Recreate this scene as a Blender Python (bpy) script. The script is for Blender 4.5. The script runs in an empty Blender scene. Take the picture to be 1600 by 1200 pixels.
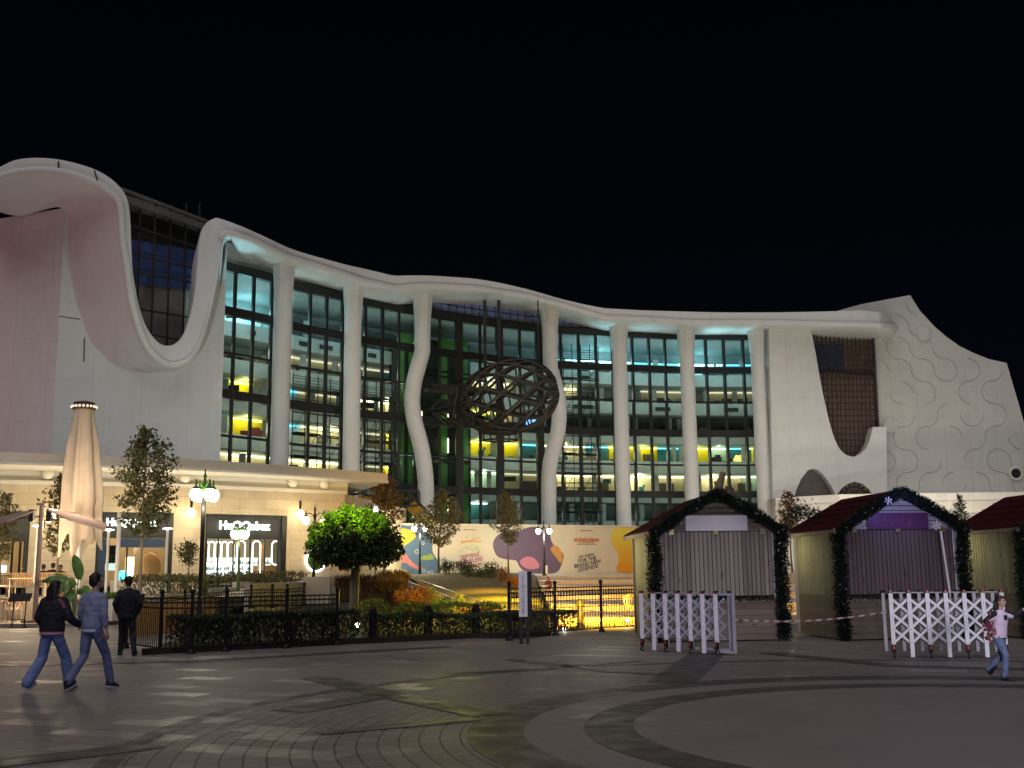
import bpy, bmesh, math, random
from mathutils import Vector, Matrix, noise
SC = bpy.context.scene
COL = SC.collection
random.seed(7)
PI = math.pi
R = math.radians
# ------------------------------------------------------------------ camera
F = 1743.0
PITCH = math.atan(299 / F)
ROLL = -0.0107
EYE = Vector((0, 0, 1.65))
CM = Matrix.Rotation(PI / 2 + PITCH, 3, 'X') @ Matrix.Rotation(ROLL, 3, 'Z')
cam = bpy.data.cameras.new('camera')
cam.sensor_width = 36
cam.lens = 36 * F / 1600
cam.clip_end = 2000
cam_o = bpy.data.objects.new('camera', cam)
COL.objects.link(cam_o)
cam_o.matrix_world = Matrix.Translation(EYE) @ CM.to_4x4()
SC.camera = cam_o


def ray(x, y):
    return CM @ Vector(((x - 800) / F, -(y - 600) / F, -1))


def P(x, y, D):
    d = ray(x, y)
    return EYE + d * (D / d.y)


def G(x, y, z=0.0):
    d = ray(x, y)
    return EYE + d * ((z - 1.65) / d.z)


# ------------------------------------------------------------------ world, light
world = bpy.data.worlds.new('World')
SC.world = world
world.use_nodes = True
bg = world.node_tree.nodes['Background']
wn = world.node_tree.nodes; wlk = world.node_tree.links
wtc = wn.new('ShaderNodeTexCoord'); wsp = wn.new('ShaderNodeSeparateXYZ'); wmr = wn.new('ShaderNodeMapRange')
wmr.inputs[1].default_value = 0.0; wmr.inputs[2].default_value = 0.5; wmr.inputs[3].default_value = .0042; wmr.inputs[4].default_value = .0012
wlk.new(wtc.outputs['Generated'], wsp.inputs[0]); wlk.new(wsp.outputs[2], wmr.inputs[0])
bg.inputs[0].default_value = (0.30, 0.50, 1.0, 1)      # night sky, a little lighter towards the city horizon
wlk.new(wmr.outputs[0], bg.inputs[1])
SC.view_settings.view_transform = 'Standard'
SC.view_settings.look = 'None'
SC.view_settings.exposure = 0
SC.view_settings.gamma = 1
SC.cycles.use_denoising = True
SC.cycles.max_bounces = 6
SC.cycles.diffuse_bounces = 3
SC.cycles.glossy_bounces = 3
SC.cycles.transparent_max_bounces = 16
SC.cycles.sample_clamp_indirect = 4
SC.cycles.caustics_reflective = False
SC.cycles.caustics_refractive = False

sun = bpy.data.lights.new('city_glow', 'SUN')
sun.energy = 1.15
sun.angle = R(75)
sun.color = (1.0, 0.93, 0.97)
sun_o = bpy.data.objects.new('city_glow', sun)
COL.objects.link(sun_o)
sun_o.rotation_euler = (R(28), 0, R(-8))


def spot(name, loc, target, watt, color, size=60, blend=0.8, rad=0.3):
    l = bpy.data.lights.new(name, 'SPOT')
    l.energy = watt
    l.color = color
    l.spot_size = R(size)
    l.spot_blend = blend
    l.shadow_soft_size = rad
    o = bpy.data.objects.new(name, l)
    COL.objects.link(o)
    o.location = loc
    o.rotation_euler = (Vector(target) - Vector(loc)).to_track_quat('-Z', 'Y').to_euler()
    return o


def point(name, loc, watt, color, rad=0.1):
    l = bpy.data.lights.new(name, 'POINT')
    l.energy = watt
    l.color = color
    l.shadow_soft_size = rad
    o = bpy.data.objects.new(name, l)
    COL.objects.link(o)
    o.location = loc
    return o


WARM = (1.0, 0.78, 0.45)
# floodlights that wash the big facade
for fx, fy, fz, tx, ty, tz, fw in ((-22, 62, 8, -27, 82, 24, 2500), (-12, 70, 7.5, -17, 88, 26, 2800), (-2, 80, 2, -6, 100, 25, 3600), (8, 84, 2, 6, 108, 25, 3600), (20, 86, 2, 20, 112, 24, 3600), (36, 88, 9, 36, 112, 22, 2200), (48, 80, 9, 46, 112, 16, 2200)):
    spot('floodlight', (fx, fy, fz), (tx, ty, tz), fw * .92, (.96, 1.0, 0.94), 110)
spot('floodlight', (-78, 58, 9), (-35, 81, 23), 9500, (1.0, 0.24, 0.32), 46)
spot('floodlight', (-13, 37, 2.4), (-17, 53, 6.6), 900, (1.0, .95, .84), 100, .9, .3)
# violet plaza flood on the right
spot('floodlight', (3.0, -8, 3.4), (7.5, 24, 1.6), 11500, (0.92, 0.84, 1.0), 36, .8, .8)
spot('floodlight', (2.6, 13, 1.6), (3.7, 24, .7), 420, (0.40, 0.34, 1.0), 15, .6, .5)  # added narrow spot that tints the closely folded gate violet
spot('floodlight', (7.5, 12, 1.8), (8.4, 22, .7), 520, (0.55, 0.68, 1.0), 17, .6, .5)  # added narrow spot that tints the wider gate bluish
spot('floodlight', (-1, 5, 3.0), (-7, 19, 1.1), 900, (0.42, 0.46, 1.0), 24, .8, .6)

# ------------------------------------------------------------------ mesh builder


class MB:
    sharp = 42

    def __init__(self):
        self.v = []; self.f = []; self.m = []; self.s = []

    def add(self, vs, fs, mi=0, sm=False):
        b = len(self.v)
        self.v += [Vector(q) for q in vs]
        for q in fs:
            self.f.append([b + i for i in q]); self.m.append(mi); self.s.append(sm)

    def box(self, c, s, rz=0, mi=0):
        cx, cy, cz = c
        a, b, h = s[0] / 2, s[1] / 2, s[2] / 2
        ca, sa = math.cos(rz), math.sin(rz)
        vs = []
        for z in (-h, h):
            for x, y in ((-a, -b), (a, -b), (a, b), (-a, b)):
                vs.append((cx + x * ca - y * sa, cy + x * sa + y * ca, cz + z))
        self.add(vs, [(3, 2, 1, 0), (4, 5, 6, 7), (0, 1, 5, 4), (1, 2, 6, 5), (2, 3, 7, 6), (3, 0, 4, 7)], mi)

    def beam(self, p, q, w, h, up=(0, 0, 1), mi=0):
        p = Vector(p); q = Vector(q)
        d = (q - p).normalized()
        s = d.cross(Vector(up))
        if s.length < 1e-4:
            s = d.cross(Vector((1, 0, 0)))
        s.normalize()
        u = s.cross(d).normalized()
        vs = []
        for c in (p, q):
            for a, b in ((-1, -1), (1, -1), (1, 1), (-1, 1)):
                vs.append(c + s * (a * w / 2) + u * (b * h / 2))
        self.add(vs, [(3, 2, 1, 0), (4, 5, 6, 7), (0, 1, 5, 4), (1, 2, 6, 5), (2, 3, 7, 6), (3, 0, 4, 7)], mi)

    def tube(self, pts, r, n=8, mi=0, sm=True, closed=False, fx=1.0):
        pts = [Vector(p) for p in pts]
        k = len(pts)
        rs = r if isinstance(r, (list, tuple)) else [r] * k
        vs = []; fs = []
        prev = None
        for i, p in enumerate(pts):
            if closed:
                d = (pts[(i + 1) % k] - pts[i - 1])
            else:
                d = (pts[min(i + 1, k - 1)] - pts[max(i - 1, 0)])
            d.normalize()
            if prev is None:
                a = Vector((0, 0, 1)) if abs(d.z) < 0.9 else Vector((1, 0, 0))
                s = d.cross(a).normalized()
            else:
                s = (prev - d * prev.dot(d)).normalized()
            prev = s
            u = d.cross(s)
            for j in range(n):
                t = 2 * PI * j / n
                vs.append(p + s * (math.cos(t) * rs[i] * fx) + u * (math.sin(t) * rs[i]))
        m = k if closed else k - 1
        for i in range(m):
            for j in range(n):
                a = i * n + j; b = i * n + (j + 1) % n
                c = ((i + 1) % k) * n + (j + 1) % n; d = ((i + 1) % k) * n + j
                fs.append((a, b, c, d))
        self.add(vs, fs, mi, sm)
        if not closed:
            b = len(self.v) - len(vs)
            self.f.append([b + j for j in range(n)][::-1]); self.m.append(mi); self.s.append(False)
            self.f.append([b + (k - 1) * n + j for j in range(n)]); self.m.append(mi); self.s.append(False)

    def lathe(self, c, prof, n=16, mi=0, sm=True, fn=None):
        c = Vector(c)
        vs = []; fs = []
        for i, (r, z) in enumerate(prof):
            for j in range(n):
                t = 2 * PI * j / n
                rr = r * (fn(t, z) if fn else 1)
                vs.append(c + Vector((rr * math.cos(t), rr * math.sin(t), z)))
        for i in range(len(prof) - 1):
            for j in range(n):
                fs.append((i * n + j, i * n + (j + 1) % n, (i + 1) * n + (j + 1) % n, (i + 1) * n + j))
        self.add(vs, fs, mi, sm)
        b = len(self.v) - len(vs)
        self.f.append([b + j for j in range(n)][::-1]); self.m.append(mi); self.s.append(False)
        self.f.append([b + (len(prof) - 1) * n + j for j in range(n)]); self.m.append(mi); self.s.append(False)

    def ball(self, c, r, n=12, mi=0):
        if not isinstance(r, (list, tuple)):
            r = (r, r, r)
        c = Vector(c)
        k = max(4, n // 2 + 1)
        vs = [c + Vector((0, 0, -r[2]))]
        for i in range(1, k):
            a = -PI / 2 + PI * i / k
            for j in range(n):
                t = 2 * PI * j / n
                vs.append(c + Vector((r[0] * math.cos(a) * math.cos(t), r[1] * math.cos(a) * math.sin(t), r[2] * math.sin(a))))
        vs.append(c + Vector((0, 0, r[2])))
        fs = []
        for j in range(n):
            fs.append((0, 1 + (j + 1) % n, 1 + j))
            fs.append((len(vs) - 1, 1 + (k - 2) * n + j, 1 + (k - 2) * n + (j + 1) % n))
        for i in range(k - 2):
            for j in range(n):
                fs.append((1 + i * n + j, 1 + i * n + (j + 1) % n, 1 + (i + 1) * n + (j + 1) % n, 1 + (i + 1) * n + j))
        self.add(vs, fs, mi, True)

    def prism(self, poly, o, u, w, depth, mi=0):
        """poly in (u,w) plane at o, extruded by depth along u x w"""
        o = Vector(o); u = Vector(u); w = Vector(w)
        nrm = u.cross(w).normalized()
        n = len(poly)
        a = [o + u * x + w * y for x, y in poly]
        b = [p + nrm * depth for p in a]
        fs = [list(range(n))[::-1], list(range(n, 2 * n))]
        for i in range(n):
            j = (i + 1) % n
            fs.append((i, j, n + j, n + i))
        self.add(a + b, fs, mi)

    def wall(self, path, z0, z1, th, mi=0):
        """vertical slab following a plan path, thickness th away from the camera side (+y)"""
        k = len(path)
        vs = []
        for i, p in enumerate(path):
            a = path[max(i - 1, 0)]; b = path[min(i + 1, k - 1)]
            t = Vector((b[0] - a[0], b[1] - a[1])).normalized()
            nx, ny = -t.y, t.x
            q = (p[0] + nx * th, p[1] + ny * th)
            vs += [(p[0], p[1], z0), (p[0], p[1], z1), (q[0], q[1], z1), (q[0], q[1], z0)]
        fs = []
        for i in range(k - 1):
            a = 4 * i; b = a + 4
            fs += [(a, b, b + 1, a + 1), (a + 1, b + 1, b + 2, a + 2), (a + 2, b + 2, b + 3, a + 3), (a + 3, b + 3, b, a)]
        fs += [(0, 1, 2, 3), (4 * k - 1, 4 * k - 2, 4 * k - 3, 4 * k - 4)]
        self.add(vs, fs, mi)

    def loft(self, rows, mi=0, sm=True, ring=False):
        n = len(rows[0])
        vs = [q for r_ in rows for q in r_]
        fs = []
        for i in range(len(rows) - 1):
            for j in range(n if ring else n - 1):
                jj = (j + 1) % n
                fs.append((i * n + j, i * n + jj, (i + 1) * n + jj, (i + 1) * n + j))
        self.add(vs, fs, mi, sm)

    def leaf(self, c, size, d=None, mi=0, asp=0.5):
        """one folded leaf of two triangles"""
        c = Vector(c)
        if d is None:
            d = Vector((random.gauss(0, 1), random.gauss(0, 1), random.gauss(0, 1)))
        d = d.normalized()
        s = d.cross(Vector((random.gauss(0, 1), random.gauss(0, 1), random.gauss(0, 1))))
        if s.length < 1e-3:
            return
        s = s.normalized() * (size * asp)
        b = len(self.v)
        n = d.cross(s).normalized() * size * 0.12
        self.v += [c - d * size * .5, c + s * .5 + n, c + d * size * .5, c - s * .5 + n]
        self.f += [[b, b + 1, b + 2], [b, b + 2, b + 3]]
        self.m += [mi, mi]; self.s += [False, False]

    def build(self, name, mats, parent=None, org=None):
        if not isinstance(mats, (list, tuple)):
            mats = [mats]
        off = Vector(org) if org is not None else (ORG.get(parent.name, Vector()) if parent else Vector())
        me = bpy.data.meshes.new(name)
        me.from_pydata([q - off for q in self.v], [], self.f)
        me.polygons.foreach_set('material_index', self.m)
        me.polygons.foreach_set('use_smooth', self.s)
        for x in mats:
            me.materials.append(x)
        if any(self.s):
            me.set_sharp_from_angle(angle=R(self.sharp))
        me.update()
        o = bpy.data.objects.new(name, me)
        COL.objects.link(o)
        if parent:
            o.parent = parent
            ORG[o.name] = off
        elif org is not None:
            o.location = off
            ORG[o.name] = off
        return o


ORG = {}


def tag(o, label, cat, group=None, kind=None):
    o['label'] = label
    o['category'] = cat
    if group:
        o['group'] = group
    if kind:
        o['kind'] = kind
    return o


def structure(o):
    o['kind'] = 'structure'
    return o


def thing(name, label, cat, loc, group=None, rz=0, local=False):
    o = bpy.data.objects.new(name, None)
    o.empty_display_size = 0.2
    COL.objects.link(o)
    o.location = loc
    o.rotation_euler = (0, 0, rz)
    tag(o, label, cat, group)
    ORG[o.name] = Vector() if local else Vector(loc)
    return o


def copy_tree(o, parent=None):
    c = o.copy()
    COL.objects.link(c)
    if parent:
        c.parent = parent
    for ch in list(o.children):
        copy_tree(ch, c)
    return c


def text(name, body, size, o, u, w, mat, parent=None, depth=0.02, align='CENTER', bold=0.0, kind=None):
    cu = bpy.data.curves.new(name, 'FONT')
    cu.body = body
    cu.size = size
    cu.align_x = align
    cu.align_y = 'CENTER'
    cu.extrude = depth / 2
    cu.offset = bold
    cu.resolution_u = 2
    t = bpy.data.objects.new(name, cu)
    COL.objects.link(t)
    dg = bpy.context.evaluated_depsgraph_get()
    me = bpy.data.meshes.new_from_object(t.evaluated_get(dg))
    bpy.data.objects.remove(t)
    u = Vector(u).normalized(); w = Vector(w).normalized(); n = u.cross(w)
    M4 = Matrix((u, w, n)).transposed().to_4x4()
    off = ORG.get(parent.name, Vector()) if parent else Vector()
    me.transform(Matrix.Translation(Vector(o) - off) @ M4)
    me.materials.clear()
    me.materials.append(mat)
    ob = bpy.data.objects.new(name, me)
    COL.objects.link(ob)
    if parent:
        ob.parent = parent
        ORG[ob.name] = off
    return ob


def interp(tab, x):
    if x <= tab[0][0]:
        (a, fa), (b, fb) = tab[0], tab[1]
        return fa + (fb - fa) * (x - a) / (b - a)
    for (a, fa), (b, fb) in zip(tab, tab[1:]):
        if x <= b:
            return fa + (fb - fa) * (x - a) / (b - a)
    (a, fa), (b, fb) = tab[-2], tab[-1]
    return fa + (fb - fa) * (x - a) / (b - a)


def smooth_tab(tab, x):
    """catmull style interpolation of a table"""
    i = 0
    while i < len(tab) - 2 and x > tab[i + 1][0]:
        i += 1
    x0, y0 = tab[i]; x1, y1 = tab[i + 1]
    xm, ym = tab[max(i - 1, 0)]; xp, yp = tab[min(i + 2, len(tab) - 1)]
    m0 = (y1 - ym) / (x1 - xm) if x1 != xm else 0
    m1 = (yp - y0) / (xp - x0) if xp != x0 else 0
    h = x1 - x0
    t = (x - x0) / h
    return ((2 * t**3 - 3 * t**2 + 1) * y0 + (t**3 - 2 * t**2 + t) * h * m0 + (-2 * t**3 + 3 * t**2) * y1 + (t**3 - t**2) * h * m1)


def lin(a, b, n):
    return [a + (b - a) * i / (n - 1) for i in range(n)]


# ------------------------------------------------------------------ materials
def nodes_of(name):
    m = bpy.data.materials.new(name)
    m.use_nodes = True
    nt = m.node_tree
    b = nt.nodes['Principled BSDF']
    return m, nt, b


def mat(name, c, c2=None, rough=0.7, scale=2.0, metal=0.0, spec=0.3, bump=0.0, bscale=30.0, var='noise', stretch=(1, 1, 1), rv=0.0, isl=(.75, .3), knots=0.0):
    m, nt, b = nodes_of(name)
    N = nt.nodes.new; L = nt.links.new
    b.inputs['Roughness'].default_value = rough
    b.inputs['Metallic'].default_value = metal
    b.inputs['Specular IOR Level'].default_value = spec
    c = tuple(c) + (1,)
    if c2 is None:
        c2 = tuple(x * 0.82 for x in c[:3])
    c2 = tuple(c2) + (1,)
    tc = N('ShaderNodeTexCoord')
    mp = N('ShaderNodeMapping')
    mp.inputs['Scale'].default_value = stretch
    L(tc.outputs['Object'], mp.inputs['Vector'])
    nz = N('ShaderNodeTexNoise')
    nz.inputs['Scale'].default_value = scale
    nz.inputs['Detail'].default_value = 5
    L(mp.outputs[0], nz.inputs['Vector'])
    mx = N('ShaderNodeMix'); mx.data_type = 'RGBA'
    mx.inputs[6].default_value = c; mx.inputs[7].default_value = c2
    if var == 'island':
        ge = N('ShaderNodeNewGeometry')
        ad = N('ShaderNodeMath'); ad.operation = 'MULTIPLY_ADD'
        ad.inputs[1].default_value = isl[0]
        L(ge.outputs['Random Per Island'], ad.inputs[0])
        mm = N('ShaderNodeMath'); mm.operation = 'MULTIPLY'; mm.inputs[1].default_value = isl[1]
        L(nz.outputs[0], mm.inputs[0]); L(mm.outputs[0], ad.inputs[2])
        fac = ad.outputs[0]
    else:
        mr = N('ShaderNodeMapRange')
        mr.inputs[1].default_value = 0.35; mr.inputs[2].default_value = 0.65
        L(nz.outputs[0], mr.inputs[0])
        fac = mr.outputs[0]
    L(fac, mx.inputs[0])
    colr = mx.outputs[2]
    if knots:
        mk_ = N('ShaderNodeMapping'); mk_.inputs['Scale'].default_value = tuple(min(1, max(.3, q)) for q in stretch)
        L(tc.outputs['Object'], mk_.inputs[0])
        vk = N('ShaderNodeTexVoronoi'); vk.inputs['Scale'].default_value = 5.5
        L(mk_.outputs[0], vk.inputs['Vector'])
        rk = N('ShaderNodeMapRange'); rk.inputs[1].default_value = .06; rk.inputs[2].default_value = .2; rk.inputs[3].default_value = knots; rk.inputs[4].default_value = 0
        L(vk.outputs['Distance'], rk.inputs[0])
        mxk = N('ShaderNodeMix'); mxk.data_type = 'RGBA'; mxk.inputs[7].default_value = tuple(q * .3 for q in c2[:3]) + (1,)
        L(rk.outputs[0], mxk.inputs[0]); L(colr, mxk.inputs[6])
        colr = mxk.outputs[2]
    L(colr, b.inputs['Base Color'])
    if rv:
        r2 = N('ShaderNodeMapRange')
        r2.inputs[1].default_value = 0.3; r2.inputs[2].default_value = 0.7
        r2.inputs[3].default_value = max(0.02, rough - rv); r2.inputs[4].default_value = rough + rv
        L(nz.outputs[0], r2.inputs[0]); L(r2.outputs[0], b.inputs['Roughness'])
    if bump:
        n2 = N('ShaderNodeTexNoise'); n2.inputs['Scale'].default_value = bscale; n2.inputs['Detail'].default_value = 3
        L(mp.outputs[0], n2.inputs['Vector'])
        bp = N('ShaderNodeBump'); bp.inputs['Strength'].default_value = bump; bp.inputs['Distance'].default_value = 0.02 if bump < 1 else .05
        L(n2.outputs[0], bp.inputs['Height']); L(bp.outputs[0], b.inputs['Normal'])
    return m


def emis(name, c, st, base=(0.8, 0.8, 0.8)):
    m, nt, b = nodes_of(name)
    b.inputs['Base Color'].default_value = tuple(base) + (1,)
    b.inputs['Emission Color'].default_value = tuple(c) + (1,)
    b.inputs['Emission Strength'].default_value = st
    return m


def leafmat(name, c, c2):
    m = mat(name, c, c2, rough=0.55, scale=1.3, var='island', spec=0.25)
    return m


def panelmat(name, c, c2, bw, bh, rough=0.6, mort=0.012, mk=0.8, ax='xz', noise_amt=0.06, bump=0.0, offset=0.0):
    """cladding panels / masonry laid out on the object's own x,z (or x,y) coordinates"""
    m, nt, b = nodes_of(name)
    N = nt.nodes.new; L = nt.links.new
    tc = N('ShaderNodeTexCoord')
    sp = N('ShaderNodeSeparateXYZ'); L(tc.outputs['Object'], sp.inputs[0])
    cb = N('ShaderNodeCombineXYZ')
    L(sp.outputs['XYZ'.index(ax[0].upper())], cb.inputs[0]); L(sp.outputs['XYZ'.index(ax[1].upper())], cb.inputs[1])
    br = N('ShaderNodeTexBrick')
    br.inputs['Scale'].default_value = 1
    br.inputs['Brick Width'].default_value = bw; br.inputs['Row Height'].default_value = bh
    br.inputs['Mortar Size'].default_value = mort
    br.inputs['Mortar Smooth'].default_value = 0.3
    br.inputs['Color1'].default_value = tuple(c) + (1,); br.inputs['Color2'].default_value = tuple(c2) + (1,)
    br.inputs['Mortar'].default_value = tuple(x * mk for x in c) + (1,)
    br.offset = offset
    L(cb.outputs[0], br.inputs['Vector'])
    nz = N('ShaderNodeTexNoise'); nz.inputs['Scale'].default_value = 0.9; nz.inputs['Detail'].default_value = 6
    L(tc.outputs['Object'], nz.inputs['Vector'])
    mr = N('ShaderNodeMapRange'); mr.inputs[1].default_value = 0.3; mr.inputs[2].default_value = 0.7
    mr.inputs[3].default_value = 1 - noise_amt * 1.5; mr.inputs[4].default_value = 1 + noise_amt
    L(nz.outputs[0], mr.inputs[0])
    mx = N('ShaderNodeMix'); mx.data_type = 'RGBA'; mx.blend_type = 'MULTIPLY'; mx.inputs[0].default_value = 1
    L(br.outputs['Color'], mx.inputs[6]); L(mr.outputs[0], mx.inputs[7])
    # rain streaks and grime drawn out downwards
    mp = N('ShaderNodeMapping'); mp.inputs['Scale'].default_value = (1.6, 1.6, .09)
    L(tc.outputs['Object'], mp.inputs[0])
    n2 = N('ShaderNodeTexNoise'); n2.inputs['Scale'].default_value = 1.0; n2.inputs['Detail'].default_value = 7; n2.inputs['Roughness'].default_value = .7
    L(mp.outputs[0], n2.inputs['Vector'])
    r2 = N('ShaderNodeMapRange'); r2.inputs[1].default_value = .5; r2.inputs[2].default_value = .72; r2.inputs[3].default_value = 1; r2.inputs[4].default_value = .93
    L(n2.outputs[0], r2.inputs[0])
    m3 = N('ShaderNodeMix'); m3.data_type = 'RGBA'; m3.blend_type = 'MULTIPLY'; m3.inputs[0].default_value = 1
    L(mx.outputs[2], m3.inputs[6]); L(r2.outputs[0], m3.inputs[7])
    L(m3.outputs[2], b.inputs['Base Color'])
    b.inputs['Roughness'].default_value = rough
    b.inputs['Specular IOR Level'].default_value = 0.25
    if bump:
        bp = N('ShaderNodeBump'); bp.inputs['Strength'].default_value = bump; bp.inputs['Distance'].default_value = 0.02; bp.invert = True
        L(br.outputs['Fac'], bp.inputs['Height']); L(bp.outputs[0], b.inputs['Normal'])
    return m


def glassmat(name, tint, refl=0.08):
    m = bpy.data.materials.new(name)
    m.use_nodes = True
    nt = m.node_tree
    nt.nodes.remove(nt.nodes['Principled BSDF'])
    out = nt.nodes['Material Output']
    N = nt.nodes.new; L = nt.links.new
    tr = N('ShaderNodeBsdfTransparent'); tr.inputs[0].default_value = tuple(tint) + (1,)
    gl = N('ShaderNodeBsdfGlossy'); gl.inputs['Roughness'].default_value = 0.03
    fr = N('ShaderNodeFresnel'); fr.inputs[0].default_value = 1.45
    ml = N('ShaderNodeMath'); ml.operation = 'MULTIPLY'; ml.inputs[1].default_value = refl / 0.04
    L(fr.outputs[0], ml.inputs[0])
    mx = N('ShaderNodeMixShader')
    L(ml.outputs[0], mx.inputs[0]); L(tr.outputs[0], mx.inputs[1]); L(gl.outputs[0], mx.inputs[2])
    L(mx.outputs[0], out.inputs[0])
    return m


MT = {}
MT['clad'] = panelmat('white_cladding', (0.67, 0.675, 0.66), (0.655, 0.66, 0.645), 3.1, 2.9, mk=0.84, mort=0.022, noise_amt=.03)
MT['clad_pattern'] = panelmat('relief_cladding', (0.58, 0.585, 0.55), (0.565, 0.57, 0.535), 2.6, 2.6, mk=0.82, mort=0.022, noise_amt=.03)
MT['ribbon'] = panelmat('ribbon_render', (0.655, 0.66, 0.64), (0.645, 0.65, 0.63), 4.2, 60, rough=.55, mk=.88, mort=.014, noise_amt=.025)
MT['column'] = panelmat('column_render', (0.66, 0.665, 0.645), (0.65, 0.655, 0.635), 60, 2.4, rough=.55, mk=.88, mort=.014, noise_amt=.025)
MT['seam'] = mat('seam_dark', (0.06, 0.055, 0.055), rough=0.8)
MT['frame'] = mat('dark_frame', (0.016, 0.017, 0.017), (0.022, 0.022, 0.022), 0.45, 3, spec=0.4)
MT['glass'] = glassmat('facade_glass', (0.62, 0.74, 0.74), 0.05)
MT['shopglass'] = glassmat('shop_glass', (0.9, 0.93, 0.93), 0.05)
MT['parapet'] = mat('parapet_white', (0.42, 0.44, 0.41), (0.36, 0.38, 0.36), 0.6, 0.8)
MT['black'] = mat('black_metal', (0.010, 0.010, 0.012), (0.015, 0.015, 0.017), 0.45, 6, spec=0.15)
MT['blacksoft'] = mat('black_rubber', (0.012, 0.012, 0.012), rough=0.8)
MT['steel'] = mat('galvanised_steel', (0.35, 0.35, 0.37), (0.25, 0.25, 0.27), 0.4, 6, metal=0.7)
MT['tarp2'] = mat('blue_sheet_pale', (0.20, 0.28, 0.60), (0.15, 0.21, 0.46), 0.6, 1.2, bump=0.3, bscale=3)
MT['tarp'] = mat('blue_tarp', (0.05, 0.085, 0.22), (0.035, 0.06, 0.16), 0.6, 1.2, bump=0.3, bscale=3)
MT['concrete'] = mat('raw_concrete', (0.22, 0.21, 0.195), (0.15, 0.145, 0.135), 0.85, 0.8, bump=0.2)
MT['grid_brown'] = mat('rusty_grid', (0.05, 0.035, 0.028), (0.03, 0.022, 0.02), 0.7, 4)
MT['lattice'] = mat('bronze_lattice', (0.05, 0.042, 0.03), (0.03, 0.026, 0.02), 0.5, 5, metal=0.3)
MT['limestone'] = panelmat('limestone', (0.60, 0.50, 0.36), (0.50, 0.41, 0.29), 1.15, 0.52, rough=0.7, mk=0.62, mort=0.012, noise_amt=0.12, bump=0.3, offset=0.37)
MT['cream'] = mat('cream_render', (0.72, 0.69, 0.62), (0.68, 0.65, 0.585), 0.6, 0.7)

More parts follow.
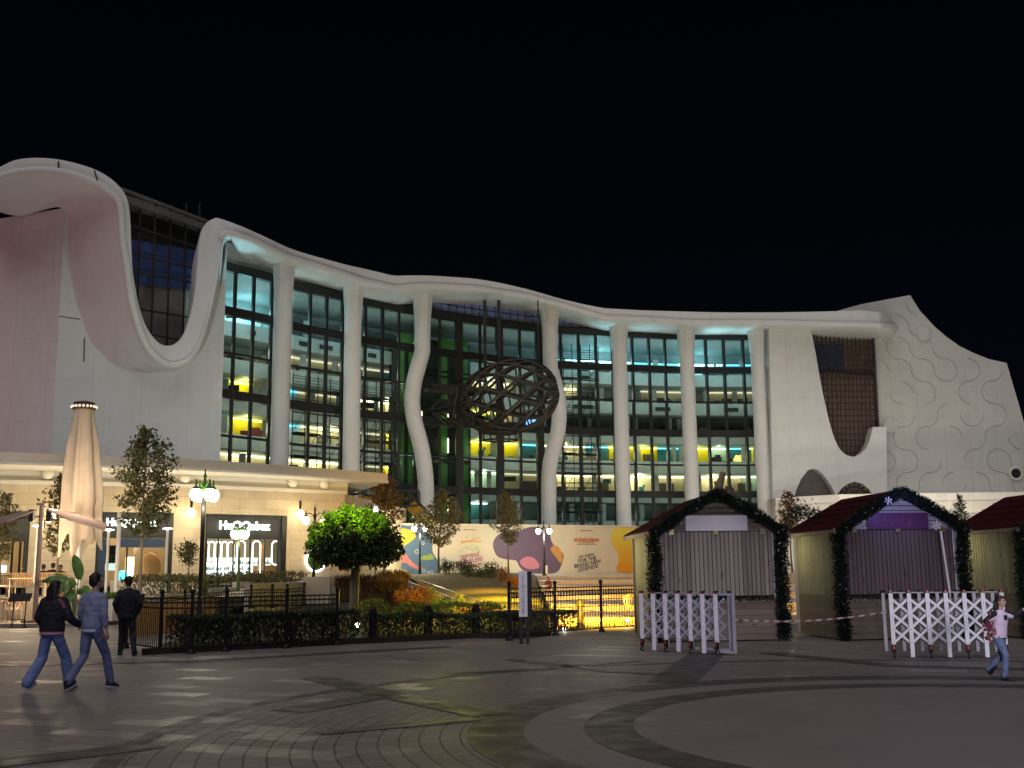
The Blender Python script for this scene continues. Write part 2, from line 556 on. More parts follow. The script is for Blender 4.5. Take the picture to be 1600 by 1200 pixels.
# ================================================================== SETTING
def ground_mat():
    m, nt, b = nodes_of('plaza_paving')
    N = nt.nodes.new; L = nt.links.new

    def math_(op, a, c=None, v=None):
        n = N('ShaderNodeMath'); n.operation = op
        L(a, n.inputs[0])
        if c is not None:
            L(c, n.inputs[1])
        elif v is not None:
            n.inputs[1].default_value = v
        return n.outputs[0]
    ge = N('ShaderNodeNewGeometry')
    sub = N('ShaderNodeVectorMath'); sub.operation = 'SUBTRACT'
    sub.inputs[1].default_value = (5.5, 12.4, 0)
    L(ge.outputs['Position'], sub.inputs[0])
    sp = N('ShaderNodeSeparateXYZ'); L(sub.outputs[0], sp.inputs[0])
    r2 = math_('SQRT', math_('ADD', math_('MULTIPLY', sp.outputs[0], sp.outputs[0]), math_('MULTIPLY', sp.outputs[1], sp.outputs[1])))
    an = math_('ARCTAN2', sp.outputs[1], sp.outputs[0])
    cb = N('ShaderNodeCombineXYZ')
    L(math_('MULTIPLY', an, v=8.0), cb.inputs[0]); L(r2, cb.inputs[1])

    def brick(vec, bw, bh, c1, c2, mo, ms):
        br = N('ShaderNodeTexBrick')
        br.inputs['Scale'].default_value = 1
        br.inputs['Brick Width'].default_value = bw; br.inputs['Row Height'].default_value = bh
        br.inputs['Mortar Size'].default_value = ms; br.inputs['Mortar Smooth'].default_value = 0.2
        br.inputs['Color1'].default_value = c1; br.inputs['Color2'].default_value = c2; br.inputs['Mortar'].default_value = mo
        L(vec, br.inputs['Vector'])
        return br
    b1 = brick(cb.outputs[0], 0.42, 0.21, (.165, .146, .144, 1), (.135, .12, .119, 1), (.045, .042, .042, 1), .012)
    rot = N('ShaderNodeMapping'); rot.inputs['Rotation'].default_value = (0, 0, R(24))
    L(ge.outputs['Position'], rot.inputs[0])
    b2 = brick(rot.outputs[0], 0.9, 0.45, (.175, .156, .152, 1), (.14, .126, .123, 1), (.06, .055, .055, 1), .010)
    # concentric setts between the ring and 9.3 m, slabs beyond, fine smooth setts inside
    ms = N('ShaderNodeMapRange'); ms.interpolation_type = 'LINEAR'
    ms.inputs[1].default_value = 9.28; ms.inputs[2].default_value = 9.3
    L(r2, ms.inputs[0])
    mi_ = N('ShaderNodeMapRange'); mi_.inputs[1].default_value = 6.0; mi_.inputs[2].default_value = 6.01
    L(r2, mi_.inputs[0])
    m0 = N('ShaderNodeMix'); m0.data_type = 'RGBA'
    m0.inputs[6].default_value = (.15, .133, .131, 1)
    L(mi_.outputs[0], m0.inputs[0]); L(b1.outputs[0], m0.inputs[7])
    mx = N('ShaderNodeMix'); mx.data_type = 'RGBA'
    L(ms.outputs[0], mx.inputs[0]); L(m0.outputs[2], mx.inputs[6]); L(b2.outputs[0], mx.inputs[7])
    nz = N('ShaderNodeTexNoise'); nz.inputs['Scale'].default_value = 0.55; nz.inputs['Detail'].default_value = 8; nz.inputs['Roughness'].default_value = 0.65
    L(ge.outputs['Position'], nz.inputs['Vector'])
    mr = N('ShaderNodeMapRange'); mr.inputs[1].default_value = .3; mr.inputs[2].default_value = .7; mr.inputs[3].default_value = .86; mr.inputs[4].default_value = 1.08
    L(nz.outputs[0], mr.inputs[0])
    m2 = N('ShaderNodeMix'); m2.data_type = 'RGBA'; m2.blend_type = 'MULTIPLY'; m2.inputs[0].default_value = 1
    L(mx.outputs[2], m2.inputs[6]); L(mr.outputs[0], m2.inputs[7])
    L(m2.outputs[2], b.inputs['Base Color'])
    # worn, partly polished slabs
    vo = brick(rot.outputs[0], 0.9, 0.45, (0, 0, 0, 1), (1, 1, 1, 1), (.6, .6, .6, 1), .004)
    sv = N('ShaderNodeSeparateColor'); L(vo.outputs['Color'], sv.inputs[0])
    rr = N('ShaderNodeMapRange'); rr.inputs[1].default_value = .02; rr.inputs[2].default_value = .17; rr.inputs[3].default_value = .31; rr.inputs[4].default_value = .48
    L(sv.outputs[0], rr.inputs[0])
    n3 = N('ShaderNodeTexNoise'); n3.inputs['Scale'].default_value = 6; n3.inputs['Detail'].default_value = 6
    L(ge.outputs['Position'], n3.inputs['Vector'])
    ra = N('ShaderNodeMath'); ra.operation = 'MULTIPLY_ADD'; ra.inputs[1].default_value = .25; L(n3.outputs[0], ra.inputs[0]); L(rr.outputs[0], ra.inputs[2])
    L(ra.outputs[0], b.inputs['Roughness'])
    b.inputs['Specular IOR Level'].default_value = 0.15
    bp = N('ShaderNodeBump'); bp.inputs['Strength'].default_value = .25; bp.inputs['Distance'].default_value = .01
    L(n3.outputs[0], bp.inputs['Height']); L(bp.outputs[0], b.inputs['Normal'])
    return m


g = MB()
g.add([(-400, -60, 0), (400, -60, 0), (400, 700, 0), (-400, 700, 0)], [(0, 1, 2, 3)])
structure(g.build('plaza_ground', ground_mat()))

m_band = mat('dark_band_setts', (0.068, 0.062, 0.062), (0.052, 0.048, 0.049), 0.55, 2.5, bump=0.25, bscale=14, spec=0.12, rv=0.12)
CX, CY = 5.5, 12.4


def ring(r0, r1, z, a0=0.0, a1=2 * PI, n=128):
    m = MB()
    rows = []
    for i in range(n + 1):
        t = a0 + (a1 - a0) * i / n
        rows.append([(CX + r0 * math.cos(t), CY + r0 * math.sin(t), z), (CX + r1 * math.cos(t), CY + r1 * math.sin(t), z)])
    m.loft(rows, sm=False)
    return m


structure(ring(5.42, 6.02, .004).build('paving_ring', m_band))
structure(ring(4.22, 4.76, .004).build('paving_ring', m_band))
structure(ring(9.28, 9.5, .004, 0.2 * PI, 1.25 * PI).build('paving_ring', m_band))


def strip_on_ground(px, w, z=.008):
    pts = [G(x, y, z) for x, y in px]
    m = MB()
    rows = []
    for i, p in enumerate(pts):
        d = (pts[min(i + 1, len(pts) - 1)] - pts[max(i - 1, 0)]).normalized()
        s = Vector((-d.y, d.x, 0)) * w / 2
        rows.append([p + s, p - s])
    m.loft(rows, sm=False)
    return m


for pxs, w in (([(450, 1111), (600, 1085)], .55), ([(490, 1058), (600, 1083), (765, 1117)], .5), ([(500, 1145), (640, 1132), (752, 1122)], .3),
               ([(1049, 1066), (1106, 1020)], .75), ([(-40, 1196), (125, 1178), (240, 1163)], .5), ([(800, 1030), (960, 1049), (1046, 1054)], .35),
               ([(-20, 1040), (300, 1033), (700, 1010)], .5), ([(700, 1052), (820, 1046), (1000, 1032)], .35), ([(1200, 1020), (1400, 1040), (1640, 1046)], .5)):
    structure(strip_on_ground(pxs, w).build('paving_strip', m_band))

# planting bed, lawn slope, terraces
m_soil = mat('dark_soil', (0.035, 0.028, 0.02), (0.02, 0.016, 0.012), 0.95, 3, bump=0.4)
m_grass = mat('grass_yellow_lit', (0.15, 0.12, 0.04), (0.10, 0.08, 0.028), 0.9, 6, bump=0.8, bscale=60)  # yellow-brown light on the lawn is put into the grass colour


def hgt(y):
    t = min(max((y - 32) / 38, 0), 1)
    return .12 + 1.5 * (t * t * (3 - 2 * t) * .5 + t * .5)


FRONT = [(-8.2, 25.3), (-4.5, 28.3), (-3.4, 28.9), (-1, 30.6), (0.1, 30.2), (1.0, 31.4)]
BACK = [(-14, 73.5), (-9, 73.5), (-7, 73.5), (-3, 73.5), (0, 73.5), (1.4, 73.5)]
bed = MB(); lawn = MB()
rows = []
for i in range(33):
    v = i / 32
    row = []
    for j in range(21):
        u = j / 20 * 5; k = min(int(u), 4); w = u - k
        a = Vector(FRONT[k]).lerp(Vector(FRONT[k + 1]), w); c = Vector(BACK[k]).lerp(Vector(BACK[k + 1]), w)
        p = a.lerp(c, v)
        row.append((p.x, p.y, hgt(p.y) + .03 * noise.noise((p.x * .7, p.y * .4, 0)) * (1 if i else 0)))
    rows.append(row)
bed.loft(rows)
bed.wall([(x, y - .02) for x, y in FRONT], 0, .14, .12)
structure(bed.build('planting_bed', m_soil))
rows = []
for i in range(33):
    v = i / 32
    y = 36.0 + (72.5 - 36.0) * v
    xl = interp([(0, -0.6), (.35, -3.4), (1, -7.2)], v); xr = interp([(0, 0.9), (1, 1.3)], v)
    rows.append([(xl + (xr - xl) * j / 16, y, hgt(y) + .10 + .16 * math.sin(PI * j / 16)) for j in range(17)])
lawn.loft(rows)
structure(lawn.build('lawn_slope', m_grass))
m_step = panelmat('step_stone', (0.50, 0.45, 0.38), (0.43, 0.39, 0.33), 1.6, 5, mk=.6, noise_amt=.1)
st = MB()
for zt, D in ((.27, 37), (.54, 43), (.81, 50), (1.08, 57), (1.35, 64), (1.62, 70)):
    st.box((14.4, (D + 77) / 2, zt / 2 - .002), (26, 77 - D, zt))
structure(st.build('terraced_steps', m_step))
m_pave = panelmat('terrace_paving', (0.34, 0.29, 0.23), (0.28, 0.24, 0.19), .6, .6, ax='xy', mk=.6, noise_amt=.1)
t = MB()
t.box((0, 131, .8), (150, 108, 1.6))
t.box((-26, 61, .5), (28, 34, 1.0))
t.box((-28, 42.3, .075), (26, 4, .15))
structure(t.build('upper_terrace', m_pave))

# ================================================================== MAIN BUILDING
DGT = [(320, 84.2), (345, 85.6), (425, 89.6), (460, 92.0), (535, 95.8), (567, 97.7), (647, 101.5), (700, 104.0), (760, 106.6), (870, 110.6), (955, 112.3), (1060, 114.2), (1185, 115.1), (1240, 115.3)]


def DG(x):
    return smooth_tab(DGT, x)


def plan(x, dd=0.0, y=560):
    p = P(x, y, DG(x) + dd)
    return (p.x, p.y)


hotel = thing('hotel_building', 'large curved white building with glazed front, tall columns and a wavy roof ribbon', 'building', (0, 105, 1.6))

# ---- left solid volume
def WD(x):
    return 80 + (x - 85) / 260 * 5.2


w = MB()
n = 14
xs = lin(88, 349, n)
path = [(P(x, 560, WD(x)).x, WD(x)) for x in xs]
zt = 29.15
WT = [(88, 0), (125, 470), (140, 515), (158, 545), (182, 563), (215, 575), (248, 578), (280, 570), (312, 540), (330, 495), (342, 440), (349, 380)]
n0 = [x for x in WT]
vs = []
xs = lin(88, 126, 4) + [x for x, _ in WT[2:]]
path = []
for x in xs:
    d_ = WD(x)
    q = P(x, 560, d_)
    z1 = zt if x <= 126 else P(x, interp(WT, x), d_).z
    path.append((q.x, q.y))
    vs += [(q.x, q.y, 1.5), (q.x, q.y, z1), (q.x - .7, q.y + 1.0, z1), (q.x - .7, q.y + 1.0, 1.5)]
fs = []
for i in range(len(xs) - 1):
    a_, b_ = 4 * i, 4 * i + 4
    fs += [(a_, b_, b_ + 1, a_ + 1), (a_ + 1, b_ + 1, b_ + 2, a_ + 2), (a_ + 2, b_ + 2, b_ + 3, a_ + 3)]
fs += [(0, 1, 2, 3), (len(vs) - 1, len(vs) - 2, len(vs) - 3, len(vs) - 4)]
w.add(vs, fs)
wl = w.build('front_wall', MT['clad'], hotel)
w = MB()
c0 = path[0]
w.wall([(c0[0] - 14, c0[1] + 5.6), (c0[0] - .05, c0[1] + .04)], 1.5, zt, 1.2)
w.build('side_wall', MT['clad'], hotel)

# ---- ribbon
ST = [(-60, 277, -60, 305, 75, -60, 327, 81), (-20, 268, -20, 289, 75, -20, 327, 81), (0, 259, 0, 283, 75, 25, 337.5, 81.6), (25, 248, 30, 275, 75, 55, 331.5, 80.9),
      (60, 245, 70, 272, 75, 80, 325, 80.3), (100, 249, 108, 277, 75, 93, 324, 80.2), (140, 260, 148, 290, 75.2, 100, 330, 80.2), (165, 272, 173, 305, 75.4, 103, 338, 80.2),
      (185, 288, 187, 322, 75.6, 104, 352, 80.3), (197, 305, 190, 350, 75.8, 104, 380, 80.3), (203, 330, 191, 380, 76, 106, 405, 80.4), (206, 395, 194, 410, 76.3, 108, 430, 80.5),
      (208, 425, 198, 440, 76.7, 112, 452, 80.6), (212, 450, 203, 470, 77.2, 119, 477, 80.7), (217, 475, 211, 500, 78, 128, 503, 80.9), (226, 503, 220, 528, 78.8, 140, 530, 81.1),
      (236, 521, 231, 550, 79.6, 158, 553, 81.5), (249, 535, 247, 566, 80.3, 182, 571, 82), (262, 539, 265, 575, 81, 215, 582, 82.8), (275, 535, 283, 573, 81.4, 248, 583, 83.6),
      (287, 520, 301, 562, 81.6, 280, 577, 84.3), (297, 490, 315, 535, 81.8, 312, 553, 85), (304, 455, 327, 495, 81.9, 330, 515, 85.4), (307.5, 410, 338, 445, 82, 342, 455, 84.9),
      (310.5, 376, 345, 405, 82, 347, 409, 85.2), (315, 358, 347.5, 383, 82, 348.5, 389, 85.5), (323, 346.5, 350.5, 373, 82, 351.5, 380, 85.8), (332, 341, 355, 369.8, 82.1, 356, 377, 86), (341, 339.6, 362, 370, 82.3, 362, 376.5, 86.4)]
TOP = [(340, 339.5), (365, 347), (400, 362), (460, 390), (540, 412), (580, 421), (615, 429.5), (650, 429), (690, 430), (760, 436), (830, 452), (870, 464), (910, 474), (945, 480.5), (1000, 483.5), (1060, 485.5), (1130, 487), (1200, 487), (1280, 486), (1320, 484.5), (1350, 484), (1375, 487), (1392, 496), (1400, 507)]
BOT = [(340, 365), (362, 370), (395, 382), (445, 406), (520, 429), (570, 445), (620, 456), (657, 451.5), (700, 453), (745, 456), (820, 467), (870, 479), (945, 501), (1000, 503), (1080, 508), (1200, 508), (1300, 510.5), (1360, 511.5), (1385, 514), (1400, 517)]
OV = [(340, 4.3), (420, 4.6), (700, 5), (1185, 5), (1300, 6), (1350, 6.3), (1375, 6), (1390, 4.6), (1397, 3), (1400, 1.2)]


def DW(x):
    return DG(min(x, 1185)) if x < 1187 else interp([(1187, 115.2), (1260, 114.6), (1400, 113.6)], x)


IF, RF, BB, IB = [], [], [], []
for (ix, iy, rx, ry, d, bx, by, db) in ST:
    IF.append(P(ix, iy, d)); RF.append(P(rx, ry, d)); BB.append(P(bx, by, db))
    IB.append(P(ix, iy, d) + Vector((-2.5, 7, 0)))
for x in [372, 395, 420, 450, 480, 510, 540, 570, 595, 610, 620, 630, 650, 680, 715, 745, 780, 820, 850, 870, 895, 920, 940, 950, 970, 1000, 1040, 1080, 1130, 1200, 1250, 1300, 1330, 1350, 1365, 1375, 1385, 1392, 1397, 1400]:
    o = interp(OV, x)
    d = DW(x) - o
    a = P(x, interp(TOP, x), d); b_ = P(x, interp(BOT, x), d)
    IF.append(a); RF.append(b_)
    q = P(x, 520, DW(x) + .1)
    BB.append(Vector((q.x, q.y, b_.z)))
    IB.append(Vector((q.x, q.y + 3, a.z)))


def densify(pts, n=3):
    out = []
    for i in range(len(pts) - 1):
        pm = pts[max(i - 1, 0)]; p0 = pts[i]; p1 = pts[i + 1]; p2 = pts[min(i + 2, len(pts) - 1)]
        for k in range(n):
            t_ = k / n
            out.append(.5 * ((2 * p0) + (p1 - pm) * t_ + (2 * pm - 5 * p0 + 4 * p1 - p2) * t_ ** 2 + (3 * p0 - pm - 3 * p1 + p2) * t_ ** 3))
    return out + [pts[-1]]


IF, RF, BB, IB = densify(IF), densify(RF), densify(BB), densify(IB)
rb = MB()
rows = []
for a, r_, b_, c in zip(IF, RF, BB, IB):
    e = (a - r_)
    # small rounding of the front lower edge and of the upper edge
    m = (b_ - r_); m = m / max(m.length, 1e-4)
    k = (c - a); k = k / max(k.length, 1e-4)
    L_ = e.length
    rr = min(.28, L_ * .15)
    un = e.normalized()
    rows.append([c, a + k * .3, a + k * .06 - un * .06, a - un * .3, r_ + un * rr, r_, r_ + m * .3, b_])
rb.sharp = 33
rb.loft(rows, ring=True)
nn = len(rows[0])
rb.f.append(list(range(nn))); rb.m.append(0); rb.s.append(False)
rb.f.append([len(rb.v) - nn + i for i in range(nn)][::-1]); rb.m.append(0); rb.s.append(False)
ribbon = rb.build('roof_ribbon', MT['ribbon'], hotel)
# raised bead along the lower front edge
bead = MB()
bp_ = []
for a, r_, b_ in zip(IF, RF, BB):
    un = (a - r_).normalized()
    bp_.append(r_ + un * .26 + Vector((0, -.06, 0)))
bead.tube(bp_[1:68], [.27] * 52 + [.27 - .018 * i for i in range(15)], 12)
bead.build('edge_bead', MT['ribbon'], ribbon)
bead = MB()
bead.tube(bp_[77:], .27, 12)
bead.build('edge_bead', MT['ribbon'], ribbon)
sm_ = MB()
for x, y0, y1 in ((91, 254, 270), (150, 268, 284), (153, 270, 286)):
    pass
for (xa, ya, xb, yb, d) in ((91.5, 252, 91, 271, 74.9), (147, 266, 153, 284, 75.0)):
    sm_ = MB(); sm_.beam(P(xa, ya, d), P(xb, yb, d), .05, .1); sm_.build('panel_joint', MT['seam'], ribbon)
sm_ = MB()
for (xa, ya, xb, yb) in ((134, 525, 177, 519),):
    pass
for (xa, ya, xb, yb) in ((132, 528, 131, 565), (92, 494, 125, 499), (105, 444, 109, 432)):
    sm_ = MB(); sm_.beam(P(xa, ya, WD(xa) - .06), P(xb, yb, WD(xb) - .06), .06, .06, up=(0, 1, 0)); sm_.build('panel_joint', MT['seam'], wl)

# ---- recessed glazing inside the U
rec = MB()
def RD(x):
    return interp([(180, 84.2), (340, 91.5)], x)


a = P(175, 560, RD(175)); b_ = P(345, 560, RD(345))
rec.add([P(172, 296, RD(172)), P(345, 352, RD(345)), P(345, 575, RD(345)), P(172, 575, RD(172))], [(3, 2, 1, 0)])
rw = rec.build('recessed_wall', MT['concrete'], hotel)
tp = MB()
tp.add([P(190, 371, RD(190) - .25), P(325, 395, RD(325) - .25), P(325, 458, RD(325) - .25), P(190, 440, RD(190) - .25)], [(3, 2, 1, 0)])
tp.add([P(190, 372, RD(190) - .2), P(325, 396, RD(325) - .2), P(325, 458, RD(325) - .2), P(190, 440, RD(190) - .2)], [(0, 1, 2, 3)])
tp.build('blue_sheeting', MT['tarp'], rw)
dk = MB()
dk.add([P(185, 325, RD(185) - .15), P(325, 360, RD(325) - .15), P(325, 397, RD(325) - .15), P(185, 372, RD(185) - .15)], [(3, 2, 1, 0)])
dk.build('open_storey', MT['frame'], rw)
gr = MB()
for xt, xb in ((219, 213), (243, 235), (267, 260), (291, 285), (312, 308)):
    gr.beam(P(xt, 318, RD(xt) - .9), P(xb, 565, RD(xb) - .9), .12, .12)
for y0, y1 in ((318, 362), (352, 393), (400, 424), (427, 446), (485, 500), (520, 540)):
    gr.beam(P(180, y0 - 8, RD(180) - .9), P(335, y1 + 2, RD(335) - .9), .12, .12)
gr.build('lattice_frame', MT['grid_brown'], rw)
rf = MB()
rf.beam(P(185, 312, RD(185) - .6), P(330, 362, RD(330) - .6), 1.2, .5)
rf.beam(P(185, 294, RD(185) - 1), P(330, 349, RD(330) - 1), .3, .25)
rf.build('roof_edge', mat('roof_zinc', (.15, .15, .14), rough=.5), rw)

# ---- columns
ZT = 25.85


def soffit_z(x):
    return P(x, interp(BOT, x), DW(x) - interp(OV, x)).z


COLS = [[(442, 425), (438, 722)], [(551.5, 448), (549, 738)],
        [(664, 455), (663.5, 500), (662.5, 525), (660, 548), (653.5, 572), (646.5, 600), (644, 630), (648, 660), (656, 690), (661, 715), (664.5, 745), (665.5, 775), (666, 830)],
        [(850.5, 482), (851.5, 522), (855, 555), (863, 585), (871, 615), (874, 645), (871.5, 676), (864.5, 702), (859, 728), (857.5, 760), (857.5, 830)],
        [(966.5, 510), (975.5, 820)], [(1071, 514), (1083.5, 820)], [(1181.5, 514), (1197, 820)]]
for ci, cp in enumerate(COLS):
    x0 = cp[0][0]
    D0 = DW(x0) - 2.3
    pts = []
    if len(cp) == 2:
        (xa, ya), (xb, yb) = cp
        q = P((xa + xb) / 2, (ya + yb) / 2, D0)
        pts = [Vector((q.x, q.y, z)) for z in (1.5, 8, 15, 21)]
    else:
        for xx, yy in cp[::-1]:
            q = P(xx, yy, D0)
            pts.append(q)
        dense = []
        for i in range(len(pts) - 1):
            pm = pts[max(i - 1, 0)]; p0 = pts[i]; p1 = pts[i + 1]; p2 = pts[min(i + 2, len(pts) - 1)]
            for t_ in (0, .33, .66):
                dense.append(.5 * ((2 * p0) + (p1 - pm) * t_ + (2 * pm - 5 * p0 + 4 * p1 - p2) * t_ ** 2 + (3 * p0 - pm - 3 * p1 + p2) * t_ ** 3))
        pts = dense + [pts[-1]]
        pts = [Vector((pts[0].x, pts[0].y, 1.5))] + [p for p in pts if p.z > 2 and p.z < 22]
        pts += [pts[-1] + Vector((0, 0, .5)), pts[-1] + Vector((0, 0, 1.0))]
    cm = MB()
    rad = .735
    cm.tube(pts, rad, 24)
    top = pts[-1]
    zs = soffit_z(x0) + .05
    fn = None
    hh = zs - top.z
    prof = [(rad, 0), (rad, hh - 4.2), (rad * 1.01, hh - 3.4), (rad * 1.06, hh - 2.0), (rad * 1.14, hh - .9), (rad * 1.22, hh)]
    cm.lathe(top, prof, 48, fn=lambda t_, z, hh=hh: 1 + .10 * max(0, (z - hh + 4) / 4) * (1 - 1.6 * abs(math.sin(4 * t_ + .6)) ** .6))
    co = cm.build('column', MT['column'], hotel)

# ---- curtain wall bays
BAYS = [(349, 428, (364, 393.5, 422)), (457, 540, (483, 509, 534)), (563, 655, (570, 597, 623, 648)), (655, 857, (687, 717, 750, 780, 812, 842)),
        (857, 970, (876, 904, 931, 957)), (966, 1074, (988, 1014, 1039)), (1070, 1186, (1103, 1131, 1161))]
m_seam2 = MT['frame']
for bi, (x0, x1, mul) in enumerate(BAYS):
    xs = lin(x0, x1, 7)
    pth = [plan(x) for x in xs]
    fr = MB()
    for z, h, dp in ((26.1, .7, .5), (22.53, .68, .55), (19.15, .17, .3), (15.85, .72, .55), (12.6, .17, .3), (9.58, .66, .55), (5.6, .2, .3), (1.75, .4, .4)):
        fr.wall([(p[0], p[1] - dp / 2) for p in pth], z - h / 2, z + h / 2, dp)
    for x in mul:
        p = plan(x)
        big = x in (717, 780, 842)
        fr.box((p[0], p[1], 13.85), (.7 if big else .23, .6 if big else .4, 24.7), rz=.5 if x < 600 else .25)
    fo = fr.build('curtain_wall', MT['frame'], hotel)
    gl = MB()
    gl.add([(p[0], p[1] + .02, 1.9) for p in pth] + [(p[0], p[1] + .02, 25.95) for p in pth], [(i, i + 1, 8 + i, 7 + i) for i in range(6)])
    gl.build('glass', MT['glass'], fo)
# blue sheeted parapet above the beam, pale infill at the ends
bl = MB(); bg_ = MB(); pal = MB()
bl.wall([plan(x, .4) for x in lin(575, 930, 24)], 26.3, 28.8, .1)
for x in range(582, 930, 12):
    p = plan(x, .3)
    bg_.box((p[0], p[1], 27.3), (.06, .06, 2.5))
for z in (26.6, 27.3, 27.95):
    bg_.wall([plan(x, .28) for x in lin(575, 930, 24)], z, z + .06, .05)
bo = bl.build('blue_sheeting', MT['tarp2'], hotel)
bg_.build('lattice_frame', MT['frame'], bo)
pal.wall([plan(x, .4) for x in lin(347, 575, 12)], 26.1, 28.2, .1)
pal.build('top_infill', MT['parapet'], hotel)
pal = MB()
pal.wall([plan(x, .4) for x in lin(930, 1187, 12)], 26.1, 27.5, .1)
pal.build('top_infill', MT['parapet'], hotel)

# ---- galleries behind the glass
m_gw = {
    'grey': mat('gallery_grey', (.30, .33, .32), (.24, .27, .26), .7, .5),
    'dim': mat('gallery_dim', (.25, .25, .22), (.18, .18, .16), .7, .5),
    'cream': mat('gallery_cream', (.72, .62, .40), (.6, .52, .34), .7, .8),
    'yellow': mat('gallery_yellow', (.80, .62, .02), (.72, .56, .02), .7, 1.5),
    'teal': mat('gallery_teal', (.06, .20, .20), (.05, .16, .17), .7, .5),
    'white': mat('gallery_white', (.62, .75, .76), (.5, .62, .64), .7, .8),
    'green': mat('gallery_mint', (.5, .62, .45), (.4, .5, .38), .7, .8)}
m_st = {'cyan': emis('cove_cyan', (.12, .8, 1.0), 2.2), 'yel': emis('cove_yellow', (1.0, .84, .12), 4.5), 'warm': emis('cove_warm', (1.0, .84, .5), 5),
        'white': emis('cove_white', (.40, .90, 1.0), 11), 'pale': emis('cove_pale', (.9, 1.0, .72), 3.5), 'low': emis('cove_low', (1, .85, .55), 1.2)}
GAL = {
    4: [(330, 432, 'white', 'white'), (432, 560, 'grey', None), (560, 650, 'grey', None), (730, 862, 'grey', None), (862, 880, 'white', 'cyan'), (884, 985, 'white', 'white'), (990, 1060, 'white', 'cyan'), (1060, 1128, 'white', 'white'), (1130, 1205, 'white', 'cyan')],
    3: [(330, 440, 'grey', None), (440, 560, 'cream', 'low'), (560, 650, 'dim', 'low'), (730, 800, 'cream', 'warm'), (800, 862, 'grey', None), (880, 900, 'cream', 'warm'), (900, 1000, 'grey', None), (1000, 1075, 'cream', 'low'), (1105, 1140, 'cream', 'low'), (1140, 1205, 'cream', 'low')],
    2: [(330, 355, 'grey', 'cyan'), (356, 412, 'yellow', 'yel'), (412, 440, 'grey', None), (440, 465, 'white', 'cyan'), (466, 560, 'cream', 'low'), (560, 650, 'cream', 'warm'), (730, 775, 'yellow', 'yel'), (775, 800, 'cream', 'warm'), (800, 880, 'grey', None), (880, 1000, 'dim', None), (1000, 1075, 'dim', None), (1105, 1205, 'dim', None)],
    1: [(330, 364, 'teal', 'cyan'), (365, 412, 'yellow', 'yel'), (412, 440, 'dim', None), (440, 472, 'white', 'cyan'), (473, 560, 'cream', 'warm'), (560, 600, 'dim', 'low'), (600, 655, 'yellow', 'yel'), (730, 765, 'yellow', 'yel'), (765, 784, 'grey', None), (785, 811, 'yellow', 'yel'), (812, 848, 'teal', 'cyan'), (850, 912, 'cream', 'warm'), (913, 947, 'teal', 'cyan'), (948, 970, 'yellow', 'yel'), (975, 1022, 'yellow', 'yel'), (1023, 1064, 'teal', 'cyan'), (1065, 1100, 'yellow', 'yel'), (1101, 1134, 'green', 'pale'), (1135, 1166, 'teal', 'cyan'), (1167, 1205, 'yellow', 'yel')],
    0: [(330, 440, 'cream', 'warm'), (440, 560, 'cream', 'warm'), (560, 600, 'dim', 'low'), (600, 650, 'yellow', 'yel'), (730, 785, 'green', 'pale'), (786, 850, 'cream', 'low'), (850, 925, 'cream', 'warm'), (926, 1060, 'cream', 'warm'), (1061, 1150, 'cream', 'warm'), (1151, 1205, 'green', 'pale')],
    -1: [(330, 650, 'dim', None), (730, 760, 'teal', 'pale'), (765, 1205, 'dim', None)]}
DOORS = {0: [(812, 842), (928, 946), (1020, 1046), (1144, 1166)], 2: [(905, 935), (1028, 1052), (1120, 1138), (1150, 1165)], 3: [(905, 940), (1022, 1045), (1125, 1160)], 1: [(500, 520), (1000, 1012)]}
m_door = mat('gallery_door', (.12, .10, .08), (.09, .08, .07), .6, 2)
m_vent = mat('vent_dark', (.03, .03, .03), rough=.8)
for k, secs in GAL.items():
    z = 10.3 + 3.15 * k
    fl = MB()
    for x0, x1 in ((325, 655), (728, 1215)):
        xs = lin(x0, x1, 16)
        fl.wall([plan(x, 5.0) for x in xs], z - 1.25, z, .2)
        vs = []
        for x in xs:
            a = plan(x, 5.1); b_ = plan(x, 9.2)
            vs += [(a[0], a[1], z - 1.2), (b_[0], b_[1], z - 1.2), (b_[0], b_[1], z - 1.05), (a[0], a[1], z - 1.05)]
        fl.add(vs, [q for i in range(15) for q in ((4 * i, 4 * i + 4, 4 * i + 5, 4 * i + 1), (4 * i + 3, 4 * i + 2, 4 * i + 6, 4 * i + 7))])
        fl.wall([plan(x, 9.25) for x in xs], z - 1.25, z + 1.9, .2)
    fo = fl.build('gallery_floor', MT['parapet'], hotel)
    for (x0, x1, wm, sm2) in secs:
        p = MB()
        xs = lin(x0, x1, 4)
        p.wall([plan(x, 8.9) for x in xs], z - 1.04, z + 1.88, .1)
        p.build('wall_panel', m_gw[wm], fo)
        if sm2:
            p = MB()
            p.wall([plan(x, 8.45) for x in xs], z + 1.72, z + 1.86, .2)
            p.build('light_strip', m_st[sm2], fo)
    for x0, x1 in DOORS.get(k, []):
        dm = MB()
        dm.wall([plan(x, 8.75) for x in (x0, x1)], z - 1.07, z + 1.15, .06)
        dm.build('door', m_door, fo)
    if k in (3, 4):
        for x0, x1 in ((895, 925), (1022, 1045), (1128, 1150), (815, 850)) if k == 3 else ((391, 399), (468, 480), (500, 520), (576, 588), (905, 920)):
            vm = MB(); vm.wall([plan(x, 4.85) for x in (x0, x1)], z - .85, z - .45, .08)
            vm.build('vent', m_vent, fo)
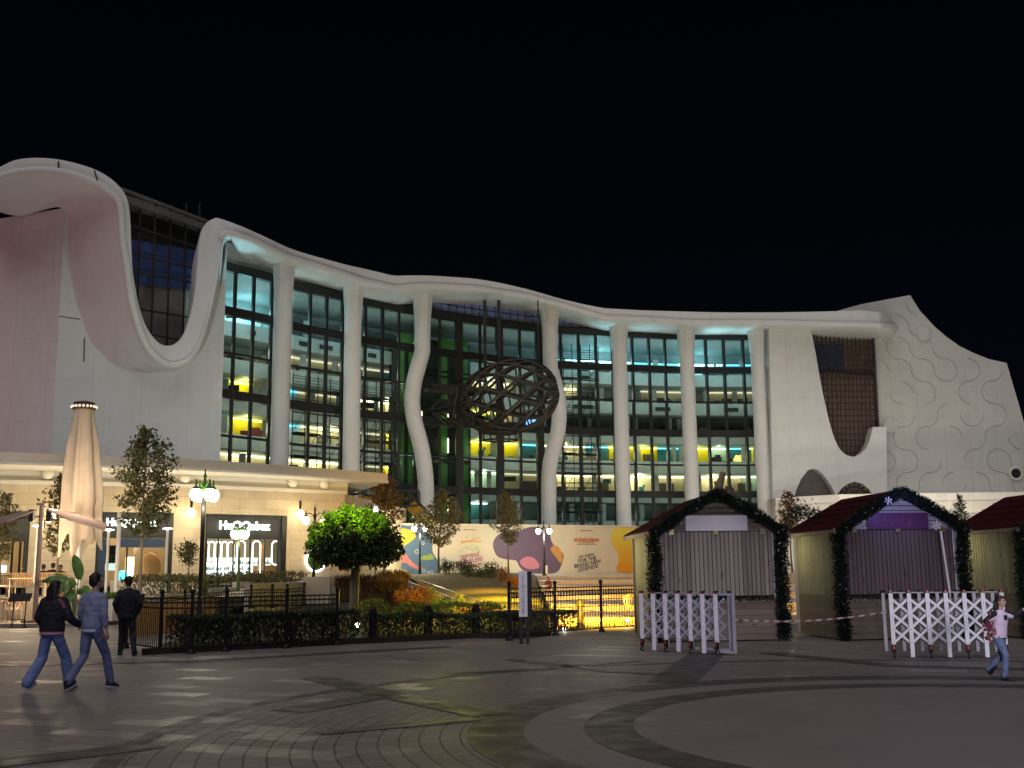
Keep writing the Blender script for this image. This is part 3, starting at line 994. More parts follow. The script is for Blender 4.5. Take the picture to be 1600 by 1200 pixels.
for k, (e_, c_) in {4: (150, (.62, .95, 1.0)), 3: (75, (.9, 1.0, .88)), 1: (110, (1.0, .95, .72)), -1: (40, (.8, 1, .9))}.items():
    for x in (352, 400, 450, 500, 550, 600, 745, 800, 850, 905, 960, 1010, 1060, 1115, 1165):
        if k == 4 and not (x < 420 or x > 860):
            e2 = e_ * .45
        else:
            e2 = e_
        p = plan(x, 2.6)
        point('atrium_fill', (p[0], p[1], 10.6 + 3.15 * k), e2, c_, .5)  # added ambient fill for the galleries, no fixtures
for k, secs in GAL.items():
    for (x0, x1, wm, sm2) in secs:
        if sm2 in ('yel', 'warm', 'white', 'pale'):
            p = plan((x0 + x1) / 2, 7.6)
            c_ = {'yel': (1, .9, .35), 'warm': (1, .86, .55), 'white': (.4, .9, 1), 'pale': (.9, 1, .75)}[sm2]
            point('gallery_light', (p[0], p[1], 10.4 + 3.15 * k + 1.45), (x1 - x0) * (1.5 if sm2 != 'white' else 2.6), c_, .25)
# pillars, furniture and railings that break up the galleries
rg_ = random.Random(21)
m_pill = mat('pillar_white', (.55, .56, .53), (.48, .49, .46), .6, 1)
m_furn = [mat('lounge_dark', (.05, .05, .05), rough=.7), mat('lounge_tan', (.35, .24, .14), rough=.7), mat('lounge_red', (.3, .06, .05), rough=.7), mat('lounge_teal', (.05, .25, .28), rough=.7)]
for fo in [o_ for o_ in hotel.children if o_.name.startswith('gallery_floor')]:
    z = max(v_.co.z for v_ in fo.data.vertices) + ORG[fo.name].z - 1.9
    k = round((z - 10.3) / 3.15)
    x = 336
    while x < 1200:
        if not 650 < x < 735:
            p = plan(x, rg_.choice((6.6, 7.4, 7.9)))
            u_ = rg_.random()
            if u_ < .3:
                m = MB(); m.box((p[0], p[1], z + .4), (.5, .5, 2.9)); m.build('pillar', m_pill, fo)
            elif u_ < .75:
                m = MB(); w_ = rg_.uniform(.5, 2.0); h_ = rg_.uniform(.5, 1.5)
                m.box((p[0], p[1], z - 1.0 + h_ / 2 + .35), (w_, .5, h_)); m.box((p[0] + .3, p[1], z - 1.0 + h_ + .45), (w_ * .4, .35, .3))
                m.build('furniture', rg_.choice(m_furn), fo)
            elif u_ < .85:
                m = MB(); m.box((p[0], p[1], z + 1.1), (rg_.uniform(.6, 1.4), .1, .5)); m.build('hanging_sign', m_furn[rg_.randrange(4)], fo)
        x += rg_.uniform(9, 24)
# a yellow flower emblem and a pale statue, as seen through the last bay
p = plan(1147, 8.0); z = 13.6
m = MB()
for q in range(6):
    a = q * PI / 3
    m.ball((p[0] + .38 * math.cos(a), p[1], z + .35 + .38 * math.sin(a)), (.24, .08, .24), 8)
m.ball((p[0], p[1], z + .35), (.22, .1, .22), 8)
m.build('flower_emblem', emis('flower_yellow', (1, .75, .1), 1.2), hotel)
p = plan(1116, 6.5); z = 22.9
m = MB(); m.tube([(p[0], p[1], z - 1), (p[0], p[1], z + .5), (p[0] + .05, p[1], z + 1.2)], [.14, .2, .1], 8); m.ball((p[0] + .05, p[1], z + 1.4), .16, 8)
m.tube([(p[0], p[1], z + .9), (p[0] + .5, p[1], z + 1.1), (p[0] + .6, p[1], z + 1.5)], .06, 6); m.tube([(p[0], p[1], z + .9), (p[0] - .4, p[1], z + .7)], .06, 6)
m.build('statue', mat('statue_teal', (.05, .16, .15), rough=.6), hotel)
p = plan(832, 4.7); m = MB(); m.box((p[0], p[1], 17.0), (1.5, .1, .9)); m.build('screen', emis('screen_blue', (.1, .35, 1), 2.5), hotel)
# top ceiling and back wall
cl = MB()
for x0, x1 in ((325, 1215),):
    xs = lin(x0, x1, 24)
    vs = []
    for x in xs:
        a = plan(x, .4); b_ = plan(x, 9.4)
        vs += [(a[0], a[1], 25.9), (b_[0], b_[1], 25.9)]
    cl.add(vs, [(2 * i, 2 * i + 1, 2 * i + 3, 2 * i + 2) for i in range(23)])
    cl.wall([plan(x, 9.6) for x in xs], 1.6, 30, .3)
cl.build('atrium_shell', m_gw['grey'], hotel)
# lift core with green panels
lc = MB()
for x0, x1 in ((655, 686), (691, 722)):
    lc.wall([plan(x, 3.2) for x in (x0, x1)], 1.6, 24, 2)
lc.wall([plan(x, 3.6) for x in (622, 735)], 1.6, 24.3, 1.6)
lo = lc.build('lift_core', mat('core_dark', (.02, .02, .018), rough=.7), hotel)
m_green = mat('green_panel', (.075, .22, .045), (.06, .18, .04), .6, 1)
for x0, x1, zt in ((624, 632, 24.5), (640, 646, 24.0), (686, 699, 24.6), (722, 731, 24.6)):
    gp = MB(); gp.wall([plan(x, 2.9) for x in (x0, x1)], 1.7, zt, .25)
    gp.build('green_panel', m_green, lo)
gp = MB(); gp.wall([plan(x, 2.85) for x in (622, 652)], 22.9, 24.4, .2)
gp.wall([plan(x, 2.85) for x in (686, 731)], 22.9, 24.4, .2)
gp.build('green_panel', m_green, lo)
ls = MB()
for x in (659, 688, 700):
    for z in (5, 8.2, 14, 16.6):
        p = plan(x, 2.6)
        ls.box((p[0], p[1], z), (.12, .1, 1.1 + .3 * math.sin(z)))
ls.build('light_strip', m_st['warm'], lo)
for x in (627, 643, 690, 726):
    for z in (5, 12, 19, 23):
        p = plan(x, 1.0)
        point('core_fill', (p[0], p[1], z), 26, (.9, 1, .8), .3)  # added points that brighten the green panels, no fixtures
# dark walkway beams across the centre
wk = MB()
wk.wall([plan(x, 1.5) for x in (655, 735)], 17.0, 18.3, .4)
wk.wall([plan(x, 1.5) for x in (655, 735)], 12.2, 12.5, .4)
wk.wall([plan(x, 1.5) for x in (655, 760)], 20.4, 20.55, .3)
wk.wall([plan(x, 1.5) for x in (655, 760)], 20.9, 21.0, .3)
wk.build('walkway_beam', MT['frame'], hotel)

# ---- right blocks
D2 = 111.5
poly = [(1201, 500), (1258, 508), (1265, 513), (1269, 524), (1275, 555), (1281, 590), (1288, 625), (1296, 660), (1304, 686), (1312, 702), (1322, 711), (1333, 714), (1344, 710), (1353, 701), (1359, 688), (1362, 675), (1364, 667), (1385, 667),
        (1386.5, 830), (1366, 830), (1365, 776), (1358, 764), (1348, 756), (1336, 752.5), (1325, 756), (1315, 763), (1307, 774), (1307, 830), (1306, 775), (1302, 765), (1296, 755), (1287, 742), (1278, 734), (1270, 732), (1262, 735), (1252, 748), (1244, 766), (1239, 785), (1236, 830), (1209, 830)]
o = Vector((0, D2, 0))
pr = MB()
pr.prism([(P(x, y, D2).x, P(x, y, D2).z) for x, y in poly], (0, D2, 0), (1, 0, 0), (0, 0, 1), -1.6)
iw = pr.build('end_wall', MT['clad'], hotel)
D3 = 113.4
relp = [(1300, 488), (1345, 475.5), (1422, 461), (1437, 485), (1460, 510), (1480, 527), (1500, 541), (1520, 551), (1545, 561), (1573, 567), (1580, 592), (1590, 625), (1600, 660), (1640, 760), (1660, 830), (1366, 830), (1372, 667), (1363, 527), (1362, 505)]
pr = MB()
pr.prism([(P(x, y, D3).x, P(x, y, D3).z) for x, y in relp], (0, D3, 0), (1, 0, 0), (0, 0, 1), -2.0)
rw2 = pr.build('relief_wall', MT['clad_pattern'], hotel)
# relief: quarter arcs on a grid
m_shade_line = mat('relief_shade_line', (.47, .47, .44), rough=.8)  # shade along the relief, put into a darker colour than the cladding
rg = MB()
Tz = 2.35
rnd = random.Random(5)


def inside(px, py, poly):
    c = False
    for i in range(len(poly)):
        (x0, y0), (x1, y1) = poly[i - 1], poly[i]
        if (y0 > py) != (y1 > py) and px < (x1 - x0) * (py - y0) / (y1 - y0) + x0:
            c = not c
    return c


r3 = [(P(x, y, D3).x, P(x, y, D3).z) for x, y in relp]
X0 = P(1372, 600, D3).x
for i in range(0, 9):
    for j in range(0, 10):
        cx = X0 + (i + .5) * Tz; cz = 8 + (j + .5) * Tz
        flip = rnd.random() < .5
        for s in (1, -1):
            if rnd.random() < .25:
                continue
            ox, oz = (cx - s * Tz / 2, cz - s * Tz / 2) if flip else (cx + s * Tz / 2, cz - s * Tz / 2)
            a0 = {(True, 1): 0, (True, -1): PI, (False, 1): PI / 2, (False, -1): -PI / 2}[(flip, s)]
            pts = [(ox + Tz / 2 * math.cos(a0 + q * PI / 16), D3 - .02, oz + Tz / 2 * math.sin(a0 + q * PI / 16)) for q in range(9)]
            if all(inside(p[0] + e, p[2] + .25, r3) and inside(p[0] - e, p[2], r3) for p in pts for e in (.2,)):
                rg.tube(pts, .042, 5)
rg.build('relief_shade_line', m_shade_line, rw2)
for x, y, r_ in ((1443, 522, .78), (1391, 665, .8)):
    dsc = MB()
    c = P(x, y, D3)
    dsc.tube([(c.x, D3 + .05, c.z), (c.x, D3 - .16, c.z), (c.x, D3 - .2, c.z)], [r_, r_, r_ * .93], 32)
    dsc.build('relief_disc', MT['clad_pattern'], rw2)
c = P(1587, 740, D3)
ph = MB()
ph.tube([(c.x + .62 * math.cos(q * PI / 12), D3 - .1, c.z + .62 * math.sin(q * PI / 12)) for q in range(24)], .14, 8, closed=True)
po = ph.build('porthole', MT['column'], rw2)
ph = MB(); ph.tube([(c.x, D3 - .03, c.z), (c.x, D3 - .06, c.z)], .6, 24)
ph.build('porthole_glass', MT['frame'], po)
# opening behind the end wall: brick-brown backing, blue sheet, dark grid
bk = MB()
bk.add([P(1255, 505, D3 + .6), P(1372, 505, D3 + .6), P(1380, 730, D3 + .6), P(1262, 730, D3 + .6)], [(3, 2, 1, 0)])
bko = bk.build('recessed_wall', mat('brown_wall', (.30, .21, .17), (.22, .16, .13), .8, .8), hotel)
bk = MB()
bk.add([P(1268, 536, D3 + .4), P(1318, 538, D3 + .4), P(1319, 578, D3 + .4), P(1272, 578, D3 + .4)], [(3, 2, 1, 0)])
bk.build('blue_sheeting', MT['tarp'], bko)
gg = MB()
for i in range(15):
    xt = 1270 + i * 6.6
    gg.beam(P(xt, 512, D3 - .3), P(xt + 7, 725 if xt < 1362 else 668, D3 - .3), .11, .11)
for j in range(21):
    y = 524 + j * 9.6
    gg.beam(P(1262, y, D3 - .3), P(1363 + (y - 524) * .058, y + 1, D3 - .3), .10, .10)
gg.beam(P(1363.5, 522, D3 - .5), P(1371.5, 667, D3 - .5), .25, .25)
gg.beam(P(1272, 580, D3 + .3), P(1368, 585, D3 + .3), .2, .25)
gg.build('lattice_frame', MT['grid_brown'], bko)
nb = MB()
nb.add([P(1230, 725, D2 + 1.2), P(1312, 725, D2 + 1.2), P(1312, 830, D2 + 1.2), P(1230, 830, D2 + 1.2)], [(3, 2, 1, 0)])
nb.build('arch_niche', mat('niche_grey', (.16, .15, .14), rough=.8), hotel)
nb = MB()
nb.add([P(1307, 745, D2 + 1.2), P(1370, 745, D2 + 1.2), P(1370, 830, D2 + 1.2), P(1307, 830, D2 + 1.2)], [(3, 2, 1, 0)])
no = nb.build('arch_niche', mat('niche_tan', (.42, .36, .28), rough=.8), hotel)
lt = MB()
cc = P(1336, 775, D2 + .5)
for r_ in (.55, 1.0, 1.45):
    lt.tube([(cc.x + r_ * math.cos(q * PI / 12), D2 + .5, cc.z + r_ * math.sin(q * PI / 12)) for q in range(13)], .05, 5)
for q in range(9):
    a = q * PI / 8
    lt.tube([(cc.x + .2 * math.cos(a), D2 + .5, cc.z + .2 * math.sin(a)), (cc.x + 1.85 * math.cos(a), D2 + .5, cc.z + 1.6 * math.sin(a))], .05, 5)
    e = a + .2
    lt.tube([(cc.x + 1.2 * math.cos(e) + .28 * math.cos(s), D2 + .5, cc.z + 1.1 * abs(math.sin(e)) + .28 * math.sin(s)) for s in [i * PI / 5 for i in range(10)]], .04, 5, closed=True)
lt.build('arch_lattice', MT['grid_brown'], no)
# cyan-lit slot beside the last column
sl = MB()
sl.tube([P(1200, 515, 113.5), P(1206, 800, 113.5)], .42, 12)
sl.build('slot_pilaster', MT['column'], hotel)
# low cream base in front of the right block
lb = MB()
pl = [(P(1212, 790, 108).x, 108.0), (P(1312, 780, 104).x, 104.0), (P(1660, 775, 103).x, 103.0)]
zt = P(1400, 771.5, 104).z
lb.wall(pl, zt - .78, zt, 1.0)
lb.wall([(x, y + .25) for x, y in pl], zt - 2.1, zt - .8, 1.0)
lb.wall([(x, y + .5) for x, y in pl], 1.6, zt - 2.1, 1.0)
lb.wall([(x, y - .35) for x, y in pl], zt - 2.25, zt - 2.08, .8)
lb.wall([(x, y - .2) for x, y in pl], zt - .92, zt - .8, .8)
lb.add([(pl[0][0], 108, zt - .05), (pl[1][0], 104, zt - .05), (pl[2][0], 103, zt - .05), (pl[2][0], 114, zt - .05), (pl[0][0], 114, zt - .05)], [(0, 1, 2, 3, 4)])
lb.build('base_storey', panelmat('base_panels', (.74, .71, .64), (.72, .69, .62), 1.25, 30, mk=.75, mort=.012), hotel)
for x in (1260, 1420, 1540):
    q = P(x, 850, 96)
    point('base_light', (q.x, 97, 4), 900, (1, .9, .72), .3)
# added spots stand in for interior cyan spilling onto the soffit
for x, e in ((366, 500), (950, 260), (1010, 200), (1120, 420), (1165, 300)):
    p = plan(x, -1.4)
    spot('soffit_spill', (p[0], p[1], 23.2), (p[0], p[1] - 1.2, 27), e, (.35, .85, 1.0), 75, 1, .15)

# ---- scaffolds inside the atrium
m_scaf = mat('scaffold_tube', (.05, .05, .05), rough=.5, metal=.4)
for (x0, x1, z0, z1, lab) in ((459, 556, 2, 18.8, 'dark tube scaffold tower inside the second glazed bay from the left'), (562, 628, 2, 19.4, 'dark tube scaffold tower inside the bay left of the first wavy column'), (866, 935, 2, 25, 'tall thin scaffold tower inside the bay right of the second wavy column')):
    p0 = plan((x0 + x1) / 2, 2.2)
    t_ = thing('scaffold_tower', lab, 'scaffold', (p0[0], p0[1], 1.6), 'scaffold towers inside the atrium')
    a = MB(); b_ = MB()
    xs = lin(x0, x1, 6)
    for dd in (1.2, 2.4):
        for x in xs:
            p = plan(x, dd)
            a.tube([(p[0], p[1], 1.6), (p[0], p[1], z1)], .045, 5)
        z = z0
        while z < z1:
            for zz, r_ in ((z, .06), (z + .5, .03), (z + 1.0, .03)):
                b_.tube([plan(x, dd) + (zz,) for x in xs], r_, 4)
            z += 1.95
    for i in range(5):
        z = z0
        while z < z1 - 2:
            if rnd.random() < .5:
                b_.tube([plan(xs[i], 1.15) + (z,), plan(xs[i + 1], 1.15) + (z + 1.95,)], .03, 4)
            z += 1.95
    dk = MB()
    z = z0
    while z < z1:
        if rnd.random() < .7:
            i = rnd.randrange(4)
            pa, pb = plan(xs[i], 1.8), plan(xs[i + 2 if i < 4 else 5], 1.8)
            dk.beam(pa + (z + .08,), pb + (z + .08,), 1.0, .07)
        z += 1.95
    a.build('standard', m_scaf, t_); b_.build('ledger', m_scaf, t_); dk.build('deck', m_scaf, t_)

# ---- lattice airship frame
DA = 100.5
c = P(796, 621, DA)
ax = Vector((.97, -.12, .20)).normalized()
uu = Vector((0, 1, 0)); uu = (uu - ax * uu.dot(ax)).normalized(); ww = ax.cross(uu)
air = thing('lattice_airship', 'dark steel lattice frame shaped like an airship, hung in front of the glass', 'sculpture', c)
La, Ra = 4.5, 3.3


def ell(s, t_, k=1.0):
    s = max(-1, min(1, s))
    r_ = Ra * math.sqrt(max(0.0, 1 - abs(s) ** 2.3)) * k
    return c + ax * (s * La) + uu * (r_ * math.cos(t_)) + ww * (r_ * math.sin(t_))


hull = MB()
RIB = [-.97, -.78, -.45, -.08, .29, .62, .86, .98]
NN = 11
for s in RIB:
    hull.tube([ell(s, q * PI / 14) for q in range(28)], .09, 5, closed=True)
for i_ in range(len(RIB) - 1):
    o0, o1 = (i_ % 2) * .5, ((i_ + 1) % 2) * .5
    for j_ in range(NN):
        a0 = (j_ + o0) * 2 * PI / NN
        for sg in (-.5, .5):
            a1 = a0 + sg * 2 * PI / NN
            sm3 = (RIB[i_] + RIB[i_ + 1]) / 2
            hull.tube([ell(RIB[i_], a0), ell(sm3, (a0 + a1) / 2), ell(RIB[i_ + 1], a1)], .15, 5)
hull.tube([ell(s, 4.45) for s in lin(-.95, .97, 15)], .2, 5)
hull.build('hull_frame', MT['lattice'], air)
gd = MB()
gc = P(781, 676, DA - .5)
for dz, wx in ((.75, 2.0), (0, 1.9), (-.7, 1.6)):
    gd.tube([(gc.x + wx * math.cos(q * PI / 8), gc.y + 1.0 * math.sin(q * PI / 8), gc.z + dz) for q in range(16)], .08, 5, closed=True)
for q in range(12):
    a = q * PI / 6
    gd.tube([(gc.x + 2 * math.cos(a), gc.y + math.sin(a), gc.z + .8), (gc.x + 1.6 * math.cos(a), gc.y + .95 * math.sin(a), gc.z - .7)], .07, 5)
gd.build('gondola', MT['lattice'], air)
tl = MB()
tb = P(676, 642, DA + 2)
for a_, b_ in (((668, 612), (726, 600)), ((668, 668), (728, 655)), ((668, 640), (722, 632)), ((672, 640), (700, 612)), ((672, 640), (702, 668)), ((700, 612), (704, 668)), ((704, 668), (716, 604)), ((716, 604), (724, 662)), ((684, 642), (716, 664)), ((676, 648), (706, 640)), ((690, 622), (712, 655))):
    tl.tube([P(a_[0], a_[1], DA + 2), P(b_[0], b_[1], DA + 1)], .09, 5)
tl.build('tail_frame', MT['lattice'], air)
for x, y in ((758, 572), (780, 558), (842, 575)):
    p = P(x, y, DA + .6)
    hg = MB()
    hg.beam(p, (p.x, p.y, 26.9), .3 if x != 842 else .12, .3 if x != 842 else .12)
    hg.build('hanger', MT['frame'], air)
hg = MB()
hg.beam(P(664, 606, DA + 2.5), P(742, 612, DA + 2.5), .5, .9)
hg.build('support_beam', MT['frame'], air)

# ================================================================== SHOP BUILDING
SWT = [(-80, 51.2), (0, 52.0), (150, 53.6), (300, 55.7), (420, 58.2), (537, 61.0)]


def SWD(x):
    return smooth_tab(SWT, x)


def sw(x, dd=0.0):
    p = P(x, 850, SWD(x) + dd)
    return (p.x, p.y)


shop = thing('shop_building', 'low limestone shop building with lit shopfronts under a white flat canopy', 'building', (-17, 55, 1.0))
ZL = 4.86      # lintel underside
ZW = 6.12
OPEN = [(-80, 45), (150, 270), (320, 448)]
wm = MB()
for x0, x1 in ((45, 150), (270, 320), (448, 538)):
    wm.wall([sw(x) for x in lin(x0, x1, 6)], .9, ZW, .6)
for x0, x1 in OPEN:
    wm.wall([sw(x) for x in lin(x0, x1, 6)], ZL, ZW, .6)
e = sw(538)
wm.wall([e, (e[0] + 2.0, e[1] + 14)], .9, ZW, .6)
wm.build('wall', MT['limestone'], shop)
fz = MB()
fz.wall([sw(x, .1) for x in lin(-80, 542, 16)], ZW, 7.0, .5)
fz.wall([sw(x, -.18) for x in lin(-80, 541, 16)], ZW - .02, ZW + .16, .3)
for x in (68, 285, 455, 505):
    p = sw(x, -.1)
    fz.ball((p[0], p[1], 6.62), (.3, .3, .28), 10)
fz.build('frieze', MT['cream'], shop)
cn = MB()
CT = [(-80, 48.2), (0, 49.0), (160, 51), (320, 53.3), (460, 56.8), (606, 61.4)]
cp = []
for x in lin(-80, 606, 18):
    p = P(x, 735, smooth_tab(CT, x)); cp.append((p.x, p.y))
cn.wall(cp, 6.72, 7.26, .3)
tp_ = cp + [(-13.5, 77), (cp[0][0] - 6, 77)]
n = len(tp_)
cn.add([(x, y + .02, 7.24) for x, y in tp_] + [(x, y + .02, 6.74) for x, y in tp_], [list(range(n)), list(range(n, 2 * n))[::-1]])
cn.wall([(cp[-1][0] - .02, cp[-1][1] + .05), (-13.5, 77)], 6.73, 7.25, .3)
cn.tube([(x, y - .05, 6.78) for x, y in cp], .09, 6)
cn.build('canopy', MT['cream'], shop)
m_int = mat('shop_interior', (.5, .4, .28), (.4, .32, .22), .7, .6)
m_white = mat('white_paint', (.78, .76, .72), (.72, .7, .66), .5, 2)
m_wood = mat('warm_wood', (.42, .24, .11), (.3, .165, .075), .5, 3, stretch=(1, 1, .15))
m_navy = mat('navy_awning', (.03, .05, .10), rough=.7)
m_fascia = mat('sign_fascia', (.02, .022, .02), rough=.4)
m_sign = emis('sign_letters', (.85, 1.0, .92), 5)
m_lw = emis('lit_white', (1.0, .93, .8), 4)
m_lc = emis('lit_cool', (.75, 1.0, .92), .9)
m_ly = emis('lit_yellow', (1.0, .85, .35), 4)
m_lcy = emis('lit_cyan', (.05, .85, 1.0), 4)
for oi, (x0, x1) in enumerate(OPEN):
    xs = lin(x0 + .5, x1 - .5, 5)
    ro = MB()
    ro.wall([sw(x, 5) for x in (x0 - 8, x1 + 8)], 1.0, 5.2, .1)
    a = sw(x0 - 3, .6); b_ = sw(x0 - 10, 5)
    ro.wall([b_, a], 1.0, 5.2, .1)
    a = sw(x1 + 3, .6); b_ = sw(x1 + 3, 5)
    ro.wall([a, b_], 1.0, 5.2, .1)
    q = [sw(x0 - 8, .5), sw(x1 + 3, .5), sw(x1 + 5, 5), sw(x0 - 12, 5)]
    ro.add([(x, y, 4.84) for x, y in q], [(0, 1, 2, 3)])
    ro.add([(x, y, 1.35) for x, y in q], [(3, 2, 1, 0)])
    rr_ = ro.build('shop_room', m_int, shop)
    fr = MB()
    zs = 3.62 if oi else 3.45
    fr.wall([sw(x, .18) for x in xs], zs, ZL - .01, .15)
    fr.wall([sw(x0 + .6, .05), sw(x0 + 4, .05)], 1.0, ZL - .01, .4)
    fr.wall([sw(x1 - 8, .05), sw(x1 - .6, .05)], 1.0, ZL - .01, .4)
    fr.wall([sw(x, .1) for x in xs], ZL - .16, ZL - .02, .3)
    for x in {0: (20, 32), 1: (186, 199, 222), 2: (341, 365, 391, 414, 434)}[oi]:
        p = sw(x, .3); fr.box((p[0], p[1], 2.4), (.07, .07, 2.6))
    fo = fr.build('shopfront', m_fascia, shop)
    gl = MB()
    gl.add([sw(x, .33) + (1.2,) for x in xs] + [sw(x, .33) + (zs + .1,) for x in xs], [(i, i + 1, 6 + i, 5 + i) for i in range(4)])
    gl.build('glass', MT['shopglass'], fo)
    p = sw((x0 + x1) / 2, 2.4)
    for dx in (-1.2, 1.2):
        point('shop_light', (p[0] + dx, p[1], 4.3), 130 if oi != 2 else 55, (1.0, .80, .5) if oi != 2 else (.95, .95, .85), .25)
    if oi == 2:
        c_ = sw(382, .1); u_ = Vector((sw(440)[0] - sw(330)[0], sw(440)[1] - sw(330)[1], 0))
        text('sign_lettering', 'HuQQabaz', .60, (c_[0], c_[1] - .05, 4.28), u_, (0, 0, 1), m_sign, fo, .1, bold=.006)
        lp = MB()
        un = u_.normalized()
        for x in (322, 331, 341, 351, 361, 377, 401, 431):
            tall = x in (377, 401, 431)
            c0 = Vector(sw(x, 1.2) + (0,))
            h0, h1 = (1.5 if tall and x != 431 else 2.55), 3.35
            wv = .16 if not tall else .22
            pts = []
            for q in range(9):
                a = PI * q / 8
                pts.append(c0 + un * (wv * math.cos(a)) + Vector((0, 0, h1 + wv * math.sin(a))))
            if x in (377, 401):
                pts = [c0 + un * wv + Vector((0, 0, h0))] + pts + [c0 - un * wv + Vector((0, 0, h0))]
                lp.tube(pts, .035, 6)
            else:
                for q in range(9):
                    a = PI + PI * q / 8
                    pts.append(c0 + un * (wv * math.cos(a)) + Vector((0, 0, h0 + wv * math.sin(a))))
                lp.tube(pts, .035, 6, closed=True)
        lp.build('arch_lamp', m_lw, rr_)
        sh = MB(); sb = MB()
        rn = random.Random(3)
        for z in (1.75, 2.05, 2.35):
            sh.wall([sw(x, 3.2) for x in lin(318, 424, 4)], z, z + .04, .35)
            for x in lin(322, 422, 34):
                if rn.random() < .8:
                    p = sw(x, 3.3); hgt_ = rn.uniform(.1, .24)
                    sb.lathe((p[0], p[1], z + .04), [(.045, 0), (.045, hgt_ * .65), (.018, hgt_ * .8), (.018, hgt_)], 6)
        sh.wall([sw(x, 3.65) for x in lin(318, 424, 4)], 1.6, 2.75, .05)
        sh.build('bottle_shelf', m_lc, rr_)
        sb.build('bottle', mat('bottle_glass', (.12, .10, .08), (.5, .5, .45), .2, var='island'), rr_)
        wp = MB(); wp.wall([sw(405, 2.5), sw(415, 2.5)], 1.4, 3.5, .1); wp.box(sw(417, 1.5) + (1.85,), (1.3, .5, .9))
        wp.build('wood_panel', m_wood, rr_)
    if oi == 1:
        c_ = sw(204, .1); u_ = Vector((sw(260)[0] - sw(160)[0], sw(260)[1] - sw(160)[1], 0))
        text('sign_lettering', 'HuQQabaz', .50, (c_[0], c_[1] - .05, 4.36), u_, (0, 0, 1), m_sign, fo, .1, bold=.012)
        text('sign_lettering', 'LOUNGE', .26, (c_[0], c_[1] - .05, 3.95), u_, (0, 0, 1), m_sign, fo, .1, bold=.006) if False else None
        aw = MB(); aw.wall([sw(x, .12) for x in (186, 258)], 3.18, 3.6, .1)
        aw.wall([sw(x, .12) for x in (152, 166)], 1.3, 3.6, .1)
        aw.build('awning', m_navy, fo)
        p1 = MB(); p1.wall([sw(x, 2.2) for x in (227, 246)], 1.5, 3.0, .1); p1.ball(sw(236, 2.1) + (2.3,), (.55, .15, .7), 14)
        p1.build('wood_panel', m_wood, rr_)
        p1 = MB(); p1.wall([sw(x, 1.8) for x in (198, 211)], 1.5, 2.75, .2); p1.build('lit_cabinet', m_ly, rr_)
        p1 = MB(); p1.ball(sw(194, .8) + (1.75,), (.3, .12, .34), 10); p1.build('cyan_lamp', m_lcy, rr_)
        p1 = MB(); p1.wall([sw(x, 1.2) for x in (165, 186)], 2.1, 2.5, .1); p1.build('lit_counter', m_lc, rr_)
        p1 = MB(); p1.wall([sw(x, 1.1) for x in (158, 182)], 2.5, 3.3, .1)
        for x in (160, 166, 172, 178):
            p1.ball(sw(x, .9) + (2.62,), (.25, .2, .2), 8)
        p1.build('dark_planting', mat('dark_planting', (.015, .03, .02), rough=.8), rr_)
        p1 = MB()
        p1.wall([sw(x, -.2) for x in (176, 258)], 1.0, 1.62, .12); p1.build('low_wall', mat('pale_stone', (.5, .46, .4), (.42, .39, .34), .7, 1), shop)
        p1 = MB()
        rn = random.Random(8)
        for x in lin(206, 256, 9):
            p = sw(x, -.14); p1.lathe((p[0], p[1], 1.62), [(.06, 0), (.06, .02), (.015, .03), (.05, .15), (.05, .2)], 8)
        p1.build('table_glass', m_white, shop)
    if oi == 0:
        p1 = MB(); p1.wall([sw(x, 1.2) for x in (-10, 12)], 2.05, 2.35, .1); p1.build('lit_counter', m_lw, rr_)
        p1 = MB(); p1.wall([sw(x, 1.6) for x in (-60, 17)], 1.3, 3.3, .1); p1.build('wood_panel', mat('pale_wood', (.6, .45, .28), (.5, .36, .2), .5, 2), rr_)
for x in (-30, 20, 98, 150, 210, 262, 297, 330, 385, 440, 475, 510):
    p = sw(x, -2.3)
    point('canopy_fill', (p[0], p[1], 4.4), 80, (1.0, .88, .64), .2)  # added points for an even wash on the wall, no fixtures
# round mirror with a ring light
mc = Vector(sw(493) + (2.55,)); u_ = Vector((sw(520)[0] - sw(470)[0], sw(520)[1] - sw(470)[1], 0)).normalized(); nv = Vector((u_.y, -u_.x, 0))
mr = thing('ring_light', 'round wall planter ringed by a glowing white tube, behind the round tree', 'wall light', mc)
m = MB()
m.tube([mc + nv * .1 + u_ * (.58 * math.cos(q * PI / 16)) + Vector((0, 0, .58 * math.sin(q * PI / 16))) for q in range(32)], .05, 8, closed=True)
m.build('light_tube', emis('ring_white', (1, 1, .92), 4.5), mr)
m = MB()
m.tube([mc, mc + nv * .06], .56, 24)
m.build('backing', MT['frame'], mr)
m = MB()
rn = random.Random(2)
for i in range(700):
    a = rn.uniform(0, 2 * PI); r_ = .5 * math.sqrt(rn.random())
    m.leaf(mc + nv * rn.uniform(.07, .16) + u_ * (r_ * math.cos(a)) + Vector((0, 0, r_ * math.sin(a))), .09)
m.build('moss', leafmat('moss_leaf', (.16, .3, .05), (.08, .18, .03)), mr)
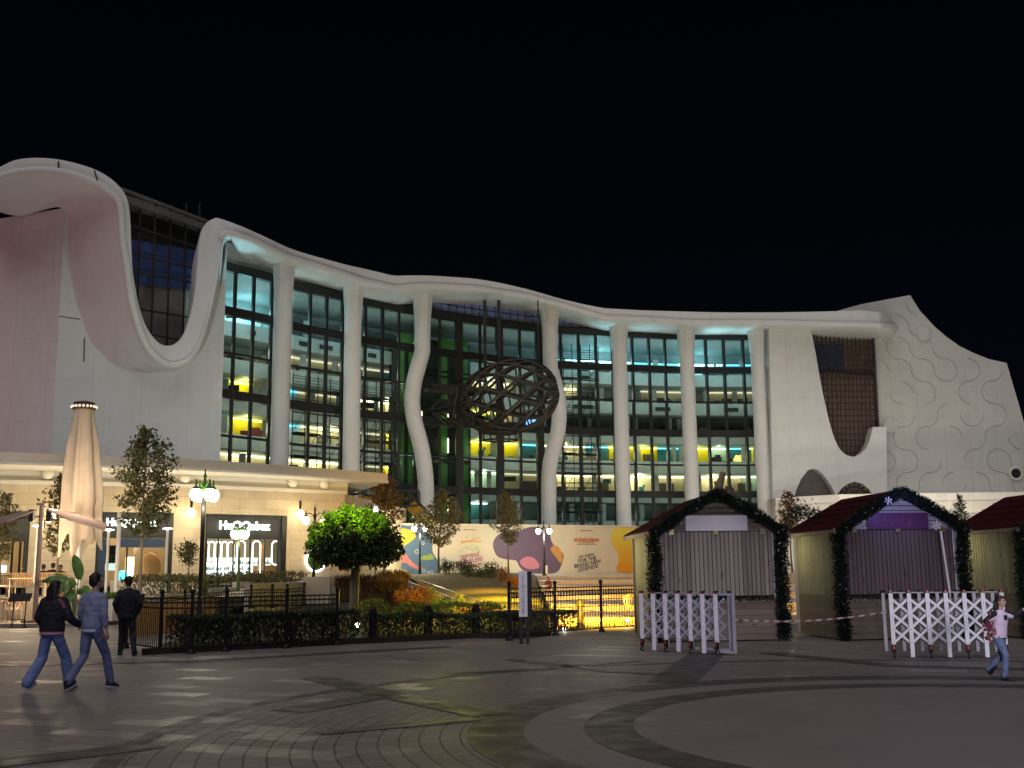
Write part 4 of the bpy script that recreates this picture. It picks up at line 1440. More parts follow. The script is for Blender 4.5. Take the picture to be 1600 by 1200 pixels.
# wall lamps
GLOBE = emis('globe_warm', (1.0, .80, .42), 12)
GLOBE2 = emis('globe_bright', (1.0, .88, .55), 14)
for x, y, lab in ((297, 801, 'glowing wall lamp between the two lit shopfronts'), (468, 803, 'glowing wall lamp right of the lettered shopfront'), (83, 803, 'glowing wall lamp behind the parasols')):
    p = Vector(sw(x, -.35) + (0,)); p.z = P(x, y, p.y).z
    wl_ = thing('wall_lamp', lab, 'wall lamp', p, 'lamps on the limestone wall')
    m = MB(); q = Vector(sw(x) + (0,))
    m.tube([(q.x, q.y, p.z + .55), ((p.x + q.x) / 2, (p.y + q.y) / 2, p.z + .6), (p.x, p.y, p.z + .45), (p.x, p.y, p.z + .2)], .03, 6)
    m.box((q.x, q.y - .02, p.z + .5), (.12, .05, .4))
    m.build('bracket', MT['black'], wl_)
    m = MB(); m.lathe(p, [(.06, -.22), (.13, -.18), (.2, 0), (.17, .12), (.08, .2)], 14)
    m.build('globe', GLOBE, wl_)
    point('wall_lamp_light', (p.x + .02, p.y - .35, p.z), 14, WARM, .15)

# ---- ramp and its walls
m_conc = mat('pale_concrete', (.40, .37, .32), (.33, .30, .26), .75, 1.2, bump=.15)
rp = MB()
rp.add([P(335, 932, 40), P(412, 907, 53), P(506, 904.5, 53), P(420, 934, 40)], [(0, 1, 2, 3)])
structure(rp.build('ramp', m_conc))
k1 = MB()
pts = [(255, 934, 37), (330, 925, 40), (375, 914, 45), (412, 905, 51), (436, 902, 53)]
for a, b_ in zip(pts, pts[1:]):
    p = P(*a); q = P(*b_)
    k1.wall([(p.x, p.y), (q.x, q.y)], 0, (p.z + q.z) / 2 + .02, .3)
tag(k1.build('kerb_wall', m_conc, org=P(330, 925, 40)), 'low pale kerb wall edging the ramp below the shop hedge', 'wall')
k1 = MB()
p = P(474, 903.5, 45.5); q = P(516, 903.5, 45.5)
k1.wall([(p.x, p.y), (q.x, q.y)], 0, p.z + .05, .35)
r_ = P(395, 924, 39)
k1.wall([(r_.x, r_.y), (p.x, p.y)], 0, p.z - .15, .3)
tag(k1.build('ramp_wall', m_conc, org=p), 'grey concrete end wall of the ramp, left of the round tree trunk', 'wall')
k1 = MB()
p = P(200, 941, 33.5); q = P(338, 925, 37.5)
k1.wall([(p.x, p.y), (q.x, q.y)], 0, .95, .25)
tag(k1.build('garden_wall', mat('brown_boarding', (.2, .12, .07), (.14, .085, .05), .7, 4, stretch=(.2, 1, 3)), org=p), 'brown boarded garden wall behind the left fence', 'wall')

# ================================================================== FOLIAGE HELPERS
LEAF = {}
for n_, a_, b_ in (('dark', (.05, .078, .03), (.02, .036, .014)), ('mid', (.055, .08, .028), (.028, .042, .015)), ('bright', (.10, .17, .03), (.05, .10, .015)), ('brown', (.16, .10, .045), (.08, .05, .022)),
                   ('autumn', (.26, .10, .02), (.14, .045, .01)), ('lime', (.24, .27, .04), (.14, .17, .025)), ('dry', (.15, .15, .075), (.08, .08, .038)), ('garland', (.007, .017, .011), (.003, .008, .006)),
                   ('olive', (.13, .12, .045), (.06, .06, .022)), ('oak', (.10, .095, .03), (.045, .045, .015))):
    LEAF[n_] = leafmat('leaf_' + n_, a_, b_)
BARK = mat('bark', (.17, .14, .10), (.10, .08, .06), .9, 4, bump=.6, bscale=25, stretch=(1, 1, .2))
BARKP = mat('bark_pale', (.30, .26, .20), (.2, .17, .13), .9, 4, bump=.6, bscale=25, stretch=(1, 1, .2))


def hedge(name, path, w, z0, h, n, lm, label, size=.09, group=None, kind=None, rn=None, rough=.15, cat='hedge'):
    rn = rn or random.Random(n)
    m = MB()
    seg = [(Vector(a), Vector(b_)) for a, b_ in zip(path, path[1:])]
    ls = [(b_ - a).length for a, b_ in seg]
    tot = sum(ls)
    for i in range(n):
        t_ = rn.uniform(0, tot)
        for (a, b_), l in zip(seg, ls):
            if t_ <= l:
                break
            t_ -= l
        p = a.lerp(b_, min(1, t_ / l))
        d = (b_ - a).normalized(); s = Vector((-d.y, d.x))
        k = h * (1 + rough * noise.noise((p.x * 1.4, p.y * 1.4, 3)))
        # most leaves near the surface
        if rn.random() < .55:
            z = k * (1 - .12 * rn.random()); u = rn.uniform(-1, 1)
        else:
            z = k * rn.random() ** .8; u = rn.choice((-1, 1)) * (1 - .35 * rn.random())
        q = p + s * (u * w / 2 * (1 + .2 * noise.noise((p.x * 2, z * 2, 7))))
        zz = (z0(q.x, q.y) if callable(z0) else z0) + z
        m.leaf((q.x, q.y, zz), size * rn.uniform(.6, 1.3), Vector((rn.gauss(0, 1), rn.gauss(0, 1), rn.gauss(.4, 1))))
    # stems
    for i in range(int(tot * 5)):
        t_ = rn.uniform(0, tot)
        for (a, b_), l in zip(seg, ls):
            if t_ <= l:
                break
            t_ -= l
        p = a.lerp(b_, min(1, t_ / l))
        zz = z0(p.x, p.y) if callable(z0) else z0
        m.tube([(p.x, p.y, zz), (p.x + rn.uniform(-.1, .1), p.y + rn.uniform(-.1, .1), zz + h * .8)], .012, 4, mi=1)
    c = path[0].lerp(path[-1], .5) if hasattr(path[0], 'lerp') else Vector(path[0]).lerp(Vector(path[-1]), .5)
    o = m.build(name, [lm, BARK], org=(c.x, c.y, z0(c.x, c.y) if callable(z0) else z0))
    tag(o, label, cat, group, kind)
    return o


def shrub(base, r, h, n, lm, label, size=.08, group=None, name='shrub', rn=None, blades=False, cat='shrub'):
    rn = rn or random.Random(int(abs(base[0]) * 100 + n))
    b = Vector(base)
    t_ = thing(name, label, cat, b, group)
    m = MB(); s = MB()
    for i in range(7):
        a = rn.uniform(0, 2 * PI); q = rn.uniform(.2, .7)
        s.tube([b, b + Vector((r * q * .5 * math.cos(a), r * q * .5 * math.sin(a), h * .45)), b + Vector((r * q * math.cos(a), r * q * math.sin(a), h * .85))], [.018, .012, .006], 5)
    lobes = [(Vector((rn.uniform(-.5, .5) * r, rn.uniform(-.5, .5) * r, h * rn.uniform(.35, .75))), rn.uniform(.35, .6)) for _ in range(7)]
    for i in range(n):
        if blades:
            a = rn.uniform(0, 2 * PI); q = r * math.sqrt(rn.random())
            p0 = b + Vector((q * .5 * math.cos(a), q * .5 * math.sin(a), 0))
            l = h * rn.uniform(.6, 1.15); lean = Vector((math.cos(a), math.sin(a), 0)) * rn.uniform(.1, .5) * l
            p1 = p0 + lean * .4 + Vector((0, 0, l * .7)); p2 = p0 + lean + Vector((0, 0, l * .9))
            sd = Vector((-math.sin(a), math.cos(a), 0)) * size * .18
            k = len(m.v)
            m.v += [p0 - sd, p0 + sd, p1 + sd, p1 - sd, p2]
            m.f += [[k, k + 1, k + 2, k + 3], [k + 3, k + 2, k + 4]]; m.m += [0, 0]; m.s += [False, False]
        else:
            c, k = rn.choice(lobes)
            d = Vector((rn.gauss(0, 1), rn.gauss(0, 1), rn.gauss(0, 1))).normalized() * (rn.random() ** .4)
            m.leaf(b + c + Vector((d.x * r * k, d.y * r * k, d.z * h * k * .6)), size * rn.uniform(.6, 1.3), Vector((rn.gauss(0, 1), rn.gauss(0, 1), rn.gauss(.3, 1))))
    s.build('stem', BARK, t_)
    m.build('foliage', lm, t_)
    return t_


def tree(base, h, prof, n, lm, label, size=.1, trunk=.06, group=None, bark=None, seed=1, clear=.35, lean=0.0, gaps=.35):
    """prof: list of (height fraction of crown, radius)"""
    rn = random.Random(seed)
    b = Vector(base)
    t_ = thing('tree', label, 'tree', b, group)
    tr = MB()
    k = 7
    pts = [b + Vector((lean * q * q + .03 * rn.uniform(-1, 1) * (0 < q < 1), .03 * rn.uniform(-1, 1), h * q * .93)) for q in lin(0, 1, k)]
    tr.tube(pts, [trunk * (1 - .8 * q) * (1.25 if q == 0 else 1) for q in lin(0, 1, k)], 8)
    z0 = h * clear
    tips = []
    nb = 34
    for i in range(nb):
        q = (i + .5) / nb
        zc = z0 + (h - z0) * q * .97
        rad = interp(prof, q) * rn.uniform(.65, 1.1)
        a = i * 2.4 + rn.uniform(-.4, .4)
        o_ = b + Vector((lean * (zc / h) ** 2, 0, zc - rad * .35))
        e_ = b + Vector((lean * (zc / h) ** 2 + rad * math.cos(a), rad * math.sin(a), zc + rad * .35))
        mid = o_.lerp(e_, .5) + Vector((0, 0, -.06 * rad))
        tr.tube([o_, mid, e_], [trunk * .35, trunk * .22, trunk * .08], 5)
        for f in (.45, .7, 1.0):
            tips.append((o_.lerp(e_, f), .16 + .30 * rad * (.6 if f < 1 else .8)))
    tr.build('trunk', bark or BARK, t_)
    m = MB()
    w = [x[1] ** 1.5 for x in tips]
    for (c, r_) in rn.choices(tips, w, k=n):
        if noise.noise(c * 1.7) > gaps:
            continue
        d = Vector((rn.gauss(0, 1), rn.gauss(0, 1), rn.gauss(0, .8)))
        d = d.normalized() * r_ * rn.random() ** .5
        m.leaf(c + d, size * rn.uniform(.6, 1.35), Vector((rn.gauss(0, 1), rn.gauss(0, 1), rn.gauss(-.4, .8))), asp=.55)
    m.build('crown', lm, t_)
    return t_


# ---- trees
tree(P(218, 933, 43.5), 6.55, [(0, .5), (.15, 1.0), (.45, 1.12), (.7, .9), (.9, .5), (1, .2)], 5200, LEAF['oak'], 'slender young oak with a sparse olive crown before the shopfronts', .15, .07, seed=3, clear=.36, gaps=.3)
tree(P(88, 930, 46.5), 5.0, [(0, .3), (.3, .7), (.7, .55), (1, .15)], 1500, LEAF['oak'], 'sapling half hidden behind the closed parasol', .15, .05, seed=4, clear=.3)
tree(P(-2, 930, 46.5), 4.2, [(0, .3), (.3, .6), (.7, .5), (1, .15)], 1100, LEAF['oak'], 'sapling at the left edge beside the open parasol', .15, .05, seed=14, clear=.35)
tree(P(600, 905, 62), 5.7, [(0, .5), (.3, 1.0), (.6, 1.05), (1, .3)], 3200, LEAF['brown'], 'brown leafed tree right of the white canopy tip', .17, .08, seed=5, clear=.3)
tree(P(685, 901, 69.5), 5.35, [(0, .5), (.2, 1.5), (.45, 1.35), (.7, .8), (1, .2)], 3600, LEAF['dry'], 'cone shaped dry tree in front of the boarding by the blue patch', .16, .08, seed=6, clear=.36, lean=.35)
tree(P(795, 899, 70), 5.1, [(0, .5), (.25, .95), (.5, .85), (.75, .6), (1, .15)], 2600, LEAF['dry'], 'narrow dry tree in front of the purple patch on the boarding', .15, .06, seed=8, clear=.38, lean=-.1)
tree(P(1238, 895, 78), 5.6, [(0, .4), (.4, .9), (.8, .6), (1, .2)], 1800, LEAF['brown'], 'pale brown tree behind the gap between two wooden kiosks', .17, .07, seed=9, clear=.45)
tree(P(1508, 892, 82), 5.6, [(0, .3), (.3, .7), (.7, .5), (1, .1)], 1500, LEAF['mid'], 'thin green sapling behind the two right wooden kiosks', .16, .06, seed=10, clear=.3)
shb = tree(P(294, 897, 49.5), 1.35, [(0, .2), (.4, .5), (.8, .4), (1, .15)], 900, LEAF['olive'], 'small olive bush tree against the limestone pier', .11, .025, seed=11, clear=.3)

# round clipped tree in front
tb_ = Vector((P(552, 975, 32).x, 32, .1))
rt = thing('tree', 'clipped ball tree with a pale trunk, its top lit bright green', 'tree', tb_)
m = MB()
m.tube([tb_, tb_ + Vector((.01, 0, .8)), tb_ + Vector((.03, 0, 1.5)), tb_ + Vector((.06, 0, 2.0))], [.15, .135, .125, .14], 12)
rn = random.Random(12)
cc = tb_ + Vector((.08, 0, 2.72))
for i in range(12):
    a = i * 2 * PI / 12
    m.tube([tb_ + Vector((.06, 0, 1.85)), cc + Vector((.5 * math.cos(a), .5 * math.sin(a), -.35)), cc + Vector((1.1 * math.cos(a), 1.1 * math.sin(a), .1 + .3 * (i % 2)))], [.06, .035, .012], 6)
m.build('trunk', BARKP, rt)
m = MB()
lobes = []
for (x, y, r_) in ((518, 812, .28), (543, 805, .33), (570, 809, .33), (592, 822, .36), (502, 834, .40), (530, 832, .55), (570, 838, .6), (604, 845, .45), (497, 853, .40), (520, 858, .5), (555, 860, .55), (596, 862, .45), (612, 860, .33), (505, 866, .3), (545, 872, .38), (582, 870, .33)):
    for dy in (-.75, 0, .75):
        if abs(dy) > .1 and (x < 505 or x > 600):
            dy *= .5
        q = P(x, y, 32 + dy * (1.0 if 840 < y < 865 else .8))
        lobes.append((q, r_ * (1 if abs(dy) < .1 else .9)))
w_ = [l[1] ** 2 for l in lobes]
for (c, r_) in rn.choices(lobes, w_, k=17000):
    d = Vector((rn.gauss(0, 1), rn.gauss(0, 1), rn.gauss(0, 1))).normalized()
    q = c + d * r_ * (.6 + .42 * rn.random() + .38 * noise.noise(c * 3 + d * 2.2))
    if noise.noise(q * 3.1) > .34:
        continue
    m.leaf(q, .11 * rn.uniform(.5, 1.5), d + Vector((rn.gauss(0, .7), rn.gauss(0, .7), rn.gauss(0, .7))), asp=.5)
m.build('crown', LEAF['mid'], rt)
gs = (1.0 * .45, 1.0, .05)
for gx, gy, ge, ga in ((514, 815, 5000, 14), (545, 802, 7000, 15), (577, 814, 5500, 15), (570, 846, 2600, 6), (492, 835, 3000, 10)):
    spot('green_spot', P(gx - 25, 640, 27.5), P(gx, gy, 31.6), ge, (.62, 1.0, .03), ga, .5, .04)

# ---- hedges and shrubs
ZB = lambda x, y: hgt(y) - .04
hedge('hedge', [Vector((-8.0, 26.6)), Vector((-6.3, 27.6)), Vector((-4.3, 29.2))], 1.3, .08, .72, 11000, LEAF['dark'], 'dark clipped hedge behind the left black fence', .1)
hedge('hedge', [Vector((-4.1, 29.6)), Vector((-2.2, 30.6)), Vector((0.1, 31.6)), Vector((1.5, 32.9))], 1.0, .06, .6, 11000, LEAF['dark'], 'dark low hedge behind the chained bollards', .09)
hedge('hedge', [Vector((-4.3, 31.2)), Vector((-2.3, 32.4)), Vector((-.4, 33.2))], .9, .1, .74, 3500, LEAF['lime'], 'yellow green ground cover strip behind the bollard hedge', .1, rough=.6)
za = P(430, 893, 50).z
hedge('hedge', [Vector((P(212, 925, 45).x, 45)), Vector((P(320, 910, 47).x, 47)), Vector((P(436, 905, 52.5).x, 52.5))], 3.4, .7, 1.05, 9000, LEAF['olive'], 'long olive green hedge below the shop windows', .13, rough=.35)
hedge('hedge', [Vector((P(160, 935, 42.6).x, 42.6)), Vector((P(190, 930, 43).x, 43))], 1.0, .8, .35, 900, LEAF['bright'], 'bright green planter hedge beside the restaurant terrace', .12)
for (x, y, D, r_, h_, n_, lm, lab) in (
        (700, 901, 67, .7, 1.25, 900, 'dark', 'dark round bush right of the cone shaped tree'), (722, 907, 64, .8, 1.2, 1100, 'dark', 'broad dark bush on the upper lawn edge'),
        (743, 912, 61, .6, 1.0, 800, 'dark', 'upright dark bush in the middle of the lawn edge'), (762, 915, 60, .8, 1.25, 1100, 'dark', 'tall dark bush nearest the narrow dry tree'),
        (782, 922, 56, .6, 1.0, 700, 'brown', 'brown bush at the right end of the dark bushes'), (805, 930, 52, .6, .7, 600, 'autumn', 'rust coloured bush behind the white totem'),
        (690, 957, 39, .45, .6, 500, 'bright', 'green bush under the lower handrail'), (655, 955, 40, .8, 1.0, 1300, 'autumn', 'large orange bush left of the handrail'),
        (635, 956, 39, .6, .95, 1000, 'autumn', 'orange bush with brown grasses on its left'), (675, 950, 41, .5, .95, 700, 'lime', 'yellow lit bush between orange ones'),
        (712, 957, 39, .5, .75, 800, 'lime', 'yellow green bush by the foot of the handrail'), (735, 963, 37, .5, .6, 700, 'autumn', 'low orange bush right of the yellow green bush'),
        (760, 966, 36.5, .45, .5, 600, 'autumn', 'low orange bush nearest the right fence')):
    p = P(x, y, D)
    shrub((p.x, p.y, hgt(D)), r_, h_, n_, LEAF[lm], lab, .1)
for (x, D, r_, h_, lab) in ((575, 45, 1.0, 1.2, 'tall brown grass clump right of the ball tree trunk'), (600, 43, .9, 1.15, 'dark brown grass clump between trunk and orange bush'), (615, 49, 1.0, 1.2, 'brown grass clump higher on the slope by the handrail'), (545, 47, .9, 1.1, 'brown grass clump behind the ball tree trunk'), (622, 41, .6, .8, 'small rusty grass clump before the orange bush')):
    p = P(x, 940, D)
    shrub((p.x, p.y, hgt(D)), r_, h_, 1500, LEAF['brown'], lab, .1, name='grass_clump', blades=True, cat='ornamental grass')
p = P(317, 932, 38.5)
shrub((p.x, p.y, p.z - .1), .28, .6, 260, LEAF['bright'], 'tiny bright green shrub on the kerb right of the tall lamp post', .1)

# ================================================================== FENCES, BOLLARDS
def fence(name, px, label, D_of, h, group=None, zbase=0.0, step=.13, style=0):
    pts = [G(x, y) if D_of is None else P(x, y, D_of[i]) for i, (x, y) in enumerate(px)]
    if D_of is not None:
        pts = [Vector((p.x, p.y, p.z)) for p in pts]
    root = thing(name, label, 'fence', pts[0], group)
    for p in pts:
        m = MB()
        m.tube([p, p + Vector((0, 0, h + .1))], .045, 10)
        m.ball(p + Vector((0, 0, h + .14)), .062, 10)
        m.lathe(p, [(.11, 0), (.11, .03), (.06, .1)], 10)
        m.build('post', MT['black'], root)
    for a, b_ in zip(pts, pts[1:]):
        m = MB()
        d = b_ - a; L_ = d.length
        for z in (.12, h - .22, h - .1, h):
            m.beam(a + Vector((0, 0, z)), b_ + Vector((0, 0, z)), .035, .035)
        k = max(2, int(L_ / step))
        for i in range(1, k):
            q = a + d * (i / k)
            m.tube([q + Vector((0, 0, .12)), q + Vector((0, 0, h))], .011, 5)
        if style:
            for zc in (h - .16, .2):
                for i in range(1, k):
                    q = a + d * ((i + .5) / k)
                    dn = d.normalized()
                    m.tube([q + dn * (.045 * math.cos(s)) + Vector((0, 0, zc + .05 * math.sin(s))) for s in [j * PI / 4 for j in range(8)]], .008, 4, closed=True)
            for z in (.28, h - .36, h - .55):
                m.beam(a + Vector((0, 0, z)), b_ + Vector((0, 0, z)), .014, .02)
        m.build('panel', MT['black'], root)
    return root


fence('metal_fence', [(196, 1013), (250, 1021), (298, 1021.5), (352, 1018), (447, 1013), (526, 1008)], 'black metal fence with round finials in front of the dark hedge on the left', None, 1.22)
fence('metal_fence', [(796, 1001), (868, 993), (940, 987.5), (1000, 983)], 'black metal fence with hooped rails against the yellow light, left of the kiosks', None, 1.3, style=1)
bf = [(222, 970), (253, 967), (288, 962), (316, 958), (353, 954), (392, 951), (425, 950), (448, 949), (475, 946)]
DD = [34.5, 35.2, 36, 36.8, 37.6, 38.5, 39.2, 39.8, 40.5]
fence('metal_fence', bf, 'thin back fence with pointed finials running below the ramp', DD, .62, step=.1)
bol = None
for i, ((x, y), lab) in enumerate((((582, 1004), 'black bollard nearest the left fence end'), ((669, 997.5), 'middle black bollard of the chained row'), ((744, 994.5), 'black bollard nearest the right fence'), ((907, 990), 'green tinged bollard behind the right fence'))):
    p = G(x, y) if i < 3 else P(907, 976, 35.5)
    p.z = 0
    if bol is None:
        bol = thing('bollard', lab, 'bollard', p, 'black bollards', local=True)
        m = MB()
        m.lathe((0, 0, 0), [(.16, 0), (.16, .05), (.115, .08), (.105, .72), (.125, .73), (.125, .77), (.09, .79), (.10, .83), (.06, .88), (.0, .9)], 16)
        m.build('post', MT['black'], bol)
        m = MB()
        for s in (1, -1):
            m.tube([(s * .1, 0, .7), (s * .15, 0, .7)], .02, 6)
        m.build('chain_hook', MT['black'], bol)
        b0 = p
    else:
        c = copy_tree(bol); c.location = p; c['label'] = lab
BP = [G(526, 1008), G(582, 1004), G(669, 997.5), G(744, 994.5), G(796, 1001)]
for i, lab in enumerate(('hanging chain from the left fence to the first bollard', 'hanging chain between the left and middle bollards', 'hanging chain between the middle and right bollards')):
    a, b_ = BP[i], BP[i + 1]
    m = MB()
    pts = [a.lerp(b_, t_) + Vector((0, 0, .68 - 1.1 * .38 * 4 * t_ * (1 - t_) * .75)) for t_ in lin(.05, .95, 26)]
    for j in range(len(pts) - 1):
        d = (pts[j + 1] - pts[j])
        s = Vector((0, 0, 1)) if j % 2 else Vector((.5, -.85, 0))
        mid = (pts[j] + pts[j + 1]) / 2
        dn = d.normalized()
        m.tube([mid + dn * (d.length * .68 * math.cos(q)) + s * (.022 * math.sin(q)) for q in [k * PI / 4 for k in range(8)]], .008, 4, closed=True)
    tag(m.build('chain', MT['black'], org=pts[0]), lab, 'chain', 'chains between the bollards')

# handrails on the garden steps
m_rail = mat('rail_steel', (.55, .5, .4), (.45, .4, .33), .35, 5, metal=.6)
for pa, pb, lab, n_ in (((598, 894, 58), (784, 962, 36.5), 'lower steel handrail coming down the garden steps', 6), ((654, 906, 60), (796, 955, 38), 'upper steel handrail beside the lawn', 5)):
    a, b_ = P(*pa), P(*pb)
    hr = thing('handrail', lab, 'handrail', (a.x, a.y, hgt(a.y)), 'steel handrails')
    m = MB()
    m.tube([a, b_], .028, 8)
    m.tube([a + Vector((0, 0, -.42)), b_ + Vector((0, 0, -.42))], .018, 6)
    m.build('rail', m_rail, hr)
    for q in lin(0, 1, n_):
        p = a.lerp(b_, q)
        m = MB(); m.tube([p, (p.x, p.y, hgt(p.y) - .05)], .022, 6)
        m.build('post', m_rail, hr)

# ================================================================== HOARDING
HA, HB = P(560, 850, 72.5), P(1060, 850, 83)
hu = Vector((HB.x - HA.x, HB.y - HA.y, 0)); HL = hu.length; hu.normalize()
hn = Vector((hu.y, -hu.x, 0))
hd = thing('boarding', 'long cream printed construction boarding with coloured patches below the glass front', 'hoarding', (HA.x, HA.y, 1.6))
m = MB()
m.wall([(HA.x, HA.y), (HB.x, HB.y)], 1.6, 5.03, .12)
m_board = panelmat('printed_board', (.68, .64, .53), (.66, .62, .515), 2.4, 9, mk=.85, mort=.01, rough=.5, noise_amt=.03)
m.build('board', m_board, hd)
m = MB()
m.wall([(HA.x, HA.y - .06), (HB.x, HB.y - .06)], 5.03, 5.1, .2)
m.wall([(HA.x, HA.y - .08), (HB.x, HB.y - .08)], 1.55, 1.7, .25)
m.build('edge_trim', m_white, hd)


def print_fade(name, lo, hi):
    m, nt, b = nodes_of(name)
    tc = nt.nodes.new('ShaderNodeTexCoord'); sp = nt.nodes.new('ShaderNodeSeparateXYZ'); mr_ = nt.nodes.new('ShaderNodeMapRange')
    mx = nt.nodes.new('ShaderNodeMix'); mx.data_type = 'RGBA'
    mx.inputs[6].default_value = tuple(lo) + (1,); mx.inputs[7].default_value = tuple(hi) + (1,)
    mr_.inputs[1].default_value = .6; mr_.inputs[2].default_value = 2.9
    nt.links.new(tc.outputs['Object'], sp.inputs[0]); nt.links.new(sp.outputs[2], mr_.inputs[0])
    nt.links.new(mr_.outputs[0], mx.inputs[0]); nt.links.new(mx.outputs[2], b.inputs['Base Color'])
    b.inputs['Roughness'].default_value = .5
    return m


def hp(x, y):
    """boarding surface coordinates (metres along, height) for a pixel"""
    d = ray(x, y)
    # intersect with vertical plane
    t_ = (Vector((HA.x, HA.y, 0)) - Vector((EYE.x, EYE.y, 0))).dot(hn) / Vector((d.x, d.y, 0)).dot(hn)
    q = EYE + d * t_
    return ((q - HA).dot(hu), q.z)


def patch(name, px, mt, lift, smooth=True):
    pts = [hp(x, y) for x, y in px]
    if smooth:
        out = []
        n = len(pts)
        for i in range(n):
            p_, p0, p1, p2 = (Vector(pts[(i + k) % n]) for k in (-1, 0, 1, 2))
            for t_ in (0, .25, .5, .75):
                q = .5 * ((2 * p0) + (p1 - p_) * t_ + (2 * p_ - 5 * p0 + 4 * p1 - p2) * t_ ** 2 + (3 * p0 - p_ - 3 * p1 + p2) * t_ ** 3)
                out.append((q.x, min(max(q.y, 1.72), 5.02)))
        pts = out
    m = MB()
    m.prism(pts, Vector((HA.x, HA.y, 0)) + hn * (.004 + lift), hu, (0, 0, 1), .004)
    return m.build(name, mt, hd)


pm = lambda n, c: mat('print_' + n, c, tuple(x * .93 for x in c), .5, .6)
patch('blue_patch', [(600, 822), (640, 822), (668, 824), (675, 845), (676, 862), (684, 876), (688, 890), (684, 901), (640, 903), (600, 903)], pm('blue', (.10, .18, .30)), .004)
patch('sand_patch', [(606, 903), (614, 894), (626, 889), (638, 893), (646, 902)], pm('sand', (.62, .52, .25)), .012)
patch('sea_plant', [(657, 873), (662, 868), (668, 868), (672, 865), (678, 870), (676, 874), (664, 875)], pm('leafgreen', (.30, .40, .10)), .012)
patch('coral_patch', [(612, 880), (622, 868), (634, 866), (640, 874), (652, 884), (660, 886), (655, 890), (642, 885), (632, 879), (620, 884)], pm('coral', (.62, .22, .20)), .012)
patch('yellow_patch', [(606, 836), (620, 826), (642, 828), (650, 838), (636, 850), (622, 856)], pm('yellow', (.62, .50, .06)), .012)
for x, y, r_ in ((651, 862, 3), (662, 892, 2.6), (669, 894, 1.6), (674, 894, 2.2), (661, 849, 2.0)):
    a, h_ = hp(x, y)
    m = MB(); rr_ = r_ * .042
    m.tube([Vector((HA.x, HA.y, h_)) + hn * .02 + hu * (a + rr_ * math.cos(q * PI / 8)) + Vector((0, 0, rr_ * math.sin(q * PI / 8))) for q in range(16)], .018, 4, closed=True)
    m.build('bubble', m_white, hd)
patch('purple_patch', [(770, 850), (778, 836), (795, 830), (812, 829), (826, 824), (842, 824), (856, 830), (862, 846), (870, 858), (880, 866), (878, 880), (868, 895), (835, 896), (822, 894), (812, 886), (806, 876), (790, 874), (776, 868)], pm('purple', (.16, .115, .20)), .004)
patch('pink_patch', [(812, 878), (822, 870), (834, 872), (843, 884), (836, 889), (822, 888)], pm('pink', (.6, .24, .36)), .012)
patch('tan_patch', [(860, 858), (868, 852), (876, 860), (879, 872), (876, 880), (868, 870)], pm('tan', (.62, .33, .12)), .012)
patch('orange_patch', [(955, 835), (962, 826), (975, 824), (990, 826), (1030, 826), (1034, 895), (968, 895), (967, 876), (964, 862), (956, 850)], print_fade('print_orange', (.78, .36, .03), (.74, .66, .10)), .004)
m_ink = {'pink': pm('ink_pink', (.45, .08, .22)), 'navy': pm('ink_navy', (.03, .05, .16)), 'red': pm('ink_red', (.55, .06, .02)), 'grey': pm('ink_grey', (.2, .18, .15)), 'pale': pm('ink_pale', (.45, .6, .35)), 'or': pm('ink_orange', (.7, .35, .08))}


def htext(body, x, y, size, mt, tilt=0.0, bold=.004, nm='lettering'):
    a, h_ = hp(x, y)
    o_ = Vector((HA.x, HA.y, h_)) + hu * a + hn * .02
    u_ = (hu * math.cos(tilt) + Vector((0, 0, math.sin(tilt)))); w_ = (Vector((0, 0, math.cos(tilt))) - hu * math.sin(tilt))
    return text(nm, body, size, o_, u_, w_, mt, hd, .01, bold=bold)


tl_ = .17
htext('YEPYENİ', 734, 869, .37, m_ink['pink'], tl_, .004)
htext('EFSANELERE', 733, 877, .37, m_ink['pink'], tl_, .004)
htext('HAZIR OLUN!', 738, 883.5, .24, m_ink['pink'], tl_, .002)
htext('GET READY', 916, 868.5, .25, m_ink['navy'], tl_, .002)
htext('FOR THE', 917.5, 874.5, .37, m_ink['navy'], tl_, .005)
htext('BRAND NEW', 918, 881, .37, m_ink['navy'], tl_, .005)
htext('LEGENDS!', 919, 887.5, .37, m_ink['navy'], tl_, .005)
htext('nickelodeon', 916, 843, .42, m_ink['red'], 0, .007)
htext('HOTELS & RESORTS', 916, 848, .15, m_ink['grey'], 0, .002)
for xa, xb, ya in ((724, 744, 828), (906, 925, 829.5)):
    patch('header_line', [(xa, ya - .8), (xb, ya - .7), (xb, ya + .5), (xa, ya + .4)], m_ink['grey'], .004, False)
patch('underline', [(901, 850.4), (932, 850.6), (932, 851.4), (901, 851.2)], m_ink['grey'], .004, False)
# faded crossed emblem above the pink lines
for (x0, y0, x1, y1, k) in ((720, 846, 752, 846, 'or'), (720, 849, 750, 840, 'or'), (718, 862, 730, 854, 'pale'), (728, 854, 740, 860, 'pale'), (740, 860, 748, 853, 'pale'), (728, 842, 733, 835, 'pale'), (743, 842, 738, 834, 'pale'), (750, 862, 742, 854, 'pale')):
    a, h0 = hp(x0, y0); b_, h1 = hp(x1, y1)
    m = MB(); B0 = Vector((HA.x, HA.y, 0)) + hn * .012
    m.beam(B0 + hu * a + Vector((0, 0, h0)), B0 + hu * b_ + Vector((0, 0, h1)), .01, .07, up=hu.cross(Vector((0, 0, 1))).cross(hu))
    m.build('emblem_stroke', m_ink[k], hd)

# ================================================================== STREET LAMPS
m_lamp_greenlit = mat('lamp_pole_greenlit', (.06, .10, .035), (.04, .07, .025), .45, 5)  # green light falling on the pole, painted into its colour


